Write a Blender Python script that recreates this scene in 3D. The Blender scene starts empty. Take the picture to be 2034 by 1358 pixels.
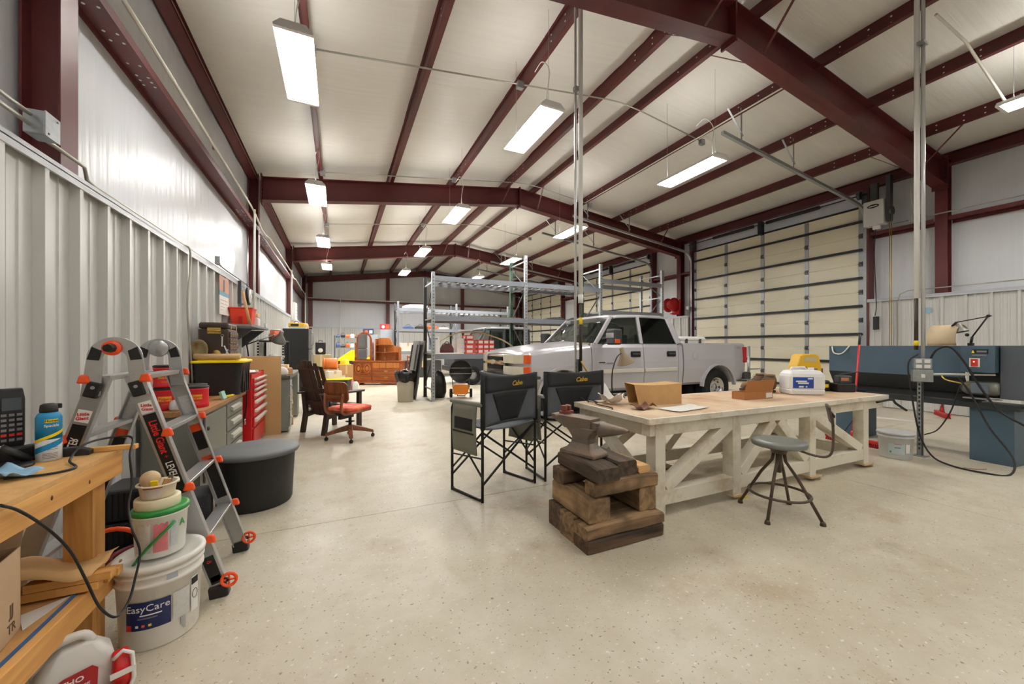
import bpy, math, random
from mathutils import Vector as V, Matrix as Mx, noise
R = random.Random(7)
PI = math.pi
sc = bpy.context.scene
col = sc.collection
# ---------------------------------------------------------------- camera
F, CX, HY, CH = 760.0, 1017.0, 688.0, 1.29          # focal length and horizon in px of the 2034x1358 frame, eye height
TH = math.atan2(CX - 672.0, F)
cs, sn = math.cos(TH), math.sin(TH)
cam = bpy.data.cameras.new('camera')
cam.sensor_width = 36.0
cam.lens = F / 2034.0 * 36.0
cam.shift_y = (HY - 679.0) / 2034.0
cam.clip_end = 100
camo = bpy.data.objects.new('camera', cam)
camo.location = (0, 0, CH)
camo.rotation_euler = (PI / 2, 0, -TH)
col.objects.link(camo)
sc.camera = camo
# ---------------------------------------------------------------- world, exposure
w = bpy.data.worlds.new('world'); sc.world = w; w.use_nodes = True
w.node_tree.nodes['Background'].inputs[0].default_value = (0.75, 0.85, 1, 1)
w.node_tree.nodes['Background'].inputs[1].default_value = 0.3
sc.view_settings.view_transform = 'Standard'
sc.view_settings.look = 'None'
sc.view_settings.gamma = 1.0
sc.view_settings.use_curve_mapping = False
sc.view_settings.exposure = 0.68
TUBE, UP = 60.0, 11.0                                          # emission of the fluorescent tubes and of the added uplight strips
sc.cycles.use_denoising = True
sc.cycles.max_bounces = 6
sc.cycles.diffuse_bounces = 5
sc.cycles.adaptive_threshold = .04
sc.cycles.caustics_reflective = False
sc.cycles.caustics_refractive = False
sc.cycles.sample_clamp_indirect = 6

def ray(u, v):
    a = (u - CX) / F
    return (sn + a * cs, cs - a * sn, -(v - HY) / F)
def atZ(u, v, z=0.0):                                # point of a pixel on a horizontal plane
    x, y, k = ray(u, v); t = (z - CH) / k
    return V((x * t, y * t, z))
def atX(u, v, X):                                    # ... on a plane parallel to the long walls
    x, y, k = ray(u, v); t = X / x
    return V((X, y * t, CH + k * t))
def atY(u, v, Y):                                    # ... on a plane parallel to the end wall
    x, y, k = ray(u, v); t = Y / y
    return V((x * t, Y, CH + k * t))
# ---------------------------------------------------------------- materials
def lin(c):
    return tuple((x / 255.0 / 12.92) if x <= 10 else ((x / 255.0 + 0.055) / 1.055) ** 2.4 for x in c)
MATS = {}
def mat(name, c, rough=.5, metal=0.0, var=.12, scale=6.0, bump=0.0, bscale=60.0, stretch=(1, 1, 1), dirt=None, dscale=3.0, dlo=.5, dhi=.7, emit=0, coat=0.0, trans=0.0, alpha=1.0):
    """c and dirt are sRGB 0-255; var is the noise contrast of the colour; dirt is a second colour in noise patches"""
    if name in MATS: return MATS[name]
    m = bpy.data.materials.new(name); m.use_nodes = True
    nt = m.node_tree; N = nt.nodes; L = nt.links
    b = N['Principled BSDF']
    b.inputs['Roughness'].default_value = rough
    b.inputs['Metallic'].default_value = metal
    b.inputs['Coat Weight'].default_value = coat
    b.inputs['Transmission Weight'].default_value = trans
    b.inputs['Alpha'].default_value = alpha
    k = lin(c)
    b.inputs['Base Color'].default_value = (*k, 1)
    if var or bump or dirt:
        tc = N.new('ShaderNodeTexCoord'); mp = N.new('ShaderNodeMapping')
        mp.inputs['Scale'].default_value = stretch
        L.new(tc.outputs['Object'], mp.inputs['Vector'])
    if var or dirt:
        nz = N.new('ShaderNodeTexNoise'); nz.inputs['Scale'].default_value = scale; nz.inputs['Detail'].default_value = 4
        L.new(mp.outputs[0], nz.inputs['Vector'])
        mx = N.new('ShaderNodeMix'); mx.data_type = 'RGBA'
        mx.inputs[6].default_value = (*[x * (1 - var) for x in k], 1)
        mx.inputs[7].default_value = (*[min(1, x * (1 + var)) for x in k], 1)
        L.new(nz.outputs['Fac'], mx.inputs[0])
        out = mx.outputs[2]
        if dirt:
            n2 = N.new('ShaderNodeTexNoise'); n2.inputs['Scale'].default_value = dscale; n2.inputs['Detail'].default_value = 6
            n2.inputs['Roughness'].default_value = .65
            L.new(mp.outputs[0], n2.inputs['Vector'])
            rp = N.new('ShaderNodeValToRGB'); rp.color_ramp.elements[0].position = dlo; rp.color_ramp.elements[1].position = dhi
            L.new(n2.outputs['Fac'], rp.inputs[0])
            m2 = N.new('ShaderNodeMix'); m2.data_type = 'RGBA'
            L.new(rp.outputs[0], m2.inputs[0]); L.new(out, m2.inputs[6]); m2.inputs[7].default_value = (*lin(dirt), 1)
            out = m2.outputs[2]
        L.new(out, b.inputs['Base Color'])
    if bump:
        n3 = N.new('ShaderNodeTexNoise'); n3.inputs['Scale'].default_value = bscale; n3.inputs['Detail'].default_value = 4
        L.new(mp.outputs[0], n3.inputs['Vector'])
        bp = N.new('ShaderNodeBump'); bp.inputs['Strength'].default_value = bump; bp.inputs['Distance'].default_value = .01
        L.new(n3.outputs['Fac'], bp.inputs['Height']); L.new(bp.outputs[0], b.inputs['Normal'])
    if emit:
        b.inputs['Emission Color'].default_value = (*k, 1); b.inputs['Emission Strength'].default_value = emit
    MATS[name] = m
    return m
def wood(name, c1, c2, axis=0, scale=1.0, rough=.6, dirt=None):
    """stretched grain along an object axis"""
    st = [9 * scale] * 3; st[axis] = .7 * scale
    return mat(name, tuple((a + b) / 2 for a, b in zip(c1, c2)), rough=rough, var=0, scale=1, bump=.25, bscale=6, stretch=st, dirt=None) if False else _wood(name, c1, c2, st, rough, dirt)
def _wood(name, c1, c2, st, rough, dirt):
    m = bpy.data.materials.new(name); m.use_nodes = True
    nt = m.node_tree; N = nt.nodes; L = nt.links; b = N['Principled BSDF']
    b.inputs['Roughness'].default_value = rough
    tc = N.new('ShaderNodeTexCoord'); mp = N.new('ShaderNodeMapping'); mp.inputs['Scale'].default_value = st
    L.new(tc.outputs['Object'], mp.inputs['Vector'])
    nz = N.new('ShaderNodeTexNoise'); nz.inputs['Scale'].default_value = 2.2; nz.inputs['Detail'].default_value = 6; nz.inputs['Distortion'].default_value = .8
    L.new(mp.outputs[0], nz.inputs['Vector'])
    rp = N.new('ShaderNodeValToRGB'); e = rp.color_ramp.elements
    e[0].position = .32; e[1].position = .68; e[0].color = (*lin(c1), 1); e[1].color = (*lin(c2), 1)
    L.new(nz.outputs['Fac'], rp.inputs[0]); out = rp.outputs[0]
    if dirt:
        n2 = N.new('ShaderNodeTexNoise'); n2.inputs['Scale'].default_value = 5; n2.inputs['Detail'].default_value = 5
        L.new(tc.outputs['Object'], n2.inputs['Vector'])
        r2 = N.new('ShaderNodeValToRGB'); r2.color_ramp.elements[0].position = .48; r2.color_ramp.elements[1].position = .72
        L.new(n2.outputs['Fac'], r2.inputs[0])
        m2 = N.new('ShaderNodeMix'); m2.data_type = 'RGBA'; L.new(r2.outputs[0], m2.inputs[0]); L.new(out, m2.inputs[6]); m2.inputs[7].default_value = (*lin(dirt), 1)
        out = m2.outputs[2]
    L.new(out, b.inputs['Base Color'])
    bp = N.new('ShaderNodeBump'); bp.inputs['Strength'].default_value = .2; bp.inputs['Distance'].default_value = .005
    L.new(nz.outputs['Fac'], bp.inputs['Height']); L.new(bp.outputs[0], b.inputs['Normal'])
    MATS[name] = m
    return m
def plain(name, c, rough=.5, metal=0.0, **k):
    return mat(name, c, rough, metal, var=0, **k)
# ---------------------------------------------------------------- mesh builder
class MB:
    def __init__(s):
        s.v = []; s.f = []; s.m = []; s.s = []; s.mi = 0; s.T = None
    def add(s, vs, fs, smooth=False):
        o = len(s.v)
        if s.T is not None: vs = [s.T @ V(p) for p in vs]
        s.v += [tuple(p) for p in vs]
        for f in fs:
            s.f.append([i + o for i in f]); s.m.append(s.mi); s.s.append(smooth)
        return s
    def use(s, i): s.mi = i; return s
    def xf(s, T): s.T = T; return s
    def bx(s, x0, x1, y0, y1, z0, z1):
        p = [(x, y, z) for z in (z0, z1) for y in (y0, y1) for x in (x0, x1)]
        return s.add(p, [(0, 2, 3, 1), (4, 5, 7, 6), (0, 1, 5, 4), (2, 6, 7, 3), (0, 4, 6, 2), (1, 3, 7, 5)])
    def box(s, c, d, r=None, taper=None):
        """centre, size, euler, optional (sx, sy) scale of the top"""
        tx, ty = taper or (1, 1)
        p = []
        for z in (-.5, .5):
            kx, ky = (tx, ty) if z > 0 else (1, 1)
            for y in (-.5, .5):
                for x in (-.5, .5): p.append(V((x * d[0] * kx, y * d[1] * ky, z * d[2])))
        if r is not None:
            from mathutils import Euler
            M = Euler(r).to_matrix(); p = [M @ q for q in p]
        p = [q + V(c) for q in p]
        return s.add(p, [(0, 2, 3, 1), (4, 5, 7, 6), (0, 1, 5, 4), (2, 6, 7, 3), (0, 4, 6, 2), (1, 3, 7, 5)])
    def bar(s, a, b, w, h, up=(0, 0, 1)):
        """rectangular bar from a to b, w across, h along up"""
        a, b = V(a), V(b); d = (b - a).normalized(); u = V(up)
        if abs(d.dot(u)) > .99: u = V((0, 1, 0))
        x = d.cross(u).normalized(); y = x.cross(d).normalized()
        p = [q + x * (i * w / 2) + y * (j * h / 2) for q in (a, b) for j in (-1, 1) for i in (-1, 1)]
        return s.add(p, [(0, 2, 3, 1), (4, 5, 7, 6), (0, 1, 5, 4), (2, 6, 7, 3), (0, 4, 6, 2), (1, 3, 7, 5)])
    def cyl(s, a, b, r, r2=None, n=12, cap=True):
        return s.tube([a, b], [r, r if r2 is None else r2], n, cap=cap)
    def tube(s, pts, r, n=8, closed=False, cap=True):
        pts = [V(p) for p in pts]; k = len(pts)
        rs = r if isinstance(r, (list, tuple)) else [r] * k
        vs = []; x = None
        for i, p in enumerate(pts):
            if closed: d = pts[(i + 1) % k] - pts[i - 1]
            else: d = pts[min(i + 1, k - 1)] - pts[max(i - 1, 0)]
            if d.length < 1e-9: d = V((0, 0, 1))
            d.normalize()
            if x is None:
                x = d.cross(V((0, 0, 1)) if abs(d.z) < .9 else V((1, 0, 0))).normalized()
            else:
                x = x - d * x.dot(d)
                x = x.normalized() if x.length > 1e-6 else d.cross(V((.3, .5, .8))).normalized()
            y = d.cross(x)
            for j in range(n):
                a = 2 * PI * j / n
                vs.append(p + (x * math.cos(a) + y * math.sin(a)) * rs[i])
        fs = []
        for i in range(k if closed else k - 1):
            for j in range(n):
                a0 = i * n + j; a1 = i * n + (j + 1) % n; i2 = (i + 1) % k
                fs.append((a0, a1, i2 * n + (j + 1) % n, i2 * n + j))
        s.add(vs, fs, True)
        if cap and not closed:
            o = len(s.v) - k * n
            s.f.append(list(range(o + n - 1, o - 1, -1))); s.m.append(s.mi); s.s.append(False)
            o2 = o + (k - 1) * n
            s.f.append(list(range(o2, o2 + n))); s.m.append(s.mi); s.s.append(False)
        return s
    def lathe(s, prof, c=(0, 0, 0), n=24, ax=None, sq=(1, 1), smooth=True):
        """(r, z) profile turned about z (or about ax, a matrix); sq squashes x and y"""
        M = ax or Mx.Identity(3); c = V(c); vs = []
        for r, z in prof:
            for j in range(n):
                a = 2 * PI * j / n
                vs.append(c + M @ V((r * math.cos(a) * sq[0], r * math.sin(a) * sq[1], z)))
        fs = []
        for i in range(len(prof) - 1):
            for j in range(n):
                fs.append((i * n + j, i * n + (j + 1) % n, (i + 1) * n + (j + 1) % n, (i + 1) * n + j))
        s.add(vs, fs, smooth)
        o = len(s.v) - len(prof) * n
        for q, i in ((prof[0], 0), (prof[-1], len(prof) - 1)):
            if q[0] > 1e-6:
                s.f.append(list(range(o + i * n, o + i * n + n))); s.m.append(s.mi); s.s.append(False)
        return s
    def ball(s, c, r, n=12, sq=(1, 1, 1)):
        k = max(4, n // 2)
        prof = [(math.sin(PI * i / k) * r + 1e-7, -math.cos(PI * i / k) * r * sq[2]) for i in range(k + 1)]
        return s.lathe(prof, c, n, sq=sq[:2])
    def prism(s, poly, h0, h1, ax='z'):
        """polygon extruded; ax z: (x,y), ax y: (x,z), ax x: (y,z)"""
        f = {'z': lambda p, h: (p[0], p[1], h), 'y': lambda p, h: (p[0], h, p[1]), 'x': lambda p, h: (h, p[0], p[1])}[ax]
        n = len(poly)
        vs = [f(p, h0) for p in poly] + [f(p, h1) for p in poly]
        return s.add(vs, [tuple(range(n - 1, -1, -1)), tuple(range(n, 2 * n))] + [(i, (i + 1) % n, n + (i + 1) % n, n + i) for i in range(n)])
    def grid(s, fn, nu, nv, smooth=True):
        vs = [fn(i / nu, j / nv) for j in range(nv + 1) for i in range(nu + 1)]
        return s.add(vs, [(j * (nu + 1) + i, j * (nu + 1) + i + 1, (j + 1) * (nu + 1) + i + 1, (j + 1) * (nu + 1) + i) for j in range(nv) for i in range(nu)], smooth)
    def loft(s, rings, smooth=True, cap=True, closed=True):
        n = len(rings[0]); vs = [p for r in rings for p in r]
        fs = []
        for i in range(len(rings) - 1):
            for j in range(n if closed else n - 1):
                fs.append((i * n + j, i * n + (j + 1) % n, (i + 1) * n + (j + 1) % n, (i + 1) * n + j))
        s.add(vs, fs, smooth)
        if cap:
            o = len(s.v) - len(vs)
            s.f.append(list(range(o, o + n))); s.m.append(s.mi); s.s.append(False)
            o += (len(rings) - 1) * n
            s.f.append(list(range(o, o + n))); s.m.append(s.mi); s.s.append(False)
        return s
    def mesh(s, name, mats, recalc=True):
        me = bpy.data.meshes.new(name)
        me.from_pydata(s.v, [], s.f)
        for m in (mats if isinstance(mats, (list, tuple)) else [mats]): me.materials.append(m)
        me.polygons.foreach_set('material_index', s.m)
        me.polygons.foreach_set('use_smooth', s.s)
        me.validate(); me.update()
        if recalc:
            import bmesh
            b = bmesh.new(); b.from_mesh(me)
            bmesh.ops.recalc_face_normals(b, faces=b.faces); b.to_mesh(me); b.free()
        return me
    def build(s, name, mats, parent=None, bev=0, recalc=True, seg=2, sub=0, solid=0, label=None):
        o = bpy.data.objects.new(name, s.mesh(name, mats, recalc))
        col.objects.link(o)
        if parent: o.parent = parent
        if solid:
            q = o.modifiers.new('solid', 'SOLIDIFY'); q.thickness = solid; q.offset = 0
        if bev:
            q = o.modifiers.new('bevel', 'BEVEL'); q.width = bev; q.segments = seg; q.limit_method = 'ANGLE'; q.angle_limit = .7
        if sub:
            q = o.modifiers.new('sub', 'SUBSURF'); q.levels = sub; q.render_levels = sub
        if label: o['label'] = label
        return o
def tag(o, label, cat, group=None):
    o['label'] = label; o['category'] = cat
    if group: o['group'] = group
    return o
def thing(name, label, cat, loc=(0, 0, 0), rz=0.0, group=None):
    o = bpy.data.objects.new(name, None); col.objects.link(o)
    o.empty_display_size = .1
    o.location = loc; o.rotation_euler = (0, 0, rz)
    return tag(o, label, cat, group)
def struct(o, label=None):
    o['kind'] = 'structure'
    if label: o['label'] = label
    return o
def sempty(name, label):
    o = bpy.data.objects.new(name, None); col.objects.link(o); return struct(o, label)
def clone(o, parent=None, loc=None, rz=None):
    n = o.copy(); col.objects.link(n)
    n.parent = parent
    if loc is not None: n.location = loc
    if rz is not None: n.rotation_euler = (0, 0, rz)
    for ch in list(o.children): clone(ch, n)
    return n
def piece(name, me, parent, loc=(0, 0, 0), rot=None):
    o = bpy.data.objects.new(name, me); col.objects.link(o); o.parent = parent; o.location = loc
    if rot: o.rotation_euler = rot
    return o
def txt(s, size, m, parent, M, ext=.0006, wrap=None, name='lettering', sx=1.0, shear=0.0, bold=0.0, sp=1.0):
    """flat lettering: local x right, y up, centred; M places it; wrap bends it round a cylinder of that radius"""
    cu = bpy.data.curves.new('t', 'FONT'); cu.body = s; cu.size = size; cu.align_x = 'CENTER'; cu.align_y = 'CENTER'
    cu.extrude = ext; cu.resolution_u = 2; cu.shear = shear; cu.offset = bold * size; cu.space_character = sp
    t = bpy.data.objects.new('t', cu); col.objects.link(t)
    dg = bpy.context.evaluated_depsgraph_get()
    me = bpy.data.meshes.new_from_object(t.evaluated_get(dg)); bpy.data.objects.remove(t); bpy.data.curves.remove(cu)
    for v in me.vertices:
        x, y, z = v.co.x * sx, v.co.y, v.co.z
        if wrap:
            a = x / wrap; v.co = (math.sin(a) * (wrap + z), y, math.cos(a) * (wrap + z))
        else: v.co = (x, y, z)
    me.transform(M)
    me.materials.clear(); me.materials.append(m)
    o = bpy.data.objects.new(name, me); col.objects.link(o); o.parent = parent
    return o
def frame(o, x, y):
    """4x4 with local x, y axes at origin o"""
    x = V(x).normalized(); y = V(y); y = (y - x * y.dot(x)).normalized(); z = x.cross(y)
    M = Mx((x, y, z)).transposed().to_4x4(); M.translation = V(o); return M
def arc(c, r, a0, a1, n, ax='y'):
    """points on an arc; ax is the axis it turns about"""
    o = []
    for i in range(n + 1):
        a = a0 + (a1 - a0) * i / n; p = (r * math.cos(a), r * math.sin(a))
        o.append({'y': (c[0] + p[0], c[1], c[2] + p[1]), 'x': (c[0], c[1] + p[0], c[2] + p[1]), 'z': (c[0] + p[0], c[1] + p[1], c[2])}[ax])
    return o
def bez(pts, n=24):
    """Catmull-Rom through points"""
    P = [V(p) for p in pts]; P = [P[0] * 2 - P[1]] + P + [P[-1] * 2 - P[-2]]; o = []
    k = len(P) - 3; per = max(2, n // k)
    for i in range(k):
        a, b, c, d = P[i:i + 4]
        for j in range(per):
            t = j / per
            o.append(.5 * ((2 * b) + (c - a) * t + (2 * a - 5 * b + 4 * c - d) * t * t + (3 * b - a - 3 * c + d) * t ** 3))
    o.append(P[-2]); return o
# common materials
STEEL = mat('oxide_red_steel', (92, 34, 34), .45, var=.15, scale=2, dirt=(70, 24, 26), dscale=1.2, dlo=.45, dhi=.75)
GALV = mat('galvanised', (168, 172, 174), .38, .75, var=.25, scale=30)
CHROME = plain('chrome', (215, 215, 215), .12, 1)
ALU = mat('aluminium', (188, 189, 190), .35, .8, var=.1, scale=20)
WHITEP = plain('white_paint', (236, 236, 234), .4)
PVC = mat('pvc_pipe', (226, 224, 212), .4, var=.05)
BLACKP = mat('black_plastic', (26, 26, 28), .45, var=.2)
RUBBER = mat('rubber', (22, 22, 23), .8, var=.3, scale=12)
BLACKM = mat('black_metal', (30, 29, 30), .4, .2, var=.2)
RED = mat('red_paint', (196, 24, 26), .35, var=.06)
ORANGE = plain('orange_plastic', (240, 84, 32), .4)
YELLOW = mat('yellow_plastic', (246, 216, 18), .4, var=.05)
GREY = mat('grey_enamel', (122, 124, 122), .45, var=.08, scale=4)
CARD = mat('cardboard', (190, 150, 105), .85, var=.08, scale=10)
KRAFT = mat('kraft_paper', (200, 160, 108), .85, var=.12, scale=14, bump=.3, bscale=14)
PAPER = mat('white_paper', (238, 236, 230), .8, var=.04)
PAPERT = mat('label_white', (232, 230, 226), .6, var=.04)
INK = plain('black_ink', (18, 18, 20), .6)
REDINK = plain('red_ink', (214, 32, 30), .5)
WHITEINK = plain('white_ink', (240, 240, 238), .5)
GREYINK = plain('grey_ink', (120, 122, 126), .6)
CORD = plain('black_cord', (20, 20, 21), .55)
BRASS = mat('brass', (190, 160, 84), .3, .85, var=.2, scale=20)
RUST = mat('rusty_iron', (104, 84, 70), .6, .35, var=.3, scale=14, dirt=(128, 84, 58), dscale=9, dlo=.45, dhi=.7, bump=.3, bscale=50)
GLASSD = plain('dark_glass', (18, 22, 22), .06)
# ================================================================ the building
XL, XR = -1.475, 10.56            # inner liner faces
WL, WR = -1.69, 10.76             # vinyl-faced insulation
RX = (WL + WR) / 2                # ridge
Y0, Y1 = -5.6, 22.4
FR = [-2.97, 3.3, 9.55, 15.85]    # frames; the end frame stands at 22.1
EAVE, RIDGE = 5.02, 5.82
LT = 2.286                        # liner height
def roof(x): return RIDGE - abs(x - RX) / (RX - WL) * (RIDGE - EAVE)

def floor_mat():
    m = bpy.data.materials.new('floor_concrete'); m.use_nodes = True
    nt = m.node_tree; N = nt.nodes; L = nt.links; b = N['Principled BSDF']
    tc = N.new('ShaderNodeTexCoord')
    def nz(scale, detail=5, rough=.6, st=(1, 1, 1)):
        mp = N.new('ShaderNodeMapping'); mp.inputs['Scale'].default_value = st; L.new(tc.outputs['Object'], mp.inputs['Vector'])
        n = N.new('ShaderNodeTexNoise'); n.inputs['Scale'].default_value = scale; n.inputs['Detail'].default_value = detail; n.inputs['Roughness'].default_value = rough
        L.new(mp.outputs[0], n.inputs['Vector']); return n.outputs['Fac']
    def ramp(f, a, bb):
        r = N.new('ShaderNodeValToRGB'); r.color_ramp.elements[0].position = a; r.color_ramp.elements[1].position = bb; L.new(f, r.inputs[0]); return r.outputs[0]
    def mix(f, a, c, k=1.0):
        x = N.new('ShaderNodeMix'); x.data_type = 'RGBA'
        if k != 1.0:
            mm = N.new('ShaderNodeMath'); mm.operation = 'MULTIPLY'; mm.inputs[1].default_value = k; L.new(f, mm.inputs[0]); f = mm.outputs[0]
        L.new(f, x.inputs[0])
        for i, q in ((6, a), (7, c)):
            if isinstance(q, tuple): x.inputs[i].default_value = (*lin(q), 1)
            else: L.new(q, x.inputs[i])
        return x.outputs[2]
    base = mix(ramp(nz(.7), .3, .7), (194, 185, 164), (212, 205, 189))
    base = mix(ramp(nz(5, 8, .7), .42, .7), base, (186, 174, 150), .6)
    base = mix(ramp(nz(1.1, 8, .72), .53, .72), base, (152, 120, 84), .66)      # brown dust stains
    base = mix(ramp(nz(2.6, 6, .7), .62, .72), base, (150, 138, 116), .4)
    base = mix(ramp(nz(55, 2, .5), .655, .70), base, (112, 100, 82), .75)      # dark specks
    base = mix(ramp(nz(38, 2, .5, (1, 1.2, 1)), .66, .72), base, (238, 236, 228), .6)
    L.new(base, b.inputs['Base Color'])
    rr = N.new('ShaderNodeMapRange'); L.new(nz(3, 5), rr.inputs[0]); rr.inputs[3].default_value = .3; rr.inputs[4].default_value = .55
    L.new(rr.outputs[0], b.inputs['Roughness'])
    return m
FLOORM = floor_mat()
def vinyl(name, c, st, bump=.6, sc_=3.0, rough=.32):
    return mat(name, c, rough, var=.05, scale=2, bump=bump, bscale=sc_, stretch=st)
VINW = vinyl('wall_vinyl', (214, 217, 222), (6, 6, .12), .9, 2.2)
VINR = vinyl('roof_vinyl', (228, 225, 218), (.3, 8, .3), 1.0, 1.6, .4)
LINER = mat('liner_steel', (206, 206, 203), .38, .05, var=.04, scale=1.5)
TRIMM = plain('trim_steel', (196, 200, 206), .35, .1)
DOORM = mat('door_cream', (238, 231, 208), .25, var=.04, scale=3, bump=.12, bscale=3, stretch=(1, 1, 6))
JOINT = plain('joint_dark', (120, 108, 88), .9)

# ---- floor: slabs with open saw joints over a darker bed
fl = struct(MB().bx(WL - .1, WR + .1, Y0 - .1, Y1 + .1, -.12, -.012).build('floor', JOINT), 'speckled pale concrete floor of the workshop')
ys = [Y0, FR[0] - .15, 3.12, 9.4, 15.7, Y1]; xs = [WL, 4.5, WR]
for i in range(5):
    for j in range(2):
        MB().bx(xs[j] + .003, xs[j + 1] - .003, ys[i] + .003, ys[i + 1] - .003, -.1, 0).build('slab', FLOORM, fl)

# ---- liner sheets, ribbed steel, one object per sheet
def liner_mesh(n):
    p = []
    for k in range(n):
        o = k * .305
        p += [(o, 0), (o + .006, .045), (o + .040, .045), (o + .05, 0), (o + .125, 0), (o + .132, .007), (o + .155, .007), (o + .162, 0), (o + .205, 0), (o + .212, .007), (o + .235, .007), (o + .242, 0)]
    p.append((n * .305, 0))
    b = MB()
    vs = [(x, d, z) for z in (.012, LT) for x, d in p]; k = len(p)
    b.add(vs, [(i, i + 1, k + i + 1, k + i) for i in range(k - 1)])
    return b.mesh('liner_panel', LINER, recalc=False)
LM = {n: liner_mesh(n) for n in (1, 2, 3)}
def line_wall(parent, face, a, b, turn):
    """sheets along a wall: turn 'L' faces +X, 'R' faces -X, 'B' faces -Y"""
    n = round((b - a) / .305); i = 0
    while i < n:
        k = min(3, n - i); o = a + i * .305
        if turn == 'R': piece('liner_panel', LM[k], parent, (face, o, 0), (0, 0, PI / 2))
        elif turn == 'L': piece('liner_panel', LM[k], parent, (face, o + k * .305, 0), (0, 0, -PI / 2))
        else: piece('liner_panel', LM[k], parent, (o + k * .305, face, 0), (0, 0, PI))
        i += k
def curtain(fn, nu, nv):
    return MB().grid(fn, nu, nv)
def wav(y, z, s=0): return .018 * noise.noise((y * 1.6, z * .35, s)) + .008 * noise.noise((y * 6, z * .5, s + 4))

wl = struct(curtain(lambda a, b: (WL - .03 + wav(Y0 + a * (Y1 - Y0), b * 5), Y0 + a * (Y1 - Y0), b * EAVE), 200, 10).build('wall_left', VINW), 'left wall of white insulation above grey ribbed liner')
line_wall(wl, XL, Y0, Y1, 'L')
wb = struct(curtain(lambda a, b: (WL + a * (WR - WL), Y1 + wav(a * 12, b * 5, 9), b * (roof(WL + a * (WR - WL)))), 110, 12).build('wall_back', VINW), 'far end wall of white insulation above grey liner')
line_wall(wb, Y1 - .22, WL + .2, WR - .2, 'B')
wf = struct(curtain(lambda a, b: (WL + a * (WR - WL), Y0 + wav(a * 12, b * 5, 3), b * (roof(WL + a * (WR - WL)))), 60, 8).build('wall_front', VINW), 'end wall behind the camera')
line_wall(wf, Y0 + .2, WL + .2, WR - .2, 'B')
DR = [(4.5, 8.95), (10.82, 15.27), (17.12, 21.57)]
DH = 4.36
b = MB(); segs = [(Y0, DR[0][0]), (DR[0][1], DR[1][0]), (DR[1][1], DR[2][0]), (DR[2][1], Y1)]
for a0, a1 in segs:
    b.grid(lambda a, c: (WR + .03 + wav(a0 + a * (a1 - a0), c * 5, 5), a0 + a * (a1 - a0), c * EAVE), max(6, int((a1 - a0) * 7)), 10)
for a0, a1 in DR:
    b.grid(lambda a, c: (WR + .03 + wav(a0 + a * (a1 - a0), c * 5, 5), a0 + a * (a1 - a0), DH + c * (EAVE - DH)), 30, 4)
wr = struct(b.build('wall_right', VINW), 'right wall of white insulation between the overhead doors')
for a0, a1 in segs: line_wall(wr, XR, a0 + (.16 if a0 > Y0 else 0), a1 - .16, 'R')
# liner cap trims
n_ = 1
def trim(x0, x1, y0, y1, lip):
    global n_
    b = MB().bx(x0, x1, y0, y1, LT, LT + .006)
    if lip == 'x+': b.bx(x1 - .012, x1, y0, y1, LT - .035, LT + .03)
    if lip == 'x-': b.bx(x0, x0 + .012, y0, y1, LT - .035, LT + .03)
    if lip == 'y-': b.bx(x0, x1, y0, y0 + .012, LT - .035, LT + .03)
    struct(b.build('trim_%d' % n_, TRIMM), 'pale steel cap along the top of the liner'); n_ += 1
trim(WL, XL + .05, Y0, Y1, 'x+')
for a0, a1 in segs: trim(XR - .05, WR, a0 + .1, a1 - .1, 'x-')
trim(WL, WR, Y1 - .27, Y1, 'y-')

# ---- roof insulation sagging between purlins
PX = [-.38, 1.12, 2.63, 4.09]; PX = PX + [2 * RX - x for x in PX[::-1]]
SP = sorted(PX + [WL, WR])
def rf(x, y):
    for i in range(len(SP) - 1):
        if SP[i] <= x <= SP[i + 1]:
            t = (x - SP[i]) / (SP[i + 1] - SP[i]); sag = math.sin(PI * t) * min(1, (SP[i + 1] - SP[i]))
            return roof(x) - sag * (.035 + .03 * noise.noise((x * .3, y * .9, 2)) + .016 * noise.noise((x * .6, y * 3.2, 7)))
    return roof(x)
ce = MB().grid(lambda a, b: (WL - .1 + a * (WR - WL + .2), Y0 - .1 + b * (Y1 - Y0 + .2), rf(WL - .1 + a * (WR - WL + .2), Y0 + b * (Y1 - Y0))), 100, 180)
ce = struct(ce.build('ceiling', VINR, recalc=False), 'sloping roof lined with white vinyl insulation')
HOLE = plain('hole_light', (225, 228, 230), .5)
def purlin(x, sgn):
    z1 = roof(x) - .004; z0 = z1 - .205
    b = MB().bx(x - .003, x + .003, Y0, Y1, z0, z1)
    b.bx(min(x, x + sgn * .07), max(x, x + sgn * .07), Y0, Y1, z0, z0 + .004)
    b.bx(min(x, x - sgn * .07), max(x, x - sgn * .07), Y0, Y1, z1 - .004, z1)
    b.bx(x + sgn * .07 - .003, x + sgn * .07 + .003, Y0, Y1, z0, z0 + .022)
    o = b.build('purlin', STEEL, ce, recalc=False)
    h = MB()                                             # punched bolt holes in the web either side of each frame
    for fy in FR[1:]:
        for dy in (-1.2, -.85, -.62, -.3, .3, .62, .85, 1.2):
            for dz in (.06, .145):
                for s_ in (-1, 1): h.cyl((x + s_ * .002, fy + dy, z0 + dz), (x + s_ * .0055, fy + dy, z0 + dz), .011, n=8)
    q = h.build('bolt_hole', HOLE, o); q['kind'] = 'stuff'
for x in PX: purlin(x, 1 if x < RX else -1)
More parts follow.
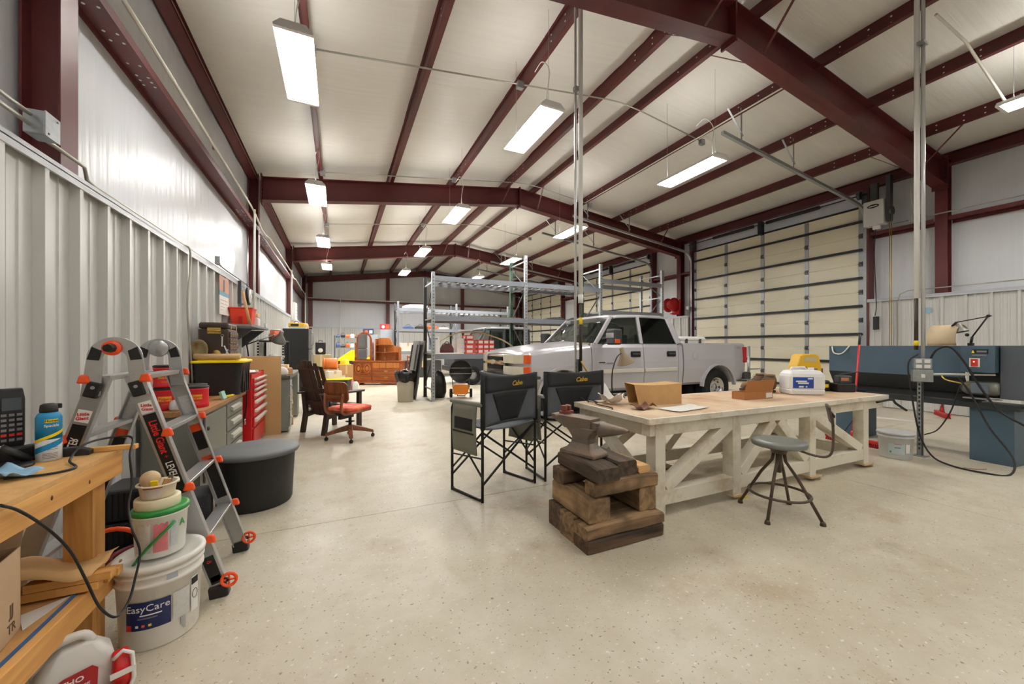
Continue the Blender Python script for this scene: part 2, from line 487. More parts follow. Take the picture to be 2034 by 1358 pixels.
for x, s_ in ((WL, 1), (WR, -1)):                        # eave struts
    z1 = EAVE - .01; z0 = z1 - .24
    b = MB().bx(min(x, x + s_ * .155), max(x, x + s_ * .155), Y0, Y1, z0, z0 + .006)
    b.bx(x + s_ * .15 - .003, x + s_ * .155 + .003, Y0, Y1, z0, z0 + .03)
    b.bx(x - .004, x + .004, Y0, Y1, z0, z1).bx(min(x, x + s_ * .1), max(x, x + s_ * .1), Y0, Y1, z1 - .006, z1)
    b.build('eave_strut', STEEL, ce, recalc=False)
# ---- girts (web flat, holes near the frames)
def girt(parent, a, b_, wall, s_, z=3.72, holes=()):
    i = wall + s_ * .17
    b = MB().bx(min(wall, i), max(wall, i), a, b_, z, z + .004).bx(i - .003, i + .003, a, b_, z - .015, z + .06).bx(wall - .002, wall + .004, a, b_, z - .06, z)
    o = b.build('girt', STEEL, parent, recalc=False)
    h = MB()
    for f in holes:
        for dy in (-1.35, -1.28, -1.21, -1.05, -.78, -.68, -.42, -.34, .34, .42, .68, .78, 1.05, 1.21, 1.28, 1.35):
            y = f + dy
            if a < y < b_:
                for dx in (.045, .125): h.cyl((wall + s_ * dx, y, z - .003), (wall + s_ * dx, y, z - .0005), .011, n=8)
    if h.v:
        q = h.build('bolt_hole', HOLE, o); q['kind'] = 'stuff'
for i in range(5):
    a = ([Y0] + FR)[i] + (.1 if i else 0); c = (FR + [22.1])[i] - .1
    girt(wl, a, c, WL, 1, holes=FR)
for a0, a1 in segs:
    cut = [f for f in FR if a0 < f < a1]; e = [a0] + cut + [a1]
    for i in range(len(e) - 1): girt(wr, e[i] + .1, e[i + 1] - .1, WR, -1, holes=())
    if a0 > Y0: MB().bx(XR - .02, WR - .01, a0 + .02, a0 + .12, 0, DH + .4).build('jamb', STEEL, wr)
    if a1 < Y1: MB().bx(XR - .02, WR - .01, a1 - .12, a1 - .02, 0, DH + .4).build('jamb', STEEL, wr)
b = MB()
b.bx(WL + .25, WR - .25, Y1 - .22, Y1 - .02, 3.7, 3.705).bx(WL + .25, WR - .25, Y1 - .225, Y1 - .218, 3.66, 3.77)
b.build('girt', STEEL, wb, recalc=False)
for x in (-1.3, 2.5, 6.8, 10.4):
    t = roof(x) - .35
    b = MB().bx(x - .1, x + .1, Y1 - .24, Y1 - .225, 0, t).bx(x - .006, x + .006, Y1 - .225, Y1 - .03, 0, t)
    b.build('wall_column', STEEL, wb)

# ---- steel frames
def frame_(y, label, k=1.0, end=False):
    f = sempty('steel_frame', label)
    for s_, wall, lab in ((1, WL, 'l'), (-1, WR, 'r')):
        i = wall + s_ * .165
        b = MB().bx(i - .006, i + .006, y - .085, y + .085, 0, 4.9)
        b.bx(min(wall, i), max(wall, i), y - .005, y + .005, 0, 4.9).bx(wall - .004, wall + .008, y - .085, y + .085, 0, 4.9)
        b.build('column', STEEL, f)
        xe = wall + s_ * .22; zt0, zt1 = roof(xe) - .21, roof(RX) - .21; zb0, zb1 = (4.36, 5.17) if not end else (zt0 - .28, zt1 - .3)
        w = .1
        b = MB().prism([(xe, zb0), (RX, zb1), (RX, zt1), (xe, zt0)], y - .005, y + .005, 'y')
        for p0, p1 in (((xe, zb0), (RX, zb1)), ((xe, zt0), (RX, zt1))):
            b.prism([(p0[0], p0[1]), (p1[0], p1[1]), (p1[0], p1[1] + .012), (p0[0], p0[1] + .012)], y - w, y + w, 'y')
        b.build('rafter', STEEL, f)
        # bolted end plate at the knee
        b = MB().bx(xe - .012, xe + .012, y - .11, y + .11, zb0 - .06, zt0 + .08)
        b.build('end_plate', STEEL, f)
        b = MB()
        for dz in (.05, .14, .23, .32, .41):
            for dy in (-.075, .075): b.cyl((xe + s_ * .012, y + dy, zb0 + dz), (xe + s_ * .026, y + dy, zb0 + dz), .013, n=6)
        q = b.build('bolt', BLACKM, f); q['kind'] = 'stuff'
        # flange braces up to the purlins
        for px in (PX[3], PX[0], PX[2]) if s_ > 0 else (PX[4], PX[7], PX[6]):
            zb = zb0 + (zb1 - zb0) * (px - xe) / (RX - xe)
            for dy in (-1, 1):
                if end and dy > 0: continue
                if px in (PX[3], PX[4], PX[7]):
                    MB().bar((px - s_ * .1, y + dy * .09, zb + .01), (px, y + dy * .62, roof(px) - .19), .035, .005).build('flange_brace', STEEL, f)
    b = MB().bx(RX - .014, RX + .014, y - .105, y + .105, (5.11 if not end else RIDGE - .56), RIDGE - .16)
    b.build('ridge_plate', STEEL, f)
    return f
frame_(FR[0], 'red steel frame behind the camera')
frame_(FR[1], 'red steel portal frame with the pipe post hung below it')
frame_(FR[2], 'red steel portal frame above the silver pickup')
frame_(FR[3], 'red steel portal frame above the wooden dresser')
frame_(22.1, 'slim red end frame against the far wall', end=True)

# ---- overhead doors
HINGE = plain('hinge_steel', (86, 88, 90), .4, .6)
STRUT = plain('strut_dark', (48, 50, 52), .45, .4)
def make_door(n, a0, a1, lab):
    d = sempty('door_%d' % n, lab)
    W = a1 - a0; ns = 7; h = DH / ns; x = XR + .06
    pm = MB()
    pm.bx(0, .045, 0, W, .003, h - .003)
    pm = pm.mesh('door_panel', DOORM)
    sm = MB().bx(-.05, 0, .02, W - .02, -.018, .018).bx(-.05, -.046, .02, W - .02, -.03, .03).mesh('strut', STRUT)
    hm = MB().bx(-.022, 0, -.035, .035, -.05, .05).cyl((-.025, -.04, 0), (-.025, .04, 0), .012, n=6).mesh('hinge', HINGE)
    stm = MB().bx(-.012, 0, -.045, .045, .02, h - .02).mesh('stile', GALV)
    for i in range(ns):
        p = piece('door_panel', pm, d, (x, a0, i * h + .01))
        piece('strut', sm, p, (0, 0, h / 2))
        for k in range(5):
            yy = .05 + (W - .1) * k / 4
            piece('stile', stm, p, (0, yy, 0))
            if i: piece('hinge', hm, p, (-.012, yy, 0))
    MB().bx(x - .01, x + .04, a0, a1, DH + .004, DH + .05).build('header_seal', STRUT, d)
    # tracks
    for yy in (a0 - .05, a1 + .05):
        pts = [(x - .06, yy, 0.02), (x - .06, yy, 3.98)] + arc((x - .46, yy, 3.98), .4, 0, PI / 2 * .93, 8)[1:]
        q = pts[-1]; pts.append((5.95, yy, 4.93)) ; pts.insert(-1, (q[0] - .25, yy, q[2] + .04))
        b = MB()
        for i in range(len(pts) - 1): b.bar(pts[i], pts[i + 1], .055, .055, (0, 1, 0))
        b.build('track', GALV, d)
        for hx in (6.44, 7.95):
            t = (q[0] - hx) / (q[0] - 5.95); z = q[2] + (4.93 - q[2]) * t
            MB().bar((hx, yy, z), (hx, yy, roof(hx) - .1), .035, .006).bar((hx + .04, yy, z + .12 ), (hx - .35, yy, roof(hx) - .2), .03, .005).build('track_hanger', GALV, d)
        MB().bx(x - .1, x + .01, yy - .05, yy + .05, 4.42, 4.7).build('bearing_plate', HINGE, d)
    MB().cyl((x - .12, a0 - .1, 4.62), (x - .12, a1 + .1, 4.62), .014, n=8).build('shaft', STRUT, d)
    for s0, s1 in ((.18, .46), (.54, .82)):
        MB().cyl((x - .12, a0 + W * s0, 4.62), (x - .12, a0 + W * s1, 4.62), .045, n=12).build('spring', BLACKM, d)
    for yy in (a0 + .03, a1 - .03): MB().cyl((x - .12, yy - .03, 4.62), (x - .12, yy + .03, 4.62), .09, n=14).build('cable_drum', HINGE, d)
    MB().bx(x - .16, x, (a0 + a1) / 2 - .04, (a0 + a1) / 2 + .04, 4.34, 4.7).build('centre_bracket', STRUT, d)
    return d
make_door(1, *DR[0], 'cream sectional overhead door behind the silver pickup')
make_door(2, *DR[1], 'cream sectional overhead door behind the pallet rack')
make_door(3, *DR[2], 'cream sectional overhead door nearest the far end wall')
# ================================================================ lamps, conduit, wall fittings
TUBEM = mat('tube_glow', (255, 252, 244), .5, var=0, emit=TUBE)
UPM = mat('added_uplight_glow', (255, 250, 240), .5, var=0, emit=UP)  # glow of the strips added above the housings to lift the roof
REFL = plain('reflector', (240, 240, 240), .25, .2)
def make_lamp():
    t = thing('high_bay_light', '', 'light')
    L, W = 1.2, .33
    b = MB()
    b.prism([(-.16, 0), (.16, 0), (.165, .018), (.105, .075), (-.105, .075), (-.165, .018)], 0, .035, 'y')
    b.prism([(-.16, 0), (.16, 0), (.165, .018), (.105, .075), (-.105, .075), (-.165, .018)], L - .035, L, 'y')
    b.bx(-.105, .105, .035, L - .035, .06, .075)
    for s_ in (-1, 1): b.prism([(s_ * .165, .0), (s_ * .165, .018), (s_ * .105, .075), (s_ * .1, .068), (s_ * .158, .014)], .035, L - .035, 'y')
    b.build('housing', WHITEP, t)
    b = MB()
    for k in range(3):
        x = -.076 + k * .076
        b.prism([(x - .012, .058), (x, .016), (x + .012, .058)], .036, L - .036, 'y')
    b.build('reflector', REFL, t)
    me = MB().cyl((0, .05, 0), (0, L - .05, 0), .0115, n=8).mesh('tube', TUBEM)
    so = MB().bx(-.016, .016, 0, .016, -.018, .03).mesh('socket', WHITEP)
    for k in range(4):
        x = -.114 + k * .076
        q = piece('tube', me, t, (x, 0, .03))
        piece('socket', so, q, (0, .034, 0)); piece('socket', so, q, (0, L - .05, 0))
    MB().bx(-.07, .07, .1, L - .1, .0755, .0775).build('added_uplight', UPM, t)  # added glowing strip, throws extra light up at the roof
    MB().tube(bez([(0, .16, .075), (.01, .17, .3), (.06, .2, .6), (.02, .32, .78), (-.02, .45, .72)], 20), .006, n=6).build('power_cord', PVC, t)
    return t
lamp0 = make_lamp()
COLS = [(-.38, 'left row'), (2.4, 'middle row'), (5.42, 'row on the door side')]
first = True
NEAR = ['nearest the round black tub', 'just before the frame over the pickup', 'just past the frame over the pickup', 'nearest the far end wall']
def hang(o, x, z):
    h = roof(x) - .03 - z
    for y in (.12, 1.08):
        MB().tube([(-.05, y, .075), (0, y, .16), (.05, y, .075)], .0025, n=5).tube([(0, y, .16), (0, y, h)], .002, n=5).build('hanger_wire', GALV, o)
for cx_, cl in COLS:
    for ri, ry in enumerate([-3.3, .35, 4.06, 7.76, 11.45, 15.1]):  # the two rows behind the camera are unseen, added for the light
        o = lamp0 if first else clone(lamp0); first = False
        o.location = (cx_, ry if not (ri == 1 and cx_ > 5) else -.9, 4.22)
        w_ = NEAR[ri - 2] if ri >= 2 else ['last one added behind the camera', 'added overhead behind the camera'][ri]
        tag(o, 'four-tube high bay light, %s, %s' % (cl, w_), 'light', 'high bay fluorescent lights')
for cx_, ry in ((8.2, -2.9), (8.2, .8)):  # the one behind the camera is added to brighten the right side
    o = clone(lamp0); o.location = (cx_, ry, 4.5)
    tag(o, 'lit high bay light over the blue metal lathe' if ry > 0 else 'added high bay light behind the camera by the right wall', 'light', 'high bay fluorescent lights')
GAIN = {-3.3: .5, -2.9: .7, .35: .6, .8: 1.4, 4.06: 1.0, 7.76: 1.3, 11.45: 2.3, 15.1: 6.5}      # the far lamps burn brighter
TM = {}
for o in [q for q in col.objects if q.name.startswith('high_bay_light')]:
    hang(o, o.location.x, o.location.z)
    g = min(GAIN, key=lambda y: abs(y - o.location.y)); g = round(GAIN[g] * (1.45 if 5 < o.location.x < 6 else .75 if o.location.x < 0 else 1), 2)
    for ch in o.children:
        for nm, base in (('tube', TUBE), ('added_uplight', UP)):
            if ch.name.split('.')[0] == nm:
                if (nm, g) not in TM:
                    me = ch.data.copy(); me.materials[0] = mat('%s_%g' % (nm, g), (255, 252, 246), .5, var=0, emit=base * (g if nm == 'tube' else min(1.2, max(.8, g)))); TM[nm, g] = me
                ch.data = TM[nm, g]

CONDUIT = mat('emt_conduit', (176, 174, 162), .35, .5, var=.08)
def pipe(name, lab, pts, r, m, cat='conduit', n=8, straps=()):
    o = MB().tube(pts, r, n).build(name, m); tag(o, lab, cat)
    for p in straps: MB().box(p, (.02, .03, r * 3)).build('strap', GALV, o)
    return o
def jbox(lab, c, d=(.11, .06, .11), nm='junction_box', rz=0):
    t = thing(nm, lab, 'electrical box', c, rz)
    MB().box((0, 0, 0), d).build('body', GALV, t, bev=.004)
    MB().box((0, -d[1] / 2 - .002, 0), (d[0] * 1.04, .004, d[2] * 1.04)).build('cover', GALV, t)
    for x in (-.3, .3): MB().cyl((x * d[0], -d[1] / 2 - .003, d[2] * .38 * (1 if x > 0 else -1)), (x * d[0], -d[1] / 2 - .007, d[2] * .38 * (1 if x > 0 else -1)), .005, n=6).build('screw', HINGE, t)
    return t
# roof conduits following the purlins' undersides
for y, lab, lb in ((5.32, 'thin conduit crossing the roof over the anvil', 'bay of the anvil'), (9.0, 'thin conduit crossing the roof just before the frame over the pickup', 'bay of the pickup'), (12.75, 'thin conduit crossing the roof behind the frame over the pickup', 'bay of the pallet rack')):
    f = lambda x: roof(x) - .235
    pipe('roof_conduit', lab, [(-.38, y, f(-.38)), (4.2, y, f(4.2)), (4.5, y, f(4.2) + .02), (4.9, y, f(4.9)), (6.44, y, f(6.44))], .0115, CONDUIT)
    for x in (-.3, 2.55, 6.52):
        q = jbox('small grey junction box under the roof %s, %s' % ({-.3: 'by the left lights', 2.55: 'by the middle lights', 6.52: 'by the right lights'}[x], lb), (x, y, f(x) - .02), (.1, .07, .1))
pipe('light_conduit', 'thin conduit running along the purlin past the door track hangers', [(6.36, 3.6, roof(6.36) - .23), (6.36, 4.5, roof(6.36) - .23), (6.36, 4.9, roof(6.4) - .23), (6.36, 5.2, roof(6.5) - .23), (6.36, 5.6, roof(6.4) - .23), (6.36, 9.0, roof(6.36) - .23)], .012, PVC)
pipe('sloped_conduit', 'white sloping conduit down the roof above the lathe lamp', [(6.6, 2.1, roof(6.6) - .24), (7.3, 2.06, roof(7.3) - .27), (8.18, 1.95, 4.6)], .016, PVC)
# left wall piping
pipe('pvc_pipe', 'cream plastic pipe running along the left wall girt', [(-1.45, 0, 3.86), (-1.45, 8.3, 3.86), (-1.45, 8.75, 3.82), (-1.45, 9.4, 3.72), (-1.44, 9.7, 3.7), (-1.45, 10.4, 3.8), (-1.45, 15, 3.82), (-1.45, 15.7, 3.72), (-1.45, 16.3, 3.8), (-1.45, 22.1, 3.78)], .017, PVC, 'pipe', straps=[(-1.47, 3.6, 3.86), (-1.47, 6.1, 3.86)])
for y, z0, lab in ((8.4, 1.0, 'upright cream pipe dropping down beside the wall clock fan'), (14.55, 1.6, 'upright cream pipe dropping behind the black refrigerator'), (20.4, .9, 'upright cream pipe near the far left corner')):
    pipe('drop_pipe', lab, [(-1.41, y, z0), (-1.41, y, 3.82)], .019 if y < 9 else .025, PVC, 'pipe')
pipe('end_wall_pipe', 'cream pipe running along the girt of the end wall', [(-1.4, 22.05, 3.78), (5.2, 22.12, 3.8)], .02, PVC, 'pipe')
pipe('end_wall_drop_pipe', 'cream pipe dropping down the end wall behind the dresser', [(.1, 22.08, .6), (.1, 22.08, 3.78)], .022, PVC, 'pipe')
pipe('liner_conduit', 'grey conduit following the top of the left liner', [(-1.44, 2.87, 2.40), (-1.43, 3.0, 2.40), (-1.43, 3.25, 2.40), (-1.45, 3.32, 2.345), (-1.45, 3.4, 2.335), (-1.45, 5.2, 2.335), (-1.45, 7.6, 2.335)], .0105, CONDUIT)
pipe('upper_conduit', 'conduit running into the steel box on the red column', [(-1.41, 1.2, 2.40), (-1.40, 2.73, 2.40)], .0105, CONDUIT)
pipe('column_conduit', 'second conduit entering the steel box on the red column', [(-1.41, 1.2, 2.45), (-1.40, 2.73, 2.45)], .0105, CONDUIT)
o = jbox('square steel junction box on the red column above the ladder', (-1.395, 2.80, 2.425), (.11, .08, .12), rz=PI / 2)
o = jbox('small outlet box on top of the liner beside the calendar', (-1.385, 5.95, 2.375), (.1, .05, .1), rz=PI / 2)
pipe('wall_cable', 'grey cable drooping down the liner behind the yellow lidded tote', bez([(-1.45, 4.95, 2.33), (-1.405, 5.0, 2.3), (-1.405, 5.02, 2.1), (-1.41, 4.95, 1.7), (-1.41, 5.05, 1.2), (-1.41, 5.1, .9)], 30), .009, CONDUIT, 'cable')
pipe('swagged_wire', 'thin dark wire swagging along the liner top past the calendar', bez([(-1.43, 6.05, 2.37), (-1.41, 6.3, 2.345), (-1.41, 6.6, 2.34), (-1.4, 7.5, 2.33), (-1.39, 7.75, 2.3)], 30), .006, CORD, 'cord')
# right wall piping
pipe('right_girt_conduit', 'thin conduit along the right wall girt by the lathe', [(10.5, 1.0, 3.84), (10.5, 4.0, 3.84)], .012, CONDUIT)
pipe('liner_conduit', 'thin bent conduit above the right liner', [(10.5, 2.2, 2.42), (10.5, 3.75, 2.42), (10.49, 3.86, 2.36), (10.49, 3.9, 2.2), (10.49, 3.9, .9)], .01, CONDUIT)
t = jbox('small grey box on the right wall girt with a cable', (10.47, 3.62, 3.84), (.16, .08, .12), rz=-PI / 2)
MB().tube(bez([(0, -.03, .06), (-.05, -.04, .45), (-.02, -.03, .75)], 10), .006).build('cable', PVC, t)
# post risers
EMT = mat('bright_conduit', (206, 208, 210), .3, .45, var=.06)
PERF = mat('perforated_steel', (150, 154, 152), .45, .5, var=.2, scale=20)
def post(lab, x, y, top, chan, r=.0):
    t = thing('electrical_post', lab, 'post', (x, y, 0))
    MB().bx(-.06, .06, -.06, .06, 0, .008).build('base_plate', PERF, t)
    b = MB()
    for q in ((-.022, -.018, -.022, .022), (.018, .022, -.022, .022), (-.022, .022, .018, .022)): b.bx(q[0], q[1], q[2], q[3], .008, chan)
    b.bx(-.022, -.012, -.022, -.018, .008, chan).bx(.012, .022, -.022, -.018, .008, chan)
    b.build('channel', PERF, t)
    h = MB()
    z = .08
    while z < chan - .05:
        h.bx(.0222, .023, -.007, .007, z, z + .028).bx(-.023, -.0222, -.007, .007, z, z + .028); z += .05
    q = h.build('slot', INK, t); q['kind'] = 'stuff'
    return t
p1 = post('silver conduit post standing between the camp chairs and the white workbench', 2.57, 3.79, 5.3, 1.14)
zt = roof(2.57) - .2
MB().cyl((-.02, .016, .75), (-.02, .016, zt), .0155, n=10).build('steel_conduit', EMT, p1)
MB().cyl((.03, -.02, 1.86), (.03, -.02, zt), .026, n=12).build('plastic_pipe', WHITEP, p1)
MB().cyl((.03, -.02, 1.0), (.03, -.02, 1.86), .019, n=10).build('iron_pipe', mat('iron_pipe', (70, 62, 56), .5, .5), p1)
MB().cyl((.03, -.02, 1.55), (.03, -.02, 1.63), .0215, n=10).build('yellow_band', YELLOW, p1)
MB().cyl((.03, -.02, 1.80), (.03, -.02, 1.9), .03, n=12).build('coupling', WHITEP, p1)
MB().box((-.03, -.01, 4.31), (.05, .05, .05)).build('clamp', GALV, p1)
b = MB().bx(-.16, -.055, -.05, .02, .62, .81).build('outlet_box', GALV, p1, bev=.004)
for z in (.67, .75): MB().bx(-.14, -.075, -.054, -.05, z - .025, z + .025).build('receptacle', PAPERT, b)
MB().cyl((.02, -.05, 1.12), (.12, -.09, .92), .012, n=8).build('hose_fitting', BRASS, p1)
MB().tube(bez([(.02, -.03, .9), (.06, -.07, .84), (.05, -.06, .6), (.04, -.05, .2), (.03, -.05, .02)], 16), .008, n=6).build('air_hose', CORD, p1)
p2_ = post('silver conduit post standing in front of the blue lathe', 6.25, 2.12, 5.2, 1.02)
zt = roof(6.25) - .2
MB().cyl((.008, -.023, 1.12), (.008, -.023, zt), .02, n=10).build('steel_conduit', EMT, p2_)
MB().cyl((-.008, .024, 1.86), (-.008, .024, zt), .026, n=12).build('plastic_pipe', WHITEP, p2_)
MB().cyl((-.012, .03, 1.25), (-.012, .03, 1.86), .019, n=10).build('iron_pipe', MATS['iron_pipe'], p2_)
MB().cyl((-.012, .03, 1.3), (-.012, .03, 1.36), .0215, n=10).build('yellow_band', YELLOW, p2_)
MB().box((0, -.02, 4.85), (.12, .06, .03)).build('clamp', GALV, p2_)
TB = Mx.Rotation(-PI / 3.2, 4, 'Z')
b = MB().xf(TB).bx(-.085, .085, -.09, -.02, .88, 1.02).build('junction_box', GALV, p2_, bev=.004)
b = MB().xf(TB).bx(-.075, .075, -.09, -.02, 1.03, 1.15).build('outlet_box', GALV, p2_, bev=.004)
for x in (-.035, .035):
    for z in (1.06, 1.12): MB().xf(TB).bx(x - .024, x + .024, -.095, -.09, z - .02, z + .02).build('receptacle', PAPERT, b)
MB().xf(TB).bx(-.015, .015, -.096, -.09, .93, .97).build('switch', PAPERT, p2_)
# opener on the right wall
t = thing('door_opener', 'white jackshaft door opener box beside the overhead door', 'opener', (10.42, 4.22, 0))
MB().bx(-.1, .1, -.17, .17, 3.86, 4.38).build('box', mat('opener_grey', (214, 214, 212), .4, var=.04), t, bev=.012)
MB().lathe([(.001, .003), (.09, .003), (.09, 0), (.001, 0)], (-.104, 0, 4.26), 20, Mx.Rotation(-PI / 2, 3, 'Y'), sq=(.45, 1.1)).build('logo_plate', INK, t)
MB().bx(-.1085, -.1072, -.07, .07, 4.252, 4.268).build('logo_print', WHITEINK, t)
MB().bx(-.08, .0, -.06, .06, 4.38, 4.75).bx(-.06, .06, -.26, -.19, 3.9, 4.85).build('bracket', HINGE, t)
MB().cyl((.0, -.22, 4.1), (.0, -.28, 4.1), .09, n=14).build('chain_wheel', HINGE, t)
for y in (-.26, -.23): MB().tube([(.0, y, 4.1), (.0, y, .95)], .007, n=5).build('chain', BRASS, t)
MB().bx(-.03, .03, -.08, .04, 3.78, 3.86).build('cable_gland', WHITEP, t)
MB().tube(bez([(0, 0, 3.78), (0, .02, 3.2), (.03, .0, 2.2), (.05, .03, 1.95)], 16), .008, n=6).build('control_cord', CORD, t)
MB().bx(.03, .08, -.03, .06, 1.65, 1.93).build('push_button_box', BLACKP, t, bev=.006)
# hose reel
t = thing('hose_reel', 'red hose reel high on the steel column by the overhead door', 'hose reel', (10.3, 9.6, 2.7))
for y in (-.13, .13): MB().lathe([(.03, -.008), (.24, -.008), (.24, .008), (.03, .008)], (0, y, 0), 24, Mx.Rotation(PI / 2, 3, 'X')).build('flange', RED, t)
MB().lathe([(.03, -.12), (.17, -.12), (.17, .12), (.03, .12)], (0, 0, 0), 24, Mx.Rotation(PI / 2, 3, 'X')).build('hose', mat('red_hose', (150, 30, 28), .6), t)
MB().bx(-.02, .25, -.03, .03, -.32, -.28).bx(.2, .26, -.15, .15, -.32, .2).build('bracket', RED, t)
# ================================================================ white timber workbench and what stands round it
WOODW = mat('dirty_white_wood', (226, 220, 204), .6, var=.06, scale=3, dirt=(170, 146, 112), dscale=3.2, dlo=.5, dhi=.78, bump=.15, bscale=20)
BTOP = mat('worn_bench_top', (214, 190, 160), .6, var=.12, scale=4, dirt=(184, 140, 104), dscale=2.4, dlo=.45, dhi=.7, bump=.1, bscale=20)
tb = thing('workbench', 'long dirty white timber workbench with truss sides and worn plywood top', 'workbench', (0, 0, 0))
X0, X1, Ya, Yb, TZ = 2.06, 5.52, 2.12, 3.1, .76
MB().bx(X0 + .03, X1 - .03, Ya + .03, Yb - .03, .722, .742).build('sub_top', WOODW, tb)
for q in ((X0, X1, Ya, Ya + .03), (X0, X1, Yb - .03, Yb), (X0, X0 + .03, Ya + .0302, Yb - .0302), (X1 - .03, X1, Ya + .0302, Yb - .0302)): MB().bx(*q, .715, TZ).build('edge_strip', WOODW, tb, bev=.003)
for a, c in ((X0 + .03, 3.06), (3.062, 4.3), (4.302, X1 - .03)): MB().bx(a + .001, c - .001, Ya + .031, Yb - .031, .742, TZ).build('top_board', BTOP, tb)
LX = [2.2, 3.06, 4.15, 5.12]; lw = .1
for yi, y in enumerate((Ya + .08, Yb - .08)):
    MB().bx(X0 + .04, X1 - .05, y - .045, y + .045, .62, .715).build('top_rail', WOODW, tb, bev=.004)
    MB().bx(LX[0], LX[3], y - .044, y + .044, .09, .2).build('bottom_rail', WOODW, tb, bev=.004)
    for i, x in enumerate(LX):
        MB().bx(x - lw / 2, x + lw / 2, y - .05, y + .05, .045 if i else .0, .712).build('leg', WOODW, tb, bev=.005)
        if i:
            sy = -1 if yi == 0 else 1
            MB().bx(x - .05, x + .13, y - .06, y + .06, .028, .045).build('foot_plate', BTOP, tb)
            MB().cyl((x + .09, y, 0), (x + .09, y, .03), .062, n=16).build('foot_pad', YELLOW if (i == 1 and yi == 0) else mat('dirty_pad', (150, 128, 92), .7), tb)
            MB().cyl((x + .09, y, .03), (x + .09, y, .13), .008, n=8).build('foot_bolt', HINGE, tb)
    def diag(a, c, nm='diagonal_brace'):
        MB().bar((a[0], y, a[1]), (c[0], y, c[1]), .086, .09, (0, 0, 1)).build(nm, WOODW, tb, bev=.004)
    diag((LX[0] + .07, .21), (LX[1] - .06, .64)); diag((LX[1] + .07, .21), (3.58, .62)); diag((3.66, .62), (LX[2] - .07, .21)); diag((LX[2] + .06, .63), (LX[3] - .07, .21))
for x in (LX[0], LX[3]):
    MB().bx(x - .045, x + .045, Ya + .13, Yb - .13, .6, .7).build('end_rail', WOODW, tb, bev=.004)
    MB().bx(x - .044, x + .044, Ya + .13, Yb - .13, .1, .2).build('end_rail', WOODW, tb, bev=.004)
    MB().bar((x, Ya + .16, .2), (x, Yb - .16, .6), .08, .08, (1, 0, 0)).build('end_brace', WOODW, tb, bev=.004)
MB().box((2.98, Ya + .02, .738), (.004, .01, .004)).build('nail', HINGE, tb)

# ---- timber stack and anvil
def timber(name, lab, x0, x1, y0, y1, z0, z1, m, sx=0, cut=False):
    b = MB()
    n = 6; ax = 0 if (x1 - x0) > (y1 - y0) else 1
    L0, L1 = (x0, x1) if ax == 0 else (y0, y1); A0, A1 = (y0, y1) if ax == 0 else (x0, x1)
    rings = []
    for i in range(n + 1):
        t = L0 + (L1 - L0) * i / n; ch = .01 + .006 * noise.noise((t * 9, z0 * 7, A0 * 5)); ring = []
        e = .012 if i in (0, n) and cut else 0
        for a, z in ((A0 + ch, z0), (A1 - ch, z0), (A1, z0 + ch), (A1, z1 - ch - e), (A1 - ch, z1 - e), (A0 + ch, z1 - e), (A0, z1 - ch - e), (A0, z0 + ch)):
            a += .006 * noise.noise((t * 5, a * 9, z * 9))
            z += (.004 * noise.noise((t * 6 + 3, a * 9, z * 9)) if z > z0 + .02 and z < z1 - .02 else 0)
            ring.append((t, a, z) if ax == 0 else (a, t, z))
        rings.append(ring)
    b.loft(rings, smooth=False)
    return tag(b.build(name, m), lab, 'timber', 'timbers stacked under the anvil')
TIM = [wood('weathered_timber_x', (98, 76, 54), (164, 132, 96), 0, 1, .85, (70, 54, 40)), wood('weathered_timber_y', (104, 82, 58), (170, 138, 100), 1, 1, .85, (74, 56, 40)),
       wood('dark_timber_y', (46, 37, 30), (92, 74, 58), 1, 1, .85), wood('dark_timber_x', (50, 40, 32), (112, 86, 64), 0, 1, .85)]
FRESH = wood('fresh_pine_x', (196, 150, 98), (226, 186, 130), 0, 1, .7)
timber('timber_plank', 'dark lower front timber lying on the floor under the anvil stack', 1.40, 2.02, 1.95, 2.11, 0, .084, TIM[3])
timber('timber_plank', 'brown upper front timber with an open split under the anvil stack', 1.395, 2.025, 1.95, 2.11, .086, .17, TIM[0], cut=True)
timber('timber_beam', 'thick bottom timber in the middle of the anvil stack', 1.40, 1.99, 2.115, 2.28, 0, .17, TIM[0])
timber('timber_beam', 'thick bottom timber at the back of the anvil stack', 1.41, 2.0, 2.285, 2.45, 0, .168, TIM[3])
timber('timber_block', 'squared brown timber of the second layer beside the table-side gap', 1.43, 1.60, 1.99, 2.43, .171, .33, TIM[1], cut=True)
timber('timber_block', 'squared brown timber of the second layer next to the workbench leg', 1.855, 1.995, 2.0, 2.42, .171, .33, TIM[1])
timber('timber_plank', 'brown rounded timber bridging the gap across the front of the stack', 1.48, 2.005, 1.985, 2.10, .331, .43, TIM[0], cut=True)
timber('timber_block', 'short dark timber block at the rear of the third layer', 1.42, 1.96, 2.27, 2.41, .331, .43, TIM[3])
timber('timber_block', 'dark greasy timber under the anvil on its left side', 1.47, 1.645, 1.95, 2.42, .431, .53, TIM[2], cut=True)
timber('timber_block', 'dark greasy timber under the anvil next to the pale offcut', 1.67, 1.83, 2.0, 2.4, .431, .53, TIM[2])
timber('pine_offcut', 'pale fresh pine offcut beside the dark timbers under the anvil', 1.845, 1.95, 2.0, 2.36, .431, .48, FRESH)
RUST2 = mat('anvil_iron', (116, 106, 97), .5, .4, var=.3, scale=12, dirt=(134, 108, 86), dscale=8, dlo=.45, dhi=.7, bump=.25, bscale=50)
an = thing('anvil', 'rusty brown blacksmith anvil on a stack of timbers', 'anvil', (1.585, 2.26, .53), math.radians(-73))
def ring(x, w, z0, z1): return [(x, -w, z0), (x, w, z0), (x, w, z1), (x, -w, z1)]
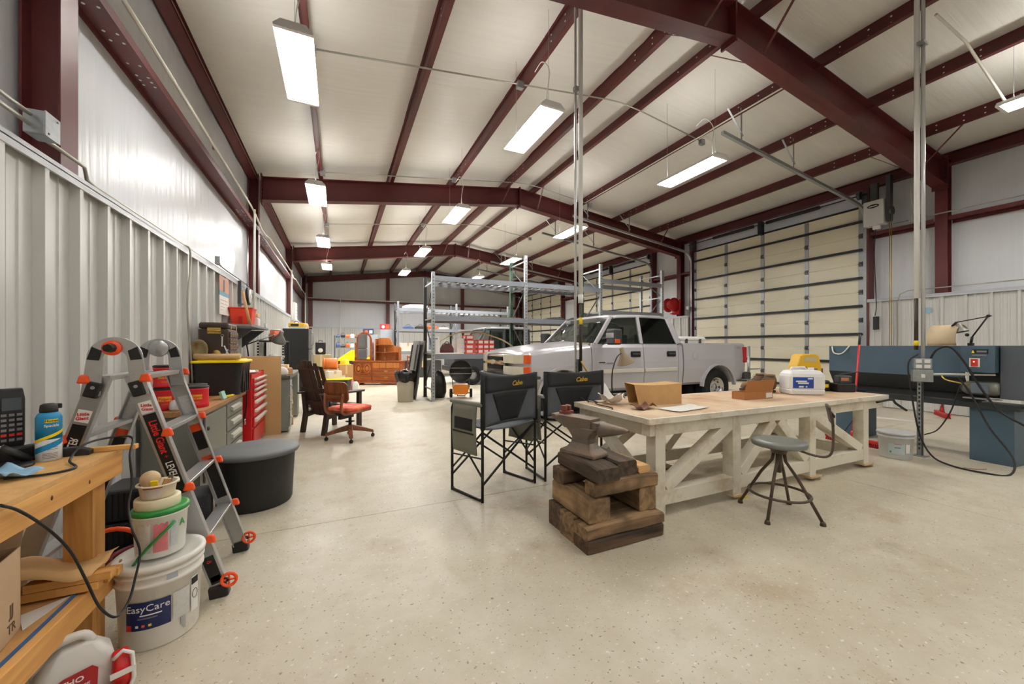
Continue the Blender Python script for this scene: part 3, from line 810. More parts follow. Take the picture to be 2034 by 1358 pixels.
# body: waisted block along local x, heel at -x
b = MB()
prof = [(-.155, .09, 0), (-.15, .088, .025), (-.10, .07, .05), (-.075, .052, .085), (-.07, .05, .12), (-.10, .055, .16), (-.13, .058, .185), (-.15, .058, .20)]
rg = []
for x, wd, z in prof:
    hx = -x + .0
    rg.append([(x * 1.0, -wd, z), (hx * .95, -wd, z), (hx, -wd * .6, z), (hx, wd * .6, z), (hx * .95, wd, z), (x, wd, z), (x * 1.0, wd * .6, z), (x, -wd * .6, z)])
b.loft(rg, smooth=False)
b.build('body', RUST2, an, bev=.008)
MB().prism([(-.26, .262), (.10, .262), (.10, .20), (-.13, .175), (-.26, .235)], -.058, .058, 'y').build('face', RUST2, an, bev=.005)
MB().bx(.10, .155, -.05, .05, .2, .243).build('table_step', RUST2, an, bev=.004)
b = MB(); rg = []
for i in range(9):
    t = i / 8; x = .15 + .21 * t; r = .05 * (1 - t) ** .7 + .006; zc = .195 + .022 * t
    rg.append([(x, r * math.cos(a), zc + r * .95 * math.sin(a)) for a in [2 * PI * k / 14 for k in range(14)]])
b.loft(rg); b.build('horn', RUST2, an)
cl_ = thing('copper_clamp', 'small reddish copper block on the anvil heel', 'block', (1.555, 2.44, .792), .3)
MB().bx(-.05, .05, -.03, .03, 0, .02).build('base', mat('copper_red', (140, 78, 62), .45, .3, var=.2), cl_, bev=.003)
for x in (-.025, .02): MB().bx(x - .013, x + .013, -.022, .022, .02, .06).build('jaw', MATS['copper_red'], cl_, bev=.003)

# ---- stool
st = thing('metal_stool', 'old steel drafting stool with round grey seat and small backrest', 'stool', (3.1, 1.84, 0), math.radians(-59))
SEATM = mat('seat_grey', (128, 132, 128), .4, .4, var=.18, scale=6)
TUBR = mat('stool_brown', (92, 78, 68), .45, .4, var=.2, scale=12)
MB().lathe([(.001, .535), (.15, .535), (.178, .528), (.184, .54), (.184, .556), (.176, .567), (.12, .572), (.001, .568)], n=36).build('seat', SEATM, st)
MB().cyl((0, 0, .32), (0, 0, .535), .018, n=12).build('screw_post', TUBR, st)
MB().lathe([(.001, .47), (.05, .47), (.06, .50), (.09, .527), (.001, .534)], n=20).build('hub', TUBR, st)
for k in range(4):
    a = -.26 + k * PI / 2; d = V((math.cos(a), math.sin(a), 0))
    l = MB().tube([d * .03 + V((0, 0, .5)), d * .045 + V((0, 0, .41)), d * .12 + V((0, 0, .3)), d * .268 + V((0, 0, .02))], .011, n=8).build('leg', TUBR, st)
    MB().lathe([(.001, 0), (.02, 0), (.017, .02), (.011, .03), (.001, .03)], d * .27, 10).build('foot', TUBR, l)
MB().tube(arc((0, 0, .165), .2, 0, 2 * PI, 40, 'z')[:-1], .010, n=8, closed=True).build('foot_ring', TUBR, st)
ba = MB().tube(bez([(.1, 0, .515), (.2, -.02, .49), (.28, -.03, .49), (.315, -.035, .54), (.32, -.035, .66), (.315, -.035, .79)], 24), .0085, n=8)
ba.build('back_bar', TUBR, st)
bk = MB(); 
for k in range(4): bk.box((.30 + .002, -.125 + k * .06, .80), (.012, .054, .13), (0, -.18, .05 * (k - 1.5)))
bk.bx(.315, .322, -.13, .07, .79, .81)
bk.build('backrest', mat('back_dark', (74, 64, 58), .6), st)

# ---- camp chairs
FAB = mat('chair_fabric', (84, 88, 94), .85, var=.12, scale=10, bump=.2, bscale=120)
FABD = mat('chair_mesh', (30, 31, 34), .9, var=.2, scale=90)
FABO = mat('chair_olive', (128, 128, 116), .85, var=.1, bump=.2, bscale=100)
CFR = plain('chair_frame', (44, 42, 42), .4, .5)
GOLD = plain('gold_thread', (226, 180, 40), .5)
def camp_chair(lab, loc, rz):
    t = thing('camp_chair', lab, 'chair', loc, rz, 'black folding camp chairs')
    w, dp = .325, .21
    for s_ in (-1, 1):
        MB().tube([(s_ * w, -dp, 0.0), (s_ * w, -dp, 1.05)], .0125, n=8).build('back_post', CFR, t)
        MB().tube([(s_ * w, dp, 0.0), (s_ * w, dp, .74)] + [(s_ * w, dp - .02, .78), (s_ * w, dp - .06, .795), (s_ * w, -dp, .795)], .0125, n=8).build('front_post', CFR, t)
        MB().tube([(s_ * w, -dp, .03), (s_ * w, -dp + .03, .012), (s_ * w, dp - .03, .012), (s_ * w, dp, .03)], .0115, n=8).build('floor_bar', CFR, t)
        MB().box((s_ * w, -.005, .805), (.06, dp * 2 + .02, .03)).build('arm_pad', FABO, t, bev=.012)
        MB().bar((s_ * w, -dp, .36), (s_ * w, dp, .33), .012, .012).build('side_bar', CFR, t)
    for y in (-dp, dp):
        MB().bar((-w, y, .14), (w, y, .58), .012, .016).bar((w, y + .012, .14), (-w, y + .012, .58), .012, .016).build('cross_brace', CFR, t)
    for s_ in (-1, 1): MB().bar((s_ * w, -dp, .2), (s_ * w, dp, .58), .01, .014).bar((s_ * w, -dp, .58), (s_ * w, dp, .2), .01, .014).build('side_brace', CFR, t)
    MB().grid(lambda a, b: (-.29 + .58 * a, -dp - .02 + .46 * b, .60 - .035 * math.sin(PI * a) * (.5 + .5 * math.sin(PI * b))), 10, 8).build('seat', FAB, t, solid=.01)
    def back(a, b, off=0):
        z = .62 + .43 * b; sag = .05 * math.sin(PI * a) * (1 - .2 * b)
        hw = .31 - .12 * math.exp(-((b - .28) / .28) ** 2) * 0
        return (-hw + 2 * hw * a, -dp - .015 + sag * .9 - off, z - .02 * math.sin(PI * a) * (b > .99))
    bk = MB().grid(lambda a, b: back(a, b), 14, 12).build('back_panel', FAB, t, solid=.012)
    MB().grid(lambda a, b: back(.5 + (a - .5) * (.34 + .36 * b), .06 + .56 * b, .01), 10, 8).build('mesh_panel', FABD, bk, solid=.004)
    MB().grid(lambda a, b: back(a, .66 + .34 * b, .012), 14, 4).build('top_band', mat('chair_black', (40, 42, 46), .8, var=.1), bk, solid=.006)
    for s_ in (-1, 1): MB().cyl((s_ * w, -dp - .004, .6), (s_ * w, -dp - .004, 1.05), .021, n=10).build('post_sleeve', FABD, bk)
    txt("Cabela's", .062, GOLD, bk, frame(V(back(.68, .80, .022)) , (1, .05, .02), (0, 0, 1)), shear=.4, bold=.01)
    # side pouch
    p = MB().grid(lambda a, b: (-w - .02 - .012 * math.sin(PI * b), -dp + .05 + .32 * a, .38 + .42 * b), 6, 8).build('side_pouch', FABO, t, solid=.012)
    MB().bx(-w - .042, -w - .034, -dp + .09, -dp + .33, .58, .68).build('pocket', FABD, p)
    MB().bx(-w - .041, -w - .033, -dp + .07, -dp + .36, .55, .562).build('zip', INK, p)
    p = MB().grid(lambda a, b: (w + .02 + .012 * math.sin(PI * b), -dp + .05 + .32 * a, .38 + .42 * b), 6, 8).build('side_pouch', FABO, t, solid=.012)
    return t
camp_chair('black folding camp chair with yellow script, standing apart from the conduit post', (1.315, 3.29, 0), math.radians(20.6))
camp_chair('black folding camp chair half hidden behind the conduit post', (2.135, 3.41, 0), math.radians(-1))

# ---- things on the white workbench
TT = TZ + .0005
def onb(u, v): return atZ(u, v, TZ)
# paper bag
p = V((2.72, 2.72, TT)); t = thing('paper_bag', 'brown kraft paper bag lying on its side on the white workbench', 'bag', p, math.radians(-6))
def bagp(a, b): return 0
b = MB()
rg = []
for i in range(6):
    k = i / 5; x = .20 - .42 * k; f = 1 - .12 * (k > .7) ; hz = .19 * (1 - .06 * math.sin(PI * k)); hy = .11
    rg.append([(x - .05 * (k ** 2), -hy, 0), (x, hy, 0), (x - .05 * k, hy, hz), (x - .1 * k, -hy, hz)])
b.loft(rg, smooth=False, cap=False)
b.f.append([0, 1, 2, 3]); b.m.append(0); b.s.append(False)
b.build('body', KRAFT, t, solid=.002)
b = MB().grid(lambda a, c: (.203, -.1 + .2 * a, .01 + .16 * c), 1, 1).build('folded_base', KRAFT, t, solid=.003)
def sheet(name, lab, cat, loc, rz, w, h, m, curl=.01, seed=1, tri=False):
    def fn(a, b):
        return ((a - .5) * w * (1 - .0 * b), (b - .5) * h, .004 + curl * (noise.noise((a * 2.3, b * 2.1, seed)) + .6) * (abs(a - .5) + abs(b - .5)))
    o = MB().grid(fn, 10, 8).build(name, m, solid=.0015); o.location = loc; o.rotation_euler = (0, 0, rz)
    return tag(o, lab, cat)
sheet('paper_sheet', 'white sheet of paper lying at the front edge of the white workbench', 'paper', (2.68, 2.36, TT), .15, .44, .2, PAPER, .012)
o = sheet('crumpled_paper', 'crumpled cream paper beside the gooseneck lamp', 'paper', (2.3, 2.84, TT), .6, .2, .2, PAPER, .16, 5)
o = sheet('leather_scrap', 'brown leather scrap lying in front of the paper bag', 'scrap', (2.36, 2.5, TT), .2, .22, .12, mat('leather_brown', (112, 74, 56), .6, var=.3), .06, 9)
# gooseneck lamp
t = thing('gooseneck_lamp', 'gooseneck lamp with dusty beige cone shade clamped to the white workbench', 'lamp', (2.46, 3.02, TT))
MB().lathe([(.001, 0), (.045, 0), (.05, .012), (.02, .03), (.001, .03)], n=16).build('base', BLACKM, t)
gp = bez([(0, 0, .03), (-.01, .0, .16), (.0, -.0, .30), (.05, 0, .42), (.12, 0, .475)], 24)
MB().tube(gp, .006, n=8).build('gooseneck', BLACKM, t)
A = Mx.Rotation(math.radians(152), 3, 'Y')
MB().lathe([(.001, -.06), (.022, -.06), (.024, 0), (.04, .02), (.046, .035), (.085, .10), (.088, .104), (.08, .1), (.04, .03), (.001, .02)], (.125, 0, .46), 20, Mx.Rotation(math.radians(160), 3, 'Y')).build('shade', mat('dusty_beige', (150, 132, 106), .6, var=.15), t)
MB().ball((.125 + .02, 0, .42), .03, 10).build('bulb', PAPERT, t)
MB().tube(bez([(-.05, 0, .01), (-.2, -.1, .008), (-.3, -.02, .008), (-.34, .09, .02), (-.36, .11, -.2)], 20), .004, n=5).build('cord', CORD, t)
# cable tangle and torch hose
o = MB().tube(bez([(2.12, 2.95, TT + .01), (2.15, 2.98, TT + .03), (2.2, 2.92, TT + .01), (2.16, 2.9, TT + .012), (2.12, 2.8, TT + .01), (2.12, 2.62, TT + .01), (2.08, 2.56, TT + .008)], 40), .005, n=6).build('hose_tangle', CORD)
tag(o, 'thin black air hose tangled on the corner of the white workbench', 'hose')
# open cardboard box
t = thing('open_carton', 'small open brown cardboard carton with its lid up on the white workbench', 'box', (3.86, 2.55, TT), math.radians(-3))
b = MB()
for q in ((-.2, .2, -.07, .07, 0, .003), (-.2, .2, -.073, -.07, 0, .075), (-.2, .2, .07, .073, 0, .075), (-.203, -.2, -.07, .07, 0, .075), (.2, .203, -.07, .07, 0, .075)): b.bx(*q)
b.build('tray', mat('carton_brown', (166, 112, 62), .8, var=.06), t)
MB().prism([(-.068, .078), (-.10, .19), (-.097, .19), (-.065, .078)], -.2, .2, 'x').build('lid', MATS['carton_brown'], t)
MB().bx(.1, .19, -.0745, -.073, .01, .06).build('label', PAPERT, t)
o = MB().ball((0, 0, .06), .07, 12, (1, .8, .8)); o.v = [(x + .012 * noise.noise((x * 40, y * 40, z * 40)), y + .012 * noise.noise((x * 40 + 5, y * 40, z * 40)), z) for x, y, z in o.v]
o = o.build('plastic_wrap', mat('crinkle', (222, 220, 216), .25, var=.2, scale=30)); o.location = (4.16, 2.6, TT - .003); tag(o, 'crumpled clear plastic wrap beside the open carton', 'wrapping')
# white jug
t = thing('white_jug', 'white plastic jug with blue label on the white workbench', 'jug', (4.72, 2.56, TT), math.radians(-30))
JUG = mat('jug_white', (236, 238, 240), .35, var=.03)
def rrect(w, d, z, r=.03, n=4):
    o = []
    for cx_, cy_, a0 in ((w - r, d - r, 0), (-w + r, d - r, PI / 2), (-w + r, -d + r, PI), (w - r, -d + r, PI * 1.5)):
        for i in range(n + 1):
            a = a0 + PI / 2 * i / n; o.append((cx_ + r * math.cos(a), cy_ + r * math.sin(a), z))
    return o
MB().loft([rrect(.165, .105, 0), rrect(.178, .118, .012), rrect(.18, .12, .05), rrect(.175, .115, .06), rrect(.18, .12, .07), rrect(.18, .12, .20), rrect(.172, .112, .23), rrect(.15, .09, .262), rrect(.10, .05, .272)], smooth=False).build('body', JUG, t, bev=.004)
MB().tube([(-.12, 0, .25), (-.1, 0, .29), (.03, 0, .295), (.05, 0, .262)], .016, n=10).build('handle', JUG, t)
MB().cyl((.1, 0, .26), (.1, 0, .295), .028, n=16).build('cap', WHITEP, t)
lb = MB().bx(-.16, .05, -.1215, -.12, .075, .195).build('label', plain('label_blue', (32, 70, 160), .4), t)
for i, (x0, x1, z0, z1) in enumerate(((-.13, -.02, .142, .158), (-.11, .0, .122, .138), (-.1, -.05, .083, .1), (-.03, -.015, .083, .1), (-.01, .04, .172, .186))):
    MB().bx(x0, x1, -.1225, -.1215, z0, z1).build('print_line', WHITEINK, lb)
# yellow jump starter
t = thing('jump_starter', 'yellow portable jump starter pack with black base on the white workbench', 'jump starter', (5.16, 2.74, TT), math.radians(-24))
JY = mat('tool_yellow', (226, 178, 40), .45, var=.08)
MB().bx(-.2, .2, -.11, .11, 0, .13).build('base', BLACKP, t, bev=.02)
MB().prism([(-.17, .13), (.1, .13), (.12, .2), (.115, .3), (.085, .42), (.05, .44), (-.1, .44), (-.13, .42), (-.17, .3), (-.19, .2)], -.08, .08, 'y').build('body', JY, t, bev=.012)
MB().prism([(-.11, .35), (.06, .35), (.045, .405), (-.08, .405)], -.084, .084, 'y').build('handle_opening', plain('through_dark', (196, 186, 150), .7), t)
pn = MB().bx(-.02, .06, -.086, -.08, .2, .27).build('display', GREY, t); MB().bx(-.13, -.07, -.085, -.08, .25, .29).build('badge', INK, t)
MB().bx(.122, .15, -.06, .06, .13, .27).build('jaw_holder', HINGE, t, bev=.005)
lb = MB().bx(-.03, .17, -.1125, -.11, .045, .085).build('label', YELLOW, t)
txt('PAC', .036, INK, lb, frame((.07, -.1128, .065), (1, 0, 0), (0, 0, 1)), bold=.02)
MB().tube(bez([(-.17, -.05, .2), (-.25, -.06, .25), (-.3, -.05, .15), (-.26, -.04, .05), (-.2, -.03, .05)], 20), .007, n=6).build('cable', CORD, t)
# second black tool with grip
t = thing('welding_spool', 'small dark tool with a lever lying beside the jump starter', 'tool', (5.4, 2.5, TT), math.radians(-30))
MB().bx(-.1, .1, -.08, .08, 0, .1).build('base', BLACKM, t, bev=.012)
MB().bx(-.05, .08, -.05, .05, .1, .19).build('housing', HINGE, t, bev=.012)
MB().bx(-.04, .04, -.055, -.05, .13, .165).build('label', mat('rust_label', (176, 112, 80), .6), t)
MB().bar((-.02, 0, .2), (.2, .02, .235), .01, .01).build('lever', HINGE, t)
MB().cyl((.1, -.02, .05), (.14, -.02, .05), .03, n=12).build('knob', HINGE, t)
# boots
def boot(lab, loc, rz):
    t = thing('work_boot', lab, 'boot', loc, rz, 'brown work boots on the workbench')
    LEA = mat('suede_brown', (122, 96, 70), .8, var=.25, scale=9, bump=.4, bscale=30)
    rg = []
    for x, w, z0, z1 in ((-.14, .03, .03, .06), (-.12, .045, .022, .10), (-.05, .05, .022, .12), (.0, .047, .022, .15), (.04, .05, .022, .19), (.1, .052, .022, .205), (.145, .045, .025, .2)):
        rg.append([(x, w * math.cos(a), (z0 + z1) / 2 + (z1 - z0) / 2 * math.sin(a)) for a in [2 * PI * k / 12 for k in range(12)]])
    MB().loft(rg).build('upper', LEA, t)
    MB().prism([(-.155, -.03), (-.13, -.05), (.13, -.045), (.15, 0), (.13, .045), (-.13, .05), (-.155, .03)], 0, .028, 'z').build('sole', mat('sole_brown', (70, 56, 44), .8), t, bev=.004)
    MB().tube(arc((.092, 0, .195), .046, 0, 2 * PI, 16, 'z')[:-1], .012, n=6, closed=True).build('collar', LEA, t)
    for k in range(4): MB().bar((-.03 + k * .018, -.03, .135 + k * .017), (-.03 + k * .018, .03, .135 + k * .017), .005, .005).build('lace', BLACKP, t)
    return t
boot('brown suede work boot standing behind the white jug', (4.56, 3.0, TT), math.radians(-24))
boot('brown work boot leaning close to the other boot', (4.48, 2.83, TT), math.radians(-10))
RH = bez([(5.2, 2.095, .7), (5.5, 2.09, .71), (5.62, 2.1, .66), (5.75, 2.06, .58)], 16)
tag(MB().tube(RH, .012, n=8).build("rubber_hose", CORD), 'short black rubber hose poking out under the bench top corner', 'hose')
# ================================================================ silver crew-cab pickup, nose towards the left wall
PAINT = mat('pickup_silver', (196, 194, 200), .28, .35, var=.03, scale=2, coat=.5)
PTRIM = mat('pickup_trim', (206, 200, 190), .4, var=.03)
DARKP = mat('pickup_dark_plastic', (52, 54, 58), .55, var=.1)
GLS = plain('pickup_glass', (34, 44, 38), .04, alpha=.4)
GLD = plain('pickup_glass_tinted', (10, 13, 12), .04, alpha=.9)
INT = mat('pickup_interior', (150, 140, 120), .8, var=.1)
AMBER = plain('amber_lens', (214, 84, 30), .2)
LENS = plain('headlight_lens', (214, 210, 190), .12, coat=.5)
tk = thing('pickup_truck', 'silver crew-cab pickup truck parked before the overhead door', 'pickup truck', (2.57, 5.65, 0))
W2 = 1.0
def sect(x, zb, zt, ins=0.0, crown=.04, sh=.07):
    """closed cross-section of the lower body at x"""
    h = [(.09 + ins, zb), (.03 + ins, zb + .05), (.0 + ins, zb + (zt - zb) * .38), (.0 + ins, zb + (zt - zb) * .6), (.025 + ins, zt - sh), (.06 + ins, zt - sh * .35), (.14 + ins, zt), (.55, zt + crown * .7), (W2, zt + crown)]
    return [(x, y, z) for y, z in h] + [(x, 2 * W2 - y, z) for y, z in h[-2::-1]]
def boolcut(o, cuts):
    for c in cuts:
        m = o.modifiers.new('b', 'BOOLEAN'); m.operation = 'DIFFERENCE'; m.solver = 'EXACT'; m.object = c
    dg = bpy.context.evaluated_depsgraph_get()
    me = bpy.data.meshes.new_from_object(o.evaluated_get(dg)); o.modifiers.clear(); o.data = me
    for c in cuts: bpy.data.objects.remove(c)
def cutter(x, r):
    o = MB().cyl((x, -.3, .41), (x, .34, .41), r, n=32).cyl((x, 1.66, .41), (x, 2.3, .41), r, n=32)
    o = o.build('cut', PAINT, tk); return o
fx, rx = .97, 4.86
bpy.context.view_layer.update()
b = MB().loft([sect(.20, .62, 1.165, .2, .02), sect(.27, .56, 1.19, .11, .04), sect(.36, .5, 1.205, .03, .05), sect(.6, .46, 1.24, .01, .06), sect(1.0, .44, 1.28, 0, .07), sect(1.578, .44, 1.33, 0, .07)], smooth=False)
o = b.build('front_body', PAINT, tk); c = [cutter(fx, .47)]; bpy.context.view_layer.update(); boolcut(o, c)
o.modifiers.new('bevel', 'BEVEL').width = .012; o.modifiers['bevel'].angle_limit = .5
b = MB().loft([sect(1.62, .47, 1.32, .05, 0), sect(3.80, .47, 1.34, .05, 0)], smooth=False); b.build('cab_floor', DARKP, tk)
def door(x0, x1, nm):
    rg = []
    for x in (x0, x1): rg.append([(x, y, z) for y, z in ((.06, .46), (.02, .52), (0, .8), (0, 1.0), (.02, 1.27), (.05, 1.345), (.09, 1.345), (.09, .46))])
    d = MB().loft(rg, smooth=False).build(nm, PAINT, tk, bev=.012)
    rg = [[(p[0], 2 * W2 - p[1], p[2]) for p in r] for r in rg]
    MB().loft(rg, smooth=False).build(nm, PAINT, tk)
    return d
d1 = door(1.585, 2.786, 'front_door'); d2 = door(2.794, 3.70, 'rear_door')
MB().loft([sect(3.706, .46, 1.35, 0, 0), sect(3.815, .46, 1.35, 0, 0)], smooth=False).build('cab_corner', PAINT, tk)
b = MB().loft([sect(3.85, .5, 1.37, 0, -.02, .04), sect(5.4, .5, 1.37, 0, -.02, .04), sect(5.78, .55, 1.37, .03, -.02, .04)], smooth=False)
o = b.build('bed', PAINT, tk)
k = MB().bx(3.92, 5.72, .12, 1.88, .9, 1.6).build('cut', PAINT, tk); c = [cutter(rx, .475), k]; bpy.context.view_layer.update(); boolcut(o, c)
o.modifiers.new('bevel', 'BEVEL').width = .012; o.modifiers['bevel'].angle_limit = .5
# wheel arch flares
for hx in (fx, rx):
    pts = [(hx + .505 * math.cos(a), .0, .41 + .505 * math.sin(a)) for a in [PI * (.03 + .94 * i / 20) for i in range(21)]]
    b = MB()
    for i in range(20): b.bar(pts[i], pts[i + 1], .045, .07, (0, 1, 0))
    b.build('arch_flare', PAINT, tk)
    MB().lathe([(.001, 0), (.46, 0), (.46, .3), (.001, .3)], (hx, .35, .41), 24, Mx.Rotation(-PI / 2, 3, 'X')).build('wheel_well', mat('well_black', (16, 16, 17), .9), tk)
# cab: roof, pillars, glass
RZ = 1.92
def cr(x, ins, z, c=.03): return [(x, ins, z - .05), (x, ins + .05, z), (x, .6, z + c), (x, W2, z + c), (x, 1.4, z + c), (x, 2 - ins - .05, z), (x, 2 - ins, z - .05), (x, 1.7, z - .07), (x, 1.0, z - .07), (x, .3, z - .07)]
MB().loft([cr(2.12, .24, 1.85, .0), cr(2.3, .21, 1.895), cr(2.8, .2, RZ), cr(3.45, .2, RZ), cr(3.66, .22, 1.87, .01)]).build('roof', PAINT, tk)
for s_ in (0, 1):
    Y = lambda y: y if not s_ else 2 - y
    for p0, p1, w in (((1.68, .06, 1.33), (2.17, .24, 1.86), .07), ((2.76, .06, 1.34), (2.80, .22, 1.88), .075), ((3.74, .06, 1.34), (3.60, .23, 1.87), .13)):
        MB().bar((p0[0], Y(p0[1]), p0[2]), (p1[0], Y(p1[1]), p1[2]), w, .05, (0, 1, 0)).build('pillar', PAINT, tk, bev=.01)
    b = MB(); pl = [(1.74, .065, 1.345), (2.73, .065, 1.345), (2.77, .22, 1.855), (2.2, .235, 1.85)]
    b.add([(x, Y(y), z) for x, y, z in pl], [(0, 1, 2, 3)]).build('front_window', GLS, tk, solid=.006)
    pl = [(2.82, .065, 1.345), (3.67, .065, 1.345), (3.56, .225, 1.85), (2.85, .22, 1.855)]
    MB().add([(x, Y(y), z) for x, y, z in pl], [(0, 1, 2, 3)]).build('rear_window', GLD, tk, solid=.006)
    MB().bar((1.66, Y(.06), 1.345), (3.74, Y(.06), 1.345), .03, .02).build('window_sill', DARKP, tk)
def ws(a, b):
    y = .1 + 1.8 * a; y = y + (.15 - .3 * a) * b
    return (1.62 + .55 * b - .12 * math.sin(PI * a) * (1 - b * .3), y, 1.33 + .53 * b)
MB().grid(ws, 8, 4).build('windscreen', GLS, tk, solid=.006)
MB().add([(3.78, .1, 1.36), (3.78, 1.9, 1.36), (3.64, 1.75, 1.84), (3.64, .25, 1.84)], [(0, 1, 2, 3)]).build('back_glass', GLD, tk)
MB().bx(1.5, 1.95, .15, 1.85, 1.2, 1.36).build('dashboard', INT, tk, bev=.03)
MB().tube(arc((1.98, .55, 1.33), .19, 0, 2 * PI, 20, 'x')[:-1], .015, n=6, closed=True).build('steering_wheel', DARKP, tk)
for x in (2.45, 3.35):
    for y in (.55, 1.45):
        s_ = MB().bx(x - .1, x + .08, y - .26, y + .26, 1.1, 1.56).build('seat', mat('seat_dark', (70, 66, 62), .8), tk, bev=.04)
        MB().bx(x - .02, x + .09, y - .13, y + .13, 1.57, 1.74).build('headrest', MATS['seat_dark'], tk, bev=.03)
# nose: grille, lamps, bumper
MB().prism([(.62, .83), (1.38, .83), (1.42, 1.0), (1.38, 1.15), (.62, 1.15), (.58, 1.0)], .1, .2, 'x').build('grille_surround', CHROME, tk, bev=.015)
GR = MB().bx(.085, .1, .64, 1.36, .875, .965).bx(.085, .1, .64, 1.36, 1.04, 1.11).build('grille_mesh', mat('grille_black', (20, 20, 22), .5), tk)
b = MB()
for i in range(24): b.bx(.08, .086, .65 + i * .03, .656 + i * .03, .875, .965).bx(.08, .086, .65 + i * .03, .656 + i * .03, 1.04, 1.11)
for z in (.89, .92, .95, 1.06, 1.09): b.bx(.08, .086, .64, 1.36, z, z + .005)
q = b.build('grille_wire', HINGE, GR); q['kind'] = 'stuff'
MB().bx(.06, .1, .6, 1.4, .98, 1.025).build('grille_bar', CHROME, tk, bev=.008)
MB().prism([(.87, .985), (.94, .985), (.96, .965), (1.04, .965), (1.06, .985), (1.13, .985), (1.12, 1.03), (1.05, 1.03), (1.03, 1.05), (.95, 1.05), (.93, 1.03), (.86, 1.03)], .045, .062, 'x').build('emblem', mat('emblem_pale', (196, 192, 180), .3, .5, var=.05), tk)
for s_ in (0, 1):
    Y = lambda y: y if not s_ else 2 - y
    for z0, z1 in ((1.0, 1.15), (.80, .95)):
        cv = [(.09, .59), (.105, .42), (.14, .26), (.20, .125), (.235, .075)]
        MB().loft([[(x, Y(y), z0), (x, Y(y), z1), (x + .12, Y(y + .03), z1), (x + .12, Y(y + .03), z0)] for x, y in cv], smooth=False).build('headlight', LENS, tk, bev=.006)
        cv = [(.237, .072), (.28, .035), (.33, .008)]
        MB().loft([[(x, Y(y), z0 + .005), (x, Y(y), z1 - .005), (x + .06, Y(y + .06), z1 - .005), (x + .06, Y(y + .06), z0 + .005)] for x, y in cv], smooth=False).build('turn_lamp', AMBER, tk, bev=.006)
b = MB().loft([[(x, y, .74), (x, y, .79), (x + .1, y, .79), (x + .1, y, .74)] for x, y in ((.42, -.02), (.2, .06), (.06, .25), (0, .7), (0, 1.3), (.06, 1.75), (.2, 1.94), (.42, 2.02))], smooth=False)
b.build('bumper_pad', DARKP, tk, bev=.01)
MB().loft([[(x, y, .5), (x - .01, y, .735), (x + .08, y, .735), (x + .08, y, .5)] for x, y in ((.44, -.015), (.22, .06), (.08, .25), (.02, .7), (.02, 1.3), (.08, 1.75), (.22, 1.94), (.44, 2.015))], smooth=False).build('front_bumper', CHROME, tk, bev=.01)
# sides: moulding, handles, mirror, lamps
for x0, x1 in ((1.7, 2.77), (2.81, 3.64)): MB().bx(x0, x1, -.018, .002, .80, .87).build('door_moulding', PTRIM, tk, bev=.008)
for x in (2.58, 3.5):
    h = MB().prism([(x - .11, 1.09), (x + .11, 1.09), (x + .12, 1.12), (x + .11, 1.2), (x - .11, 1.2), (x - .12, 1.17)], -.008, .01, 'y').build('handle_pocket', INK, tk, bev=.004)
    MB().bx(x - .1, x + .08, -.03, -.008, 1.13, 1.165).build('door_handle', DARKP, h, bev=.006)
MB().lathe([(.001, 0), (.085, 0), (.085, .004), (.001, .004)], (4.18, -.001, 1.1), 24, Mx.Rotation(PI / 2, 3, 'X')).build('fuel_door', PAINT, tk, bev=.003)
m = MB().bx(1.78, 1.95, -.36, -.12, 1.32, 1.60).build('mirror', DARKP, tk, bev=.03)
MB().bx(1.765, 1.782, -.34, -.14, 1.44, 1.53).build('mirror_chrome', CHROME, m, bev=.004)
MB().bx(1.79, 1.9, -.363, -.355, 1.35, 1.42).build('marker_lamp', AMBER, m)
for z in (1.36, 1.46): MB().bar((1.83, -.13, z), (1.84, .04, z - .02), .035, .03).build('mirror_arm', DARKP, m)
MB().bx(1.80, 1.95, 2.12, 2.36, 1.32, 1.60).build('mirror', DARKP, tk, bev=.03)
for y in (-.005, 1.905): MB().bx(5.70, 5.795, y, y + .1, .93, 1.28).build('tail_lamp', plain('tail_red', (170, 20, 24), .2), tk, bev=.015)
MB().bx(5.80, 5.92, .02, 1.98, .55, .72).bx(5.70, 5.93, -.01, .2, .56, .71).build('rear_bumper', mat('bumper_dark', (60, 60, 62), .4, .4), tk, bev=.02)
MB().bx(.9, 5.6, .5, 1.5, .35, .5).build('chassis', INK, tk)
MB().bx(1.65, 3.7, -.02, .14, .36, .4).build('running_board', DARKP, tk, bev=.01)
txt('4X4', .075, GREYINK, tk, frame((5.5, -.004, 1.26), (1, 0, 0), (0, 0, 1)), shear=.3)
MB().bx(1.72, 1.86, -.004, .0, .99, 1.01).build('door_badge', CHROME, tk)
MB().bx(1.9, 2.05, -.004, .0, .975, .995).build('door_badge', GREYINK, tk)
# wheels
def wheel(x, y, s_):
    ax = Mx.Rotation(PI / 2 * s_, 3, 'X')
    tr = MB().lathe([(.22, -.12), (.36, -.125), (.395, -.10), (.405, -.05), (.405, .05), (.395, .10), (.36, .125), (.22, .12), (.22, -.12)], (x, y, .405), 36, ax).build('tyre', RUBBER, tk)
    rm = MB().lathe([(.001, .06), (.06, .06), (.075, .045), (.12, .03), (.15, .05), (.205, .07), (.225, .115), (.215, .12), (.19, .08), (.14, .0), (.001, .0)], (x, y, .405), 28, ax).build('rim', CHROME, tr)
    for k in range(8):
        a = 2 * PI * k / 8; c_ = V((x, y, .405)) + ax @ V((.165 * math.cos(a), .165 * math.sin(a), .052))
        MB().lathe([(.001, 0), (.026, 0), (.026, .006), (.001, .006)], c_, 10, ax).build('hand_hole', INK, rm)
for x in (fx, rx): wheel(x, .15, 1); wheel(x, 1.85, -1)
for x in (fx, rx): MB().cyl((x, .3, .405), (x, 1.7, .405), .05, n=8).build('axle', INK, tk)
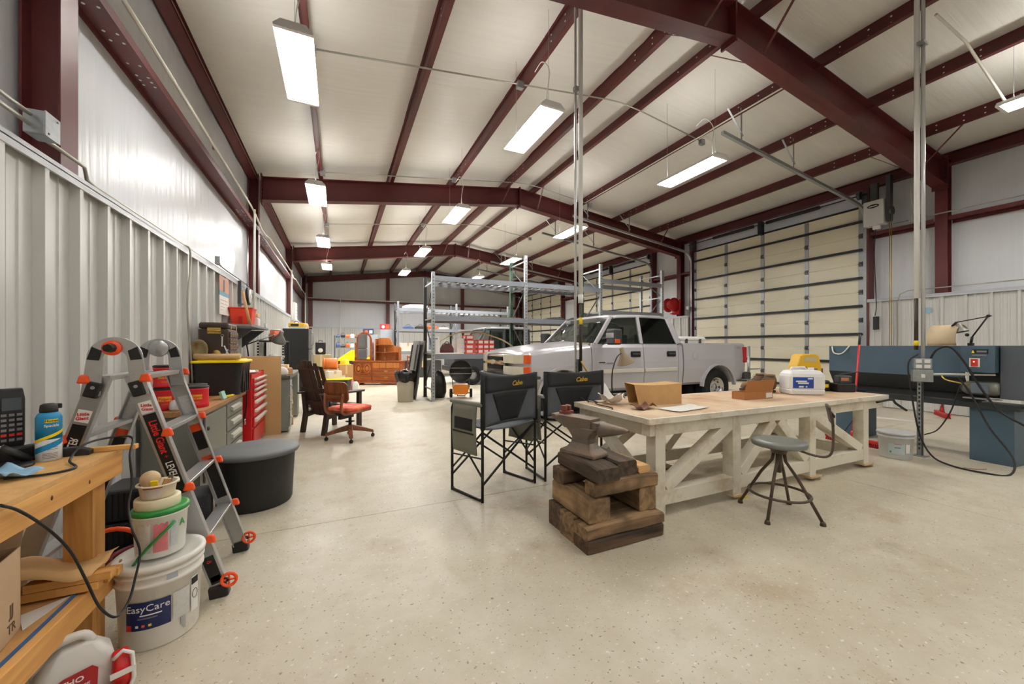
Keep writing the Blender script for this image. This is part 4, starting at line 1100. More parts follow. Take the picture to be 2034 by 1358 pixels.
# white cooler in the bed
t = thing('white_cooler', 'white plastic cooler box standing in the pickup bed', 'cooler', (6.78, 5.95, .9))
MB().loft([rrect(.34, .18, 0), rrect(.36, .2, .52)], smooth=False).build('body', WHITEP, t, bev=.01)
MB().loft([rrect(.375, .215, .521), rrect(.38, .22, .56), rrect(.36, .2, .60)], smooth=False).build('lid', WHITEP, t, bev=.01)
for x in (-.2, .2): MB().bx(x - .03, x + .03, -.222, -.21, .46, .55).build('latch', HINGE, t)
# ================================================================ pallet racks and the far half of the hall
RACK = mat('rack_grey', (138, 142, 150), .4, .25, var=.1, scale=5)
RACKG = mat('rack_galv', (170, 174, 178), .38, .6, var=.25, scale=25)
RACKGR = mat('rack_green', (52, 84, 66), .5, .2, var=.1)
DECK = mat('rack_deck', (196, 200, 204), .3, .6, var=.1)
def rack(lab, y0, y1, xs, tops, levels, rearm, frontm, decks=()):
    t = thing('pallet_rack', lab, 'rack')
    slot = MB()
    for z in range(40): slot.bx(-.012, -.004, -.0365, -.0355, .1 + z * .075, .13 + z * .075).bx(.004, .012, -.0365, -.0355, .1 + z * .075, .13 + z * .075)
    for i_, (x, zt) in enumerate(zip(xs, tops)):
        for y, m in ((y0, frontm), (y1, rearm[min(i_, len(rearm) - 1)] if isinstance(rearm, list) else rearm)):
            p = MB().bx(x - .038, x + .038, y - .035, y + .035, 0, zt).build('upright', m, t)
            MB().bx(x - .06, x + .06, y - .06, y + .06, 0, .008).build('foot', m, t)
            s2 = MB(); z = .1
            while z < zt - .1: s2.bx(x - .014, x - .004, y - .0362, y - .035, z, z + .03).bx(x + .006, x + .016, y - .0362, y - .035, z, z + .03); z += .08
            q = s2.build('slot', INK, p); q['kind'] = 'stuff'
        zz = [.25, 1.1, 1.95, 2.8, 3.5]; zz = [z for z in zz if z < zt]
        for z in zz: MB().bx(x - .015, x + .015, y0, y1, z, z + .035).build('strut_bar', frontm, t)
        for i in range(len(zz) - 1):
            a, c = ((y0, y1) if i % 2 else (y1, y0))
            MB().bar((x, a, zz[i] + .03), (x, c, zz[i + 1]), .03, .02, (1, 0, 0)).build('diagonal', mat('rack_dark', (70, 72, 74), .4, .3), t)
    for i, lv in enumerate(levels):
        for z in lv:
            for y in (y0, y1): MB().bx(xs[i] + .04, xs[i + 1] - .04, y - .03, y + .03, z - .12, z).build('beam', RACK, t)
        for z, kind in (decks[i] if i < len(decks) else ()):
            n = 9 if kind == 'bar' else 1
            if kind == 'bar':
                for k in range(10):
                    xx = xs[i] + .15 + (xs[i + 1] - xs[i] - .3) * k / 9
                    MB().bx(xx - .05, xx + .05, y0 + .03, y1 - .03, z - .03, z - .012).build('deck_bar', DECK, t)
            else: MB().bx(xs[i] + .04, xs[i + 1] - .04, y0 + .032, y1 - .032, z - .02, z).build('deck_board', mat('deck_wood', (186, 168, 138), .7, var=.15), t)
    return t
RXS = [2.03, 4.457, 6.863, 9.22]
rk = rack('grey pallet rack with three bays standing behind the silver pickup', 8.96, 9.87, RXS, [3.05, 3.66, 3.66, 3.66], [[1.11, 2.02, 2.96], [2.02, 2.96], [2.33, 3.24]], [mat('rack_black', (40, 42, 44), .5), RACKGR, RACKGR, RACKG], RACKG, [[(1.11, 'wood'), (2.02, 'wood'), (2.96, 'bar')], [(2.02, 'wood'), (2.96, 'bar')], [(2.33, 'bar')]])
rk2 = rack('grey pallet rack against the far wall behind the dresser', 16.0, 16.9, [2.2, 4.63, 7.06], [3.12, 3.12, 3.12], [[1.1, 2.02, 2.85], [1.1, 2.02, 2.85]], mat('rack_black', (40, 42, 44), .5), RACK, [[(1.1, 'wood'), (2.02, 'wood'), (2.85, 'bar')], [(1.1, 'wood'), (2.02, 'wood'), (2.85, 'bar')]])
# cartons on the low shelf
REDC = mat('carton_red', (214, 66, 60), .6, var=.06)
WHC = mat('carton_white', (236, 230, 226), .6, var=.03)
def carton(lab, x, y, z, w=.14, d=.34, h=.115, rz=0, m=REDC, grp='red and white cartons on the rack shelf'):
    t = thing('small_carton', lab, 'carton', (x, y, z), rz, grp)
    MB().bx(-w / 2, w / 2, -d / 2, d / 2, 0, h).build('box', m, t, bev=.003)
    MB().bx(-w * .38, w * .38, -d / 2 - .0015, -d / 2, h * .22, h * .78).build('end_label', WHC, t)
    MB().bx(-w / 2 - .0015, -w / 2, -d * .35, d * .1, h * .25, h * .75).build('side_label', WHC, t)
    return t
z0 = 1.111
nm = ['bottom', 'middle', 'upper', 'top']
for r_ in range(3):
    for c_ in range(3): carton('red white carton, %s row, %s of the pile three wide' % (nm[r_], ['column beside the taller pile', 'centre column', 'column nearest the pickup hood'][c_]), 3.27 + c_ * .148, 9.28, z0 + r_ * .117)
for r_ in range(4): carton('red white carton, %s one of the taller pile beside the pale cartons' % nm[r_], 2.98 + (.02 if r_ == 2 else 0), 9.28, z0 + r_ * .117, .2)
for r_ in range(3): carton('pale white carton, %s one of the pile beside the brown bag' % nm[r_], 2.77, 9.35, z0 + .03 + r_ * .117, .2, m=WHC, grp='pale cartons on the rack shelf')
tag(MB().bx(2.1, 2.82, 9.05, 9.55, z0, z0 + .028).build('white_tray', WHC), 'flat white tray lying under the pale cartons', 'tray')
t = thing('tool_bag', 'dark reddish brown bag on the white tray of the rack', 'bag', (2.45, 9.3, z0 + .029), .3)
MB().loft([rrect(.16, .1, 0, .05), rrect(.16, .1, .1, .05), rrect(.12, .05, .2, .04), rrect(.1, .02, .23, .015)]).build('body', mat('bag_brown', (104, 62, 60), .8, var=.2), t)
MB().tube(arc((0, 0, .2), .07, .2, PI - .2, 10, 'y'), .01, n=6).build('handle', mat('bag_dark', (60, 40, 38), .8), t)
tag(MB().bx(2.12, 2.22, 9.1, 9.3, z0 + .029, z0 + .35).build('white_carton', WHC, bev=.004), 'upright white carton at the end of the rack shelf', 'carton')
tag(MB().tube(bez([(2.25, 9.6, z0 + .03), (2.4, 9.62, 1.45), (2.9, 9.62, 1.66), (3.4, 9.62, 1.66), (4.0, 9.62, 1.5), (4.38, 9.62, 1.30)], 30), .018, n=6).build('bent_cane', mat('cane', (206, 190, 150), .6)), 'long bent cream cane arching over the red cartons', 'cane')
for k in range(3): tag(MB().bx(3.3 + k * .1, 4.38, 9.1 + k * .22, 9.28 + k * .22, 2.021, 2.05).build('loose_plank', wood('plank_%d' % k, (120, 96, 74), (160, 132, 100), 0)), 'loose brown plank on the middle rack level, %s' % ['front one', 'middle one', 'rear one'][k], 'plank', 'loose planks on the rack')
def lump(name, lab, cat, c, s, m, seed=0, n=14, rough=.25):
    b = MB().ball((0, 0, 0), 1, n)
    b.v = [V(p) * (1 + rough * noise.noise((p[0] * 1.7 + seed, p[1] * 1.7, p[2] * 1.7))) for p in b.v]
    b.v = [(p[0] * s[0], p[1] * s[1], max(p[2], -.55) * s[2] + .55 * s[2]) for p in b.v]
    o = b.build(name, m); o.location = c
    return tag(o, lab, cat)
TARP = mat('tarp_dark', (46, 48, 50), .7, var=.2)
lump('folded_tarp', 'dark folded tarp on the rack level above the pickup hood', 'tarp', (5.55, 9.35, 2.021), (.36, .22, .06), TARP, 3)
lump('folded_tarp', 'second dark tarp heap near the conduit post height on the rack', 'tarp', (6.35, 9.4, 2.021), (.35, .22, .07), TARP, 8)
lump('plastic_bundle', 'white plastic bundle lying on top of the far rack', 'bundle', (3.0, 16.4, 2.851), (.55, .3, .14), WHITEP, 5)
for k in range(3): tag(MB().bx(4.7 + .05 * k, 6.7 - .1 * k, 9.2 + k * .2, 9.36 + k * .2, 2.961, 2.995).build('loose_board', [mat('copper_board', (150, 96, 70), .6), mat('dark_board', (70, 62, 56), .7), mat('copper_board2', (130, 92, 70), .6)][k]), 'loose %s board on the top rack level' % ['reddish', 'dark', 'brown'][k], 'board', 'boards on the top of the rack')
# radiant heater
t = thing('radiant_heater', 'round black radiant heater on an orange wheeled base under the rack', 'heater', (2.83, 9.36, 0), math.radians(-18))
OR = mat('heater_orange', (236, 140, 34), .4, var=.06)
MB().prism([(-.16, .1), (.16, .1), (.2, .24), (.17, .34), (-.17, .34), (-.2, .24)], -.2, .2, 'y').build('tank', OR, t, bev=.015)
MB().bx(-.19, .19, -.215, -.2, .16, .22).build('front_lip', OR, t)
MB().lathe([(.001, -.14), (.2, -.14), (.27, -.05), (.28, .16), (.265, .17), (.25, .14), (.001, .1)], (0, -.05, .68), 32, Mx.Rotation(PI / 2, 3, 'X')).build('drum', mat('heater_black', (38, 38, 40), .45, .3), t)
MB().tube(arc((0, -.225, .68), .275, 0, 2 * PI, 36, 'y')[:-1], .010, n=6, closed=True).build('rim', HINGE, t)
for z in (.62, .76): MB().bar((-.26, -.235, z), (.26, -.235, z), .008, .012).build('guard_bar', CHROME, t)
for s_ in (-1, 1):
    w_ = MB().lathe([(.03, -.03), (.1, -.035), (.115, 0), (.1, .035), (.03, .03)], (s_ * .25, 0, .115), 20, Mx.Rotation(PI / 2, 3, 'Y')).build('wheel', RUBBER, t)
    MB().bar((s_ * .2, .05, .2), (s_ * .24, .05, .75), .02, .02).build('side_arm', HINGE, t)
MB().cyl((-.25, 0, .115), (.25, 0, .115), .015).build('axle', HINGE, t)
MB().tube([(.1, .15, .1), (.1, .26, .012), (-.1, .26, .012), (-.1, .15, .1)], .012).build('rear_stand', HINGE, t)
lump('black_fan', 'dark round blower resting beside the radiant heater', 'blower', (2.32, 9.62, 0), (.2, .2, .45), BLACKM, 2, rough=.05)
# folded tables leaning at the rack end
for k, lab in enumerate(('outer grey folding table leaning on the rack end', 'inner grey folding table leaning on the rack end')):
    t = thing('folding_table', lab, 'folding table', (1.57 + k * .12, 9.46, 0), .0, 'grey folding tables leaning on the rack')
    M_ = Mx.Rotation(math.radians(9), 4, 'Y')
    MB().xf(M_).bx(.0, .035, -.02, .74, 0.0, 1.45).build('top', mat('table_grey', (124, 124, 122), .5, var=.06), t, bev=.008)
    MB().xf(M_).bx(-.03, 0, .0, .03, .1, 1.35).bx(-.03, 0, .69, .72, .1, 1.35).bx(-.03, 0, 0, .72, .3, .33).build('leg_frame', HINGE, t)
tag(MB().cyl((1.5, 10.28, 0), (1.9, 10.28, 1.28), .014).build('broom_stick', wood('stick_pine', (206, 186, 144), (222, 206, 168), 2)), 'pale wooden stick sloping between the trash can and the rack', 'stick')
# trash can
t = thing('trash_can', 'beige trash can with a black liner bag', 'trash can', (1.44, 9.24, 0))
MB().lathe([(.001, 0), (.17, 0), (.178, .02), (.20, .56), (.205, .6), (.195, .6), (.19, .56), (.001, .05)], n=28).build('can', mat('can_beige', (176, 168, 152), .5, var=.08), t)
b = MB()
def bag(a, c):
    th = a * 2 * PI; r = [.2, .232, .235, .215, .212][int(c * 4 + .01)]; z = [.7, .72, .64, .55, .47][int(c * 4 + .01)]
    r += .014 * math.sin(th * 9 + z * 20) + .008 * math.sin(th * 17); z += .02 * math.sin(th * 5 + c)
    return (r * math.cos(th), r * math.sin(th), z)
b.grid(bag, 60, 4); b.build('liner_bag', mat('bag_black', (20, 20, 22), .28, var=.1), t, solid=.003)
# dresser, parallel to the picture plane
OAK = wood('oak_red', (120, 58, 26), (176, 96, 44), 2, .8, .45); OAKL = wood('oak_light', (176, 104, 46), (206, 134, 66), 2, .8, .45); OAKX = wood('oak_red_x', (124, 62, 28), (180, 100, 46), 0, .8, .4)
dr = thing('dresser', 'carved oak dresser with drawers and oval door panels', 'dresser', (.46, 13.96, 0), -TH)
W_ = 1.6
MB().bx(0, W_, 0, .5, .12, .77).build('carcass', OAK, dr)
MB().prism([(-.03, 0), (.18, 0), (.25, .06), (.9, .06), (1.0, .03), (W_ - .2, .06), (W_ - .12, 0), (W_ + .03, 0), (W_ + .03, .12), (-.03, .12)], -.03, .5, 'y').build('plinth', OAKX, dr)
MB().bx(-.03, W_ + .03, -.03, .52, .77, .81).build('top', OAKX, dr, bev=.01)
def front(x0, x1, z0, z1, nm, m=OAKX, pull=True):
    d = MB().bx(x0, x1, -.018, 0, z0, z1).build(nm, m, dr, bev=.006)
    if pull: MB().tube(arc(((x0 + x1) / 2, -.03, (z0 + z1) / 2 + .01), .045, PI, 2 * PI, 8, 'y'), .006, n=6).bx((x0 + x1) / 2 - .06, (x0 + x1) / 2 + .06, -.022, -.018, (z0 + z1) / 2 - .012, (z0 + z1) / 2 + .02).build('pull', BRASS, d)
    return d
for x0 in (.04, .33):
    d = front(x0, x0 + .28, .36, .74, 'cabinet_door', OAKX, False)
    MB().tube([(x0 + .14 + .1 * math.cos(a), -.02, .55 + .15 * math.sin(a)) for a in [2 * PI * k / 24 for k in range(24)]], .01, n=6, closed=True).build('oval_moulding', OAKL, d)
    MB().lathe([(.001, 0), (.06, 0), (.06, .01), (.001, .014)], (x0 + .14, -.018, .55), 16, Mx.Rotation(PI / 2, 3, 'X'), sq=(.7, 1.3)).build('carving', OAKL, d)
    MB().ball((x0 + (.25 if x0 < .1 else .03), -.03, .55), .014, 8).build('knob', BRASS, d)
front(.04, .61, .15, .33, 'drawer')
for k in range(4):
    d = front(.66 + k * .225, .66 + k * .225 + .215, .57, .74, 'small_drawer', OAKL, False); MB().ball((.77 + k * .225, -.03, .655), .014, 8).build('knob', BRASS, d)
front(.66, 1.55, .37, .55, 'drawer'); front(.66, 1.55, .15, .35, 'drawer')
mr = thing('dresser_mirror', 'arched mirror in an oak frame standing on the dresser', 'mirror', V((.46, 13.96, .811)) + Mx.Rotation(-TH, 3, 'Z') @ V((.27, .26, 0)), -TH)
def arch(w, h, n=12): return [(-w, 0), (w, 0)] + [(w * math.cos(a), h - w + w * math.sin(a)) for a in [PI * k / n for k in range(n + 1)]]
MB().prism(arch(.26, .98), -.02, .03, 'y').build('frame', OAK, mr, bev=.008)
MB().prism([(x, z + .05) for x, z in arch(.2, .87)], -.024, -.02, 'y').build('glass', plain('mirror_glass', (225, 225, 225), .03, 1), mr)
for s_ in (-1, 1): MB().lathe([(.03, 0), (.03, .1), (.02, .14), (.03, .3), (.022, .45), (.03, .55), (.012, .62), (.001, .64)], (s_ * .3, .0, 0), 12).build('post', OAKX, mr)
ht = thing('dresser_hutch', 'stepped oak shelf hutch standing on the dresser beside the mirror', 'hutch', V((.46, 13.96, .811)) + Mx.Rotation(-TH, 3, 'Z') @ V((.68, .1, 0)), -TH)
MB().prism([(0, 0), (.82, 0), (.82, .42), (.78, .47), (.6, .5), (.52, .56), (.46, .72), (.4, .78), (.06, .78), (0, .74)], .3, .325, 'y').build('back_panel', OAKL, ht)
for z, x1 in ((.27, .8), (.52, .52)): MB().bx(.02, x1, .06, .3, z, z + .025).build('shelf', OAKX, ht, bev=.004)
MB().bx(0, .025, .05, .3, 0, .74).build('side_panel', OAK, ht); MB().bx(.795, .82, .05, .3, 0, .42).build('side_panel', OAK, ht)
for x, z in ((.3, 0), (.62, 0), (.3, .295)): MB().lathe([(.015, 0), (.03, .02), (.012, .07), (.02, .1), (.001, .13)], (x, .15, z), 10).build('spindle', OAKL, ht)
# ladderback chair beside the dresser
t = thing('ladderback_chair', 'old wooden ladderback chair standing beside the dresser', 'chair', (2.36, 13.55, 0), -TH + .2)
for s_ in (-1, 1):
    MB().lathe([(.018, 0), (.02, .45), (.016, .7), (.02, .95), (.001, .98)], (s_ * .19, .19, 0), 10).build('back_post', OAK, t)
    MB().lathe([(.018, 0), (.02, .45)], (s_ * .2, -.19, 0), 10).build('leg', OAK, t)
for z in (.6, .74, .88): MB().bx(-.18, .18, .18, .2, z, z + .07).build('slat', OAKX, t, bev=.004)
MB().bx(-.21, .21, -.21, .2, .44, .47).build('seat', OAKX, t, bev=.008)
for z in (.15, .28): MB().bar((-.2, -.19, z), (.2, -.19, z), .018, .018).bar((-.2, -.19, z), (-.19, .19, z), .018, .018).bar((.2, -.19, z), (.19, .19, z), .018, .018).build('rung', OAK, t)
# grey locker, shelf unit, low cabinet
t = thing('steel_locker', 'tall plain grey steel locker behind the dresser hutch', 'locker', (1.62, 17.3, 0), -.1)
MB().bx(0, .62, 0, .5, 0, 2.02).build('body', mat('locker_grey', (142, 148, 156), .45, .1), t, bev=.006); MB().bx(.02, .6, -.016, 0, .06, 1.98).build('door', MATS['locker_grey'], t, bev=.004)
MB().bx(.06, .09, -.035, -.016, .95, 1.1).build('handle', CHROME, t)
t = thing('low_cabinet', 'grey steel cabinet between the locker and the mirror', 'cabinet', (.95, 17.35, 0), -.1)
MB().bx(0, .6, 0, .45, 0, 1.8).build('body', MATS['locker_grey'], t, bev=.006); MB().bx(.02, .58, -.016, 0, .06, 1.76).build('door', MATS['locker_grey'], t, bev=.004); MB().bx(.5, .53, -.035, -.016, .9, 1.05).build('handle', CHROME, t)
def parcel(name, lab, loc, s, m, rz=0, m2=None):
    t = thing(name, lab, 'box', loc, rz)
    MB().bx(-s[0] / 2, s[0] / 2, -s[1] / 2, s[1] / 2, 0, s[2]).build('carton', m, t, bev=.006)
    MB().bx(-.03, .03, -s[1] / 2 - .001, s[1] / 2 + .001, s[2] * .6, s[2] + .001).build('tape', m2 or mat('tape_tan', (206, 184, 140), .4), t)
    MB().bx(-s[0] * .42, -s[0] * .1, -s[1] / 2 - .0015, -s[1] / 2, s[2] * .2, s[2] * .55).build('label', PAPERT, t)
    return t
def gamebox(lab, loc, c1, c2):
    t = thing('printed_box', lab, 'box', loc, -.1, 'printed boxes on the cabinets')
    MB().bx(-.21, .21, -.15, .15, 0, .25).build('carton', mat('pb' + c1, {'navy': (40, 48, 84), 'red': (150, 44, 52)}[c1], .5, var=.5, scale=14), t, bev=.004)
    MB().ball((-.07, -.15, .12), .07, 8, (1, .06, 1)).build('print_disc', {'o': ORANGE, 'y': YELLOW, 'w': WHITEINK}[c2], t)
    MB().bx(.05, .17, -.152, -.15, .05, .18).build('print_panel', WHITEINK if c2 != 'w' else ORANGE, t)
gamebox('navy printed box on the low cabinet near the mirror', (1.17, 17.5, 1.8), 'navy', 'o')
gamebox('red printed box on the low cabinet beside the locker', (1.42 - .02, 17.22 + .28, 2.052), 'red', 'w')
gamebox('dark printed box stacked under the red printed box', (1.4, 17.5, 1.801), 'navy', 'y') if False else None
bpy.data.objects['printed_box.001'].location = (1.85, 17.5, 2.021)
t = thing('shelf_unit', 'grey steel shelf unit with clutter beside the oak mirror', 'shelf unit', (-.15, 17.2, 0), 0)
for x in (0, .95):
    for y in (0, .4): MB().bx(x, x + .03, y, y + .03, 0, 1.75).build('post', MATS['rack_dark'], t)
for z in (.3, .8, 1.22, 1.62): MB().bx(0, .98, 0, .43, z, z + .03).build('shelf', GREY, t)
def smalls(n, x0, x1, y, z, seed, grp, where):
    r = random.Random(seed)
    cs_ = [('blue', (60, 84, 130)), ('dark', (40, 40, 44)), ('orange', (190, 92, 50)), ('white', (220, 220, 216)), ('brown', (120, 88, 60))]
    for i in range(n):
        c = cs_[i % 5]; x = x0 + (x1 - x0) * (i + .5) / n; w = (x1 - x0) / n * .42; h = .09 + r.random() * .12
        t = thing('tool_case', '%s power tool case %s' % (c[0], where), 'tool case', (x, y, z), r.random() * .3 - .15, grp)
        MB().loft([rrect(w, .09, 0, .015, 2), rrect(w * 1.05, .1, h * .6, .015, 2), rrect(w * .7, .07, h, .015, 2)], smooth=False).build('case', mat('sm_' + c[0], c[1], .5, var=.1), t)
        MB().tube(arc((0, 0, h - .005), w * .4, .15, PI - .15, 6, 'y'), .008, n=5).build('handle', BLACKP, t)
smalls(5, -.1, .8, 17.38, 1.651, 1, 'tool cases on the grey shelf unit', 'on the highest shelf of the grey shelf unit')
smalls(5, -.1, .8, 17.38, 1.251, 2, 'tool cases on the grey shelf unit', 'on the second shelf of the grey shelf unit')
smalls(4, 2.4, 4.4, 16.3, 2.021, 3, 'tool cases on the far rack', 'on the middle level of the far rack')
def tote(lab, loc, rz, L, W, H, lidm=YELLOW, bodym=None, tag_=False):
    t = thing('storage_tote', lab, 'tote', loc, rz)
    bm = bodym or mat('tote_black', (34, 35, 38), .4, var=.08)
    body = MB().loft([rrect(L * .43, W * .42, 0, .04), rrect(L * .485, W * .475, H * .86, .05), rrect(L * .495, W * .49, H * .87, .05), rrect(L * .495, W * .49, H * .91, .05)], smooth=False).build('bin', bm, t)
    for s_ in (-1, 1):
        for k in (-.28, -.1, .1, .28): MB().box((L * k, s_ * W * .455, H * .44), (.03, .02, H * .8)).build('rib', bm, body)
    lid = MB().loft([rrect(L * .52, W * .52, H * .9, .05), rrect(L * .52, W * .52, H * .95, .05), rrect(L * .50, W * .50, H * .97, .05), rrect(L * .44, W * .43, H * .97, .05), rrect(L * .43, W * .42, H * 1.0, .05)], smooth=False).build('lid', lidm, t, bev=.004)
    if tag_: MB().box((-L * .25, -W * .468, H * .5), (.035, .004, .12)).build('sticker', PAPERT, body)
    return t
tote('black storage tote with a yellow lid under the grey shelf unit', (.28, 16.75, 0), 0, .8, .5, .4)
tote('black storage tote on the shelf unit stack with sloping yellow cover', (.28, 16.75, .401), 0, .7, .45, .36)
t = thing('yellow_cover', 'yellow plastic wedge lying on the black totes by the mirror', 'cover', (.28, 16.75, .762))
MB().prism([(-.35, 0), (.35, 0), (.35, .36), (.2, .38)], -.2, .2, 'y').build('wedge', YELLOW, t, bev=.01)
MB().bx(-.3, .33, -.205, -.2, .02, .05).build('lip', YELLOW, t)
# clutter heap between refrigerator and dresser
tote('black storage tote with a yellow lid on the floor near the refrigerator', (-.05, 11.9, 0), -.3, .75, .5, .40)
parcel('cardboard_box', 'open brown cardboard box in the clutter by the dresser', (.18, 13.2, 0), (.42, .36, .72), CARD, .3)
parcel('white_carton', 'white printed carton on the yellow lidded tote near the refrigerator', (-.12, 11.95, .402), (.36, .28, .2), WHC, .3)
t = thing('orange_cylinder', 'orange round canister lying on the cardboard clutter', 'canister', (-.22, 12.6, .62))
parcel('brown_carton', 'brown carton under the orange canister', (-.25, 12.62, 0), (.5, .4, .62), CARD, -.1)
MB().cyl((-.18, 0, .168), (.2, -.05, .168), .16, n=24).build('barrel', mat('drum_orange', (222, 124, 60), .45, var=.1), t)
for x in (-.16, .17): MB().lathe([(.15, -.012), (.165, -.012), (.165, .012), (.15, .012)], (x, -.02, .168), 24, Mx.Rotation(PI / 2, 3, 'Y')).build('hoop', MATS['drum_orange'], t)
t = thing('hard_hat', 'yellow hard hat on the cardboard box by the dresser', 'hard hat', (.18, 13.18, .722))
MB().lathe([(.15, 0), (.14, .03), (.13, .1), (.09, .16), (.04, .18), (.001, .185)], n=20, sq=(1, .85)).build('shell', YELLOW, t); MB().lathe([(.13, .0), (.19, 0), (.19, .01), (.13, .02)], n=20, sq=(1, .85)).build('brim', YELLOW, t)
for i, (x, y, c, lab) in enumerate(((.45, 11.9, WHITEP, 'white plastic jug standing right of the yellow lidded tote'), (-.28, 11.5, WHITEP, 'white plastic jug standing before the yellow lidded tote'), (.36, 12.4, mat('jug_red', (170, 60, 70), .4), 'pink red jug standing near the dresser plinth'))):
    t = thing('plastic_jug', lab, 'jug', (x, y, 0), .4 * i)
    MB().loft([rrect(.09, .06, 0, .03), rrect(.095, .065, .02, .03), rrect(.095, .065, .2, .03), rrect(.06, .04, .26, .03), rrect(.025, .025, .29, .02)]).build('body', c, t)
    MB().cyl((0, 0, .285), (0, 0, .32), .025, n=12).build('cap', REDINK if i else INK, t); MB().tube([(-.05, 0, .26), (-.09, 0, .25), (-.1, 0, .16), (-.095, 0, .12)], .012, n=6).build('handle', c, t)
t = thing('loudspeaker_case', 'small black speaker case on the stacked cartons by the far wall', 'speaker', (-.55, 14.6, 1.02))
parcel('tall_carton', 'tall tan carton stack under the black speaker case', (-.55, 14.6, 0), (.6, .5, 1.02), mat('tan_carton', (176, 160, 120), .8), .1)
MB().bx(-.16, .16, -.13, .13, 0, .42).build('case', BLACKP, t, bev=.03); MB().lathe([(.001, .004), (.07, .004), (.075, 0), (.001, 0)], (0, -.131, .14), 16, Mx.Rotation(PI / 2, 3, 'X')).build('cone', PAPERT, t); MB().tube(arc((0, 0, .41), .07, 0, PI, 8, 'y'), .012, n=6).build('handle', BLACKP, t)
# far rack contents
parcel('white_carton', 'wide white carton on the low level of the far rack', (2.62, 16.4, 1.101), (.62, .5, .34), WHC)
parcel('white_carton', 'narrow white carton next to the framed picture on the far rack', (3.25, 16.4, 1.101), (.36, .4, .36), WHC, .05)
t = thing('framed_picture', 'small framed picture leaning on the far rack', 'picture', (3.7, 16.3, 1.101), .1)
MB().bx(-.26, .26, 0, .03, 0, .62).build('frame', mat('frame_white', (220, 222, 226), .5), t); MB().bx(-.2, .2, -.004, 0, .06, .56).build('print', mat('print_blue', (120, 132, 160), .5, var=.4, scale=6), t)
t = thing('wooden_chest', 'dark red wooden chest on the far rack', 'chest', (3.55, 16.6, 1.73)) if False else None
parcel('dark_crate', 'dark crate on the floor under the far rack', (3.2, 16.4, 0), (1.6, .6, .7), mat('crate_dark', (44, 46, 48), .7), 0)
# dark utility vehicle behind the rack
uv = thing('utility_vehicle', 'dark grey cab vehicle parked behind the pallet rack', 'vehicle', (3.5, 12.2, 0))
UVM = mat('uv_grey', (66, 70, 76), .35, .2, var=.05, coat=.3)
def us(x, zb, zt, i): return [(x, i, zb), (x, i, zt - .06), (x, i + .08, zt), (x, 1.55 - i, zt), (x, 1.6 - i, zt - .06), (x, 1.6 - i, zb)]
MB().loft([us(0, .5, 1.0, .12), us(.2, .42, 1.12, .04), us(.95, .42, 1.22, 0), us(3.1, .42, 1.24, 0), us(3.25, .5, 1.2, .05)], smooth=False).build('body', UVM, uv, bev=.02)
MB().loft([us(1.05, 1.88, 1.93, .2), us(1.3, 1.9, 1.98, .12), us(2.6, 1.9, 1.99, .12), us(2.85, 1.88, 1.95, .16)], smooth=False).build('roof', mat('uv_roof', (120, 124, 128), .3, .2), uv, bev=.02)
for y in (.06, 1.54):
    for p0, p1 in (((.7, 1.2), (1.12, 1.9)), ((1.75, 1.2), (1.8, 1.9)), ((2.75, 1.2), (2.75, 1.9))): MB().bar((p0[0], y, p0[1]), (p1[0], y + (.08 if y < 1 else -.08), p1[1]), .07, .05, (0, 1, 0)).build('pillar', UVM, uv)
    MB().add([(.8, y + .01, 1.22), (1.72, y + .01, 1.22), (1.76, y + (.08 if y < 1 else -.08), 1.89), (1.18, y + (.08 if y < 1 else -.08), 1.89)], [(0, 1, 2, 3)]).build('side_window', GLS, uv)
    MB().add([(1.83, y + .01, 1.22), (2.7, y + .01, 1.22), (2.7, y + (.08 if y < 1 else -.08), 1.89), (1.85, y + (.08 if y < 1 else -.08), 1.89)], [(0, 1, 2, 3)]).build('side_window', GLD, uv)
MB().add([(.62, .1, 1.22), (.62, 1.5, 1.22), (1.08, 1.4, 1.89), (1.08, .2, 1.89)], [(0, 1, 2, 3)]).build('windscreen', GLS, uv)
MB().bx(2.4, 2.7, .3, 1.3, .9, 1.5).build('seat', mat('uv_seat', (110, 140, 120), .7), uv, bev=.03)
MB().bx(-.08, .12, .1, 1.5, .45, .62).build('bumper', BLACKP, uv, bev=.02)
for x in (.6, 2.6):
    for y, s_ in ((.1, 1), (1.5, -1)): 
        w_ = MB().lathe([(.15, -.1), (.3, -.1), (.33, -.05), (.33, .05), (.3, .1), (.15, .1), (.15, -.1)], (x, y, .33), 24, Mx.Rotation(PI / 2 * s_, 3, 'X')).build('tyre', RUBBER, uv)
        MB().lathe([(.001, .05), (.08, .06), (.16, .09), (.16, 0), (.001, 0)], (x, y, .33), 20, Mx.Rotation(PI / 2 * s_, 3, 'X')).build('rim', ALU, w_)
# ================================================================ left side: foreground bench, ladder, benches along the wall
PINE = [wood('pine_x', (190, 132, 66), (226, 172, 100), 0, 1, .55), wood('pine_y', (190, 132, 66), (228, 174, 102), 1, 1, .55), wood('pine_z', (186, 128, 64), (224, 170, 98), 2, 1, .55)]
OSB = mat('osb_sheet', (206, 160, 100), .7, var=.25, scale=22, bump=.3, bscale=40)
fb = thing('pine_bench', 'raw pine lumber bench with lower shelf beside the ladder', 'bench')
BZ = .845
MB().bx(-1.43, -.862, .25, 2.235, BZ - .018, BZ).build('top', OSB, fb)
MB().bx(-.9, -.862, .25, 2.235, BZ - .107, BZ - .0185).build('front_rail', PINE[1], fb, bev=.003)
MB().bx(-1.43, -.901, 2.197, 2.235, BZ - .107, BZ - .0185).build('end_rail', PINE[0], fb, bev=.003)
MB().bx(-1.43, -.901, .25, .29, BZ - .107, BZ - .0185).build('end_rail', PINE[0], fb, bev=.003)
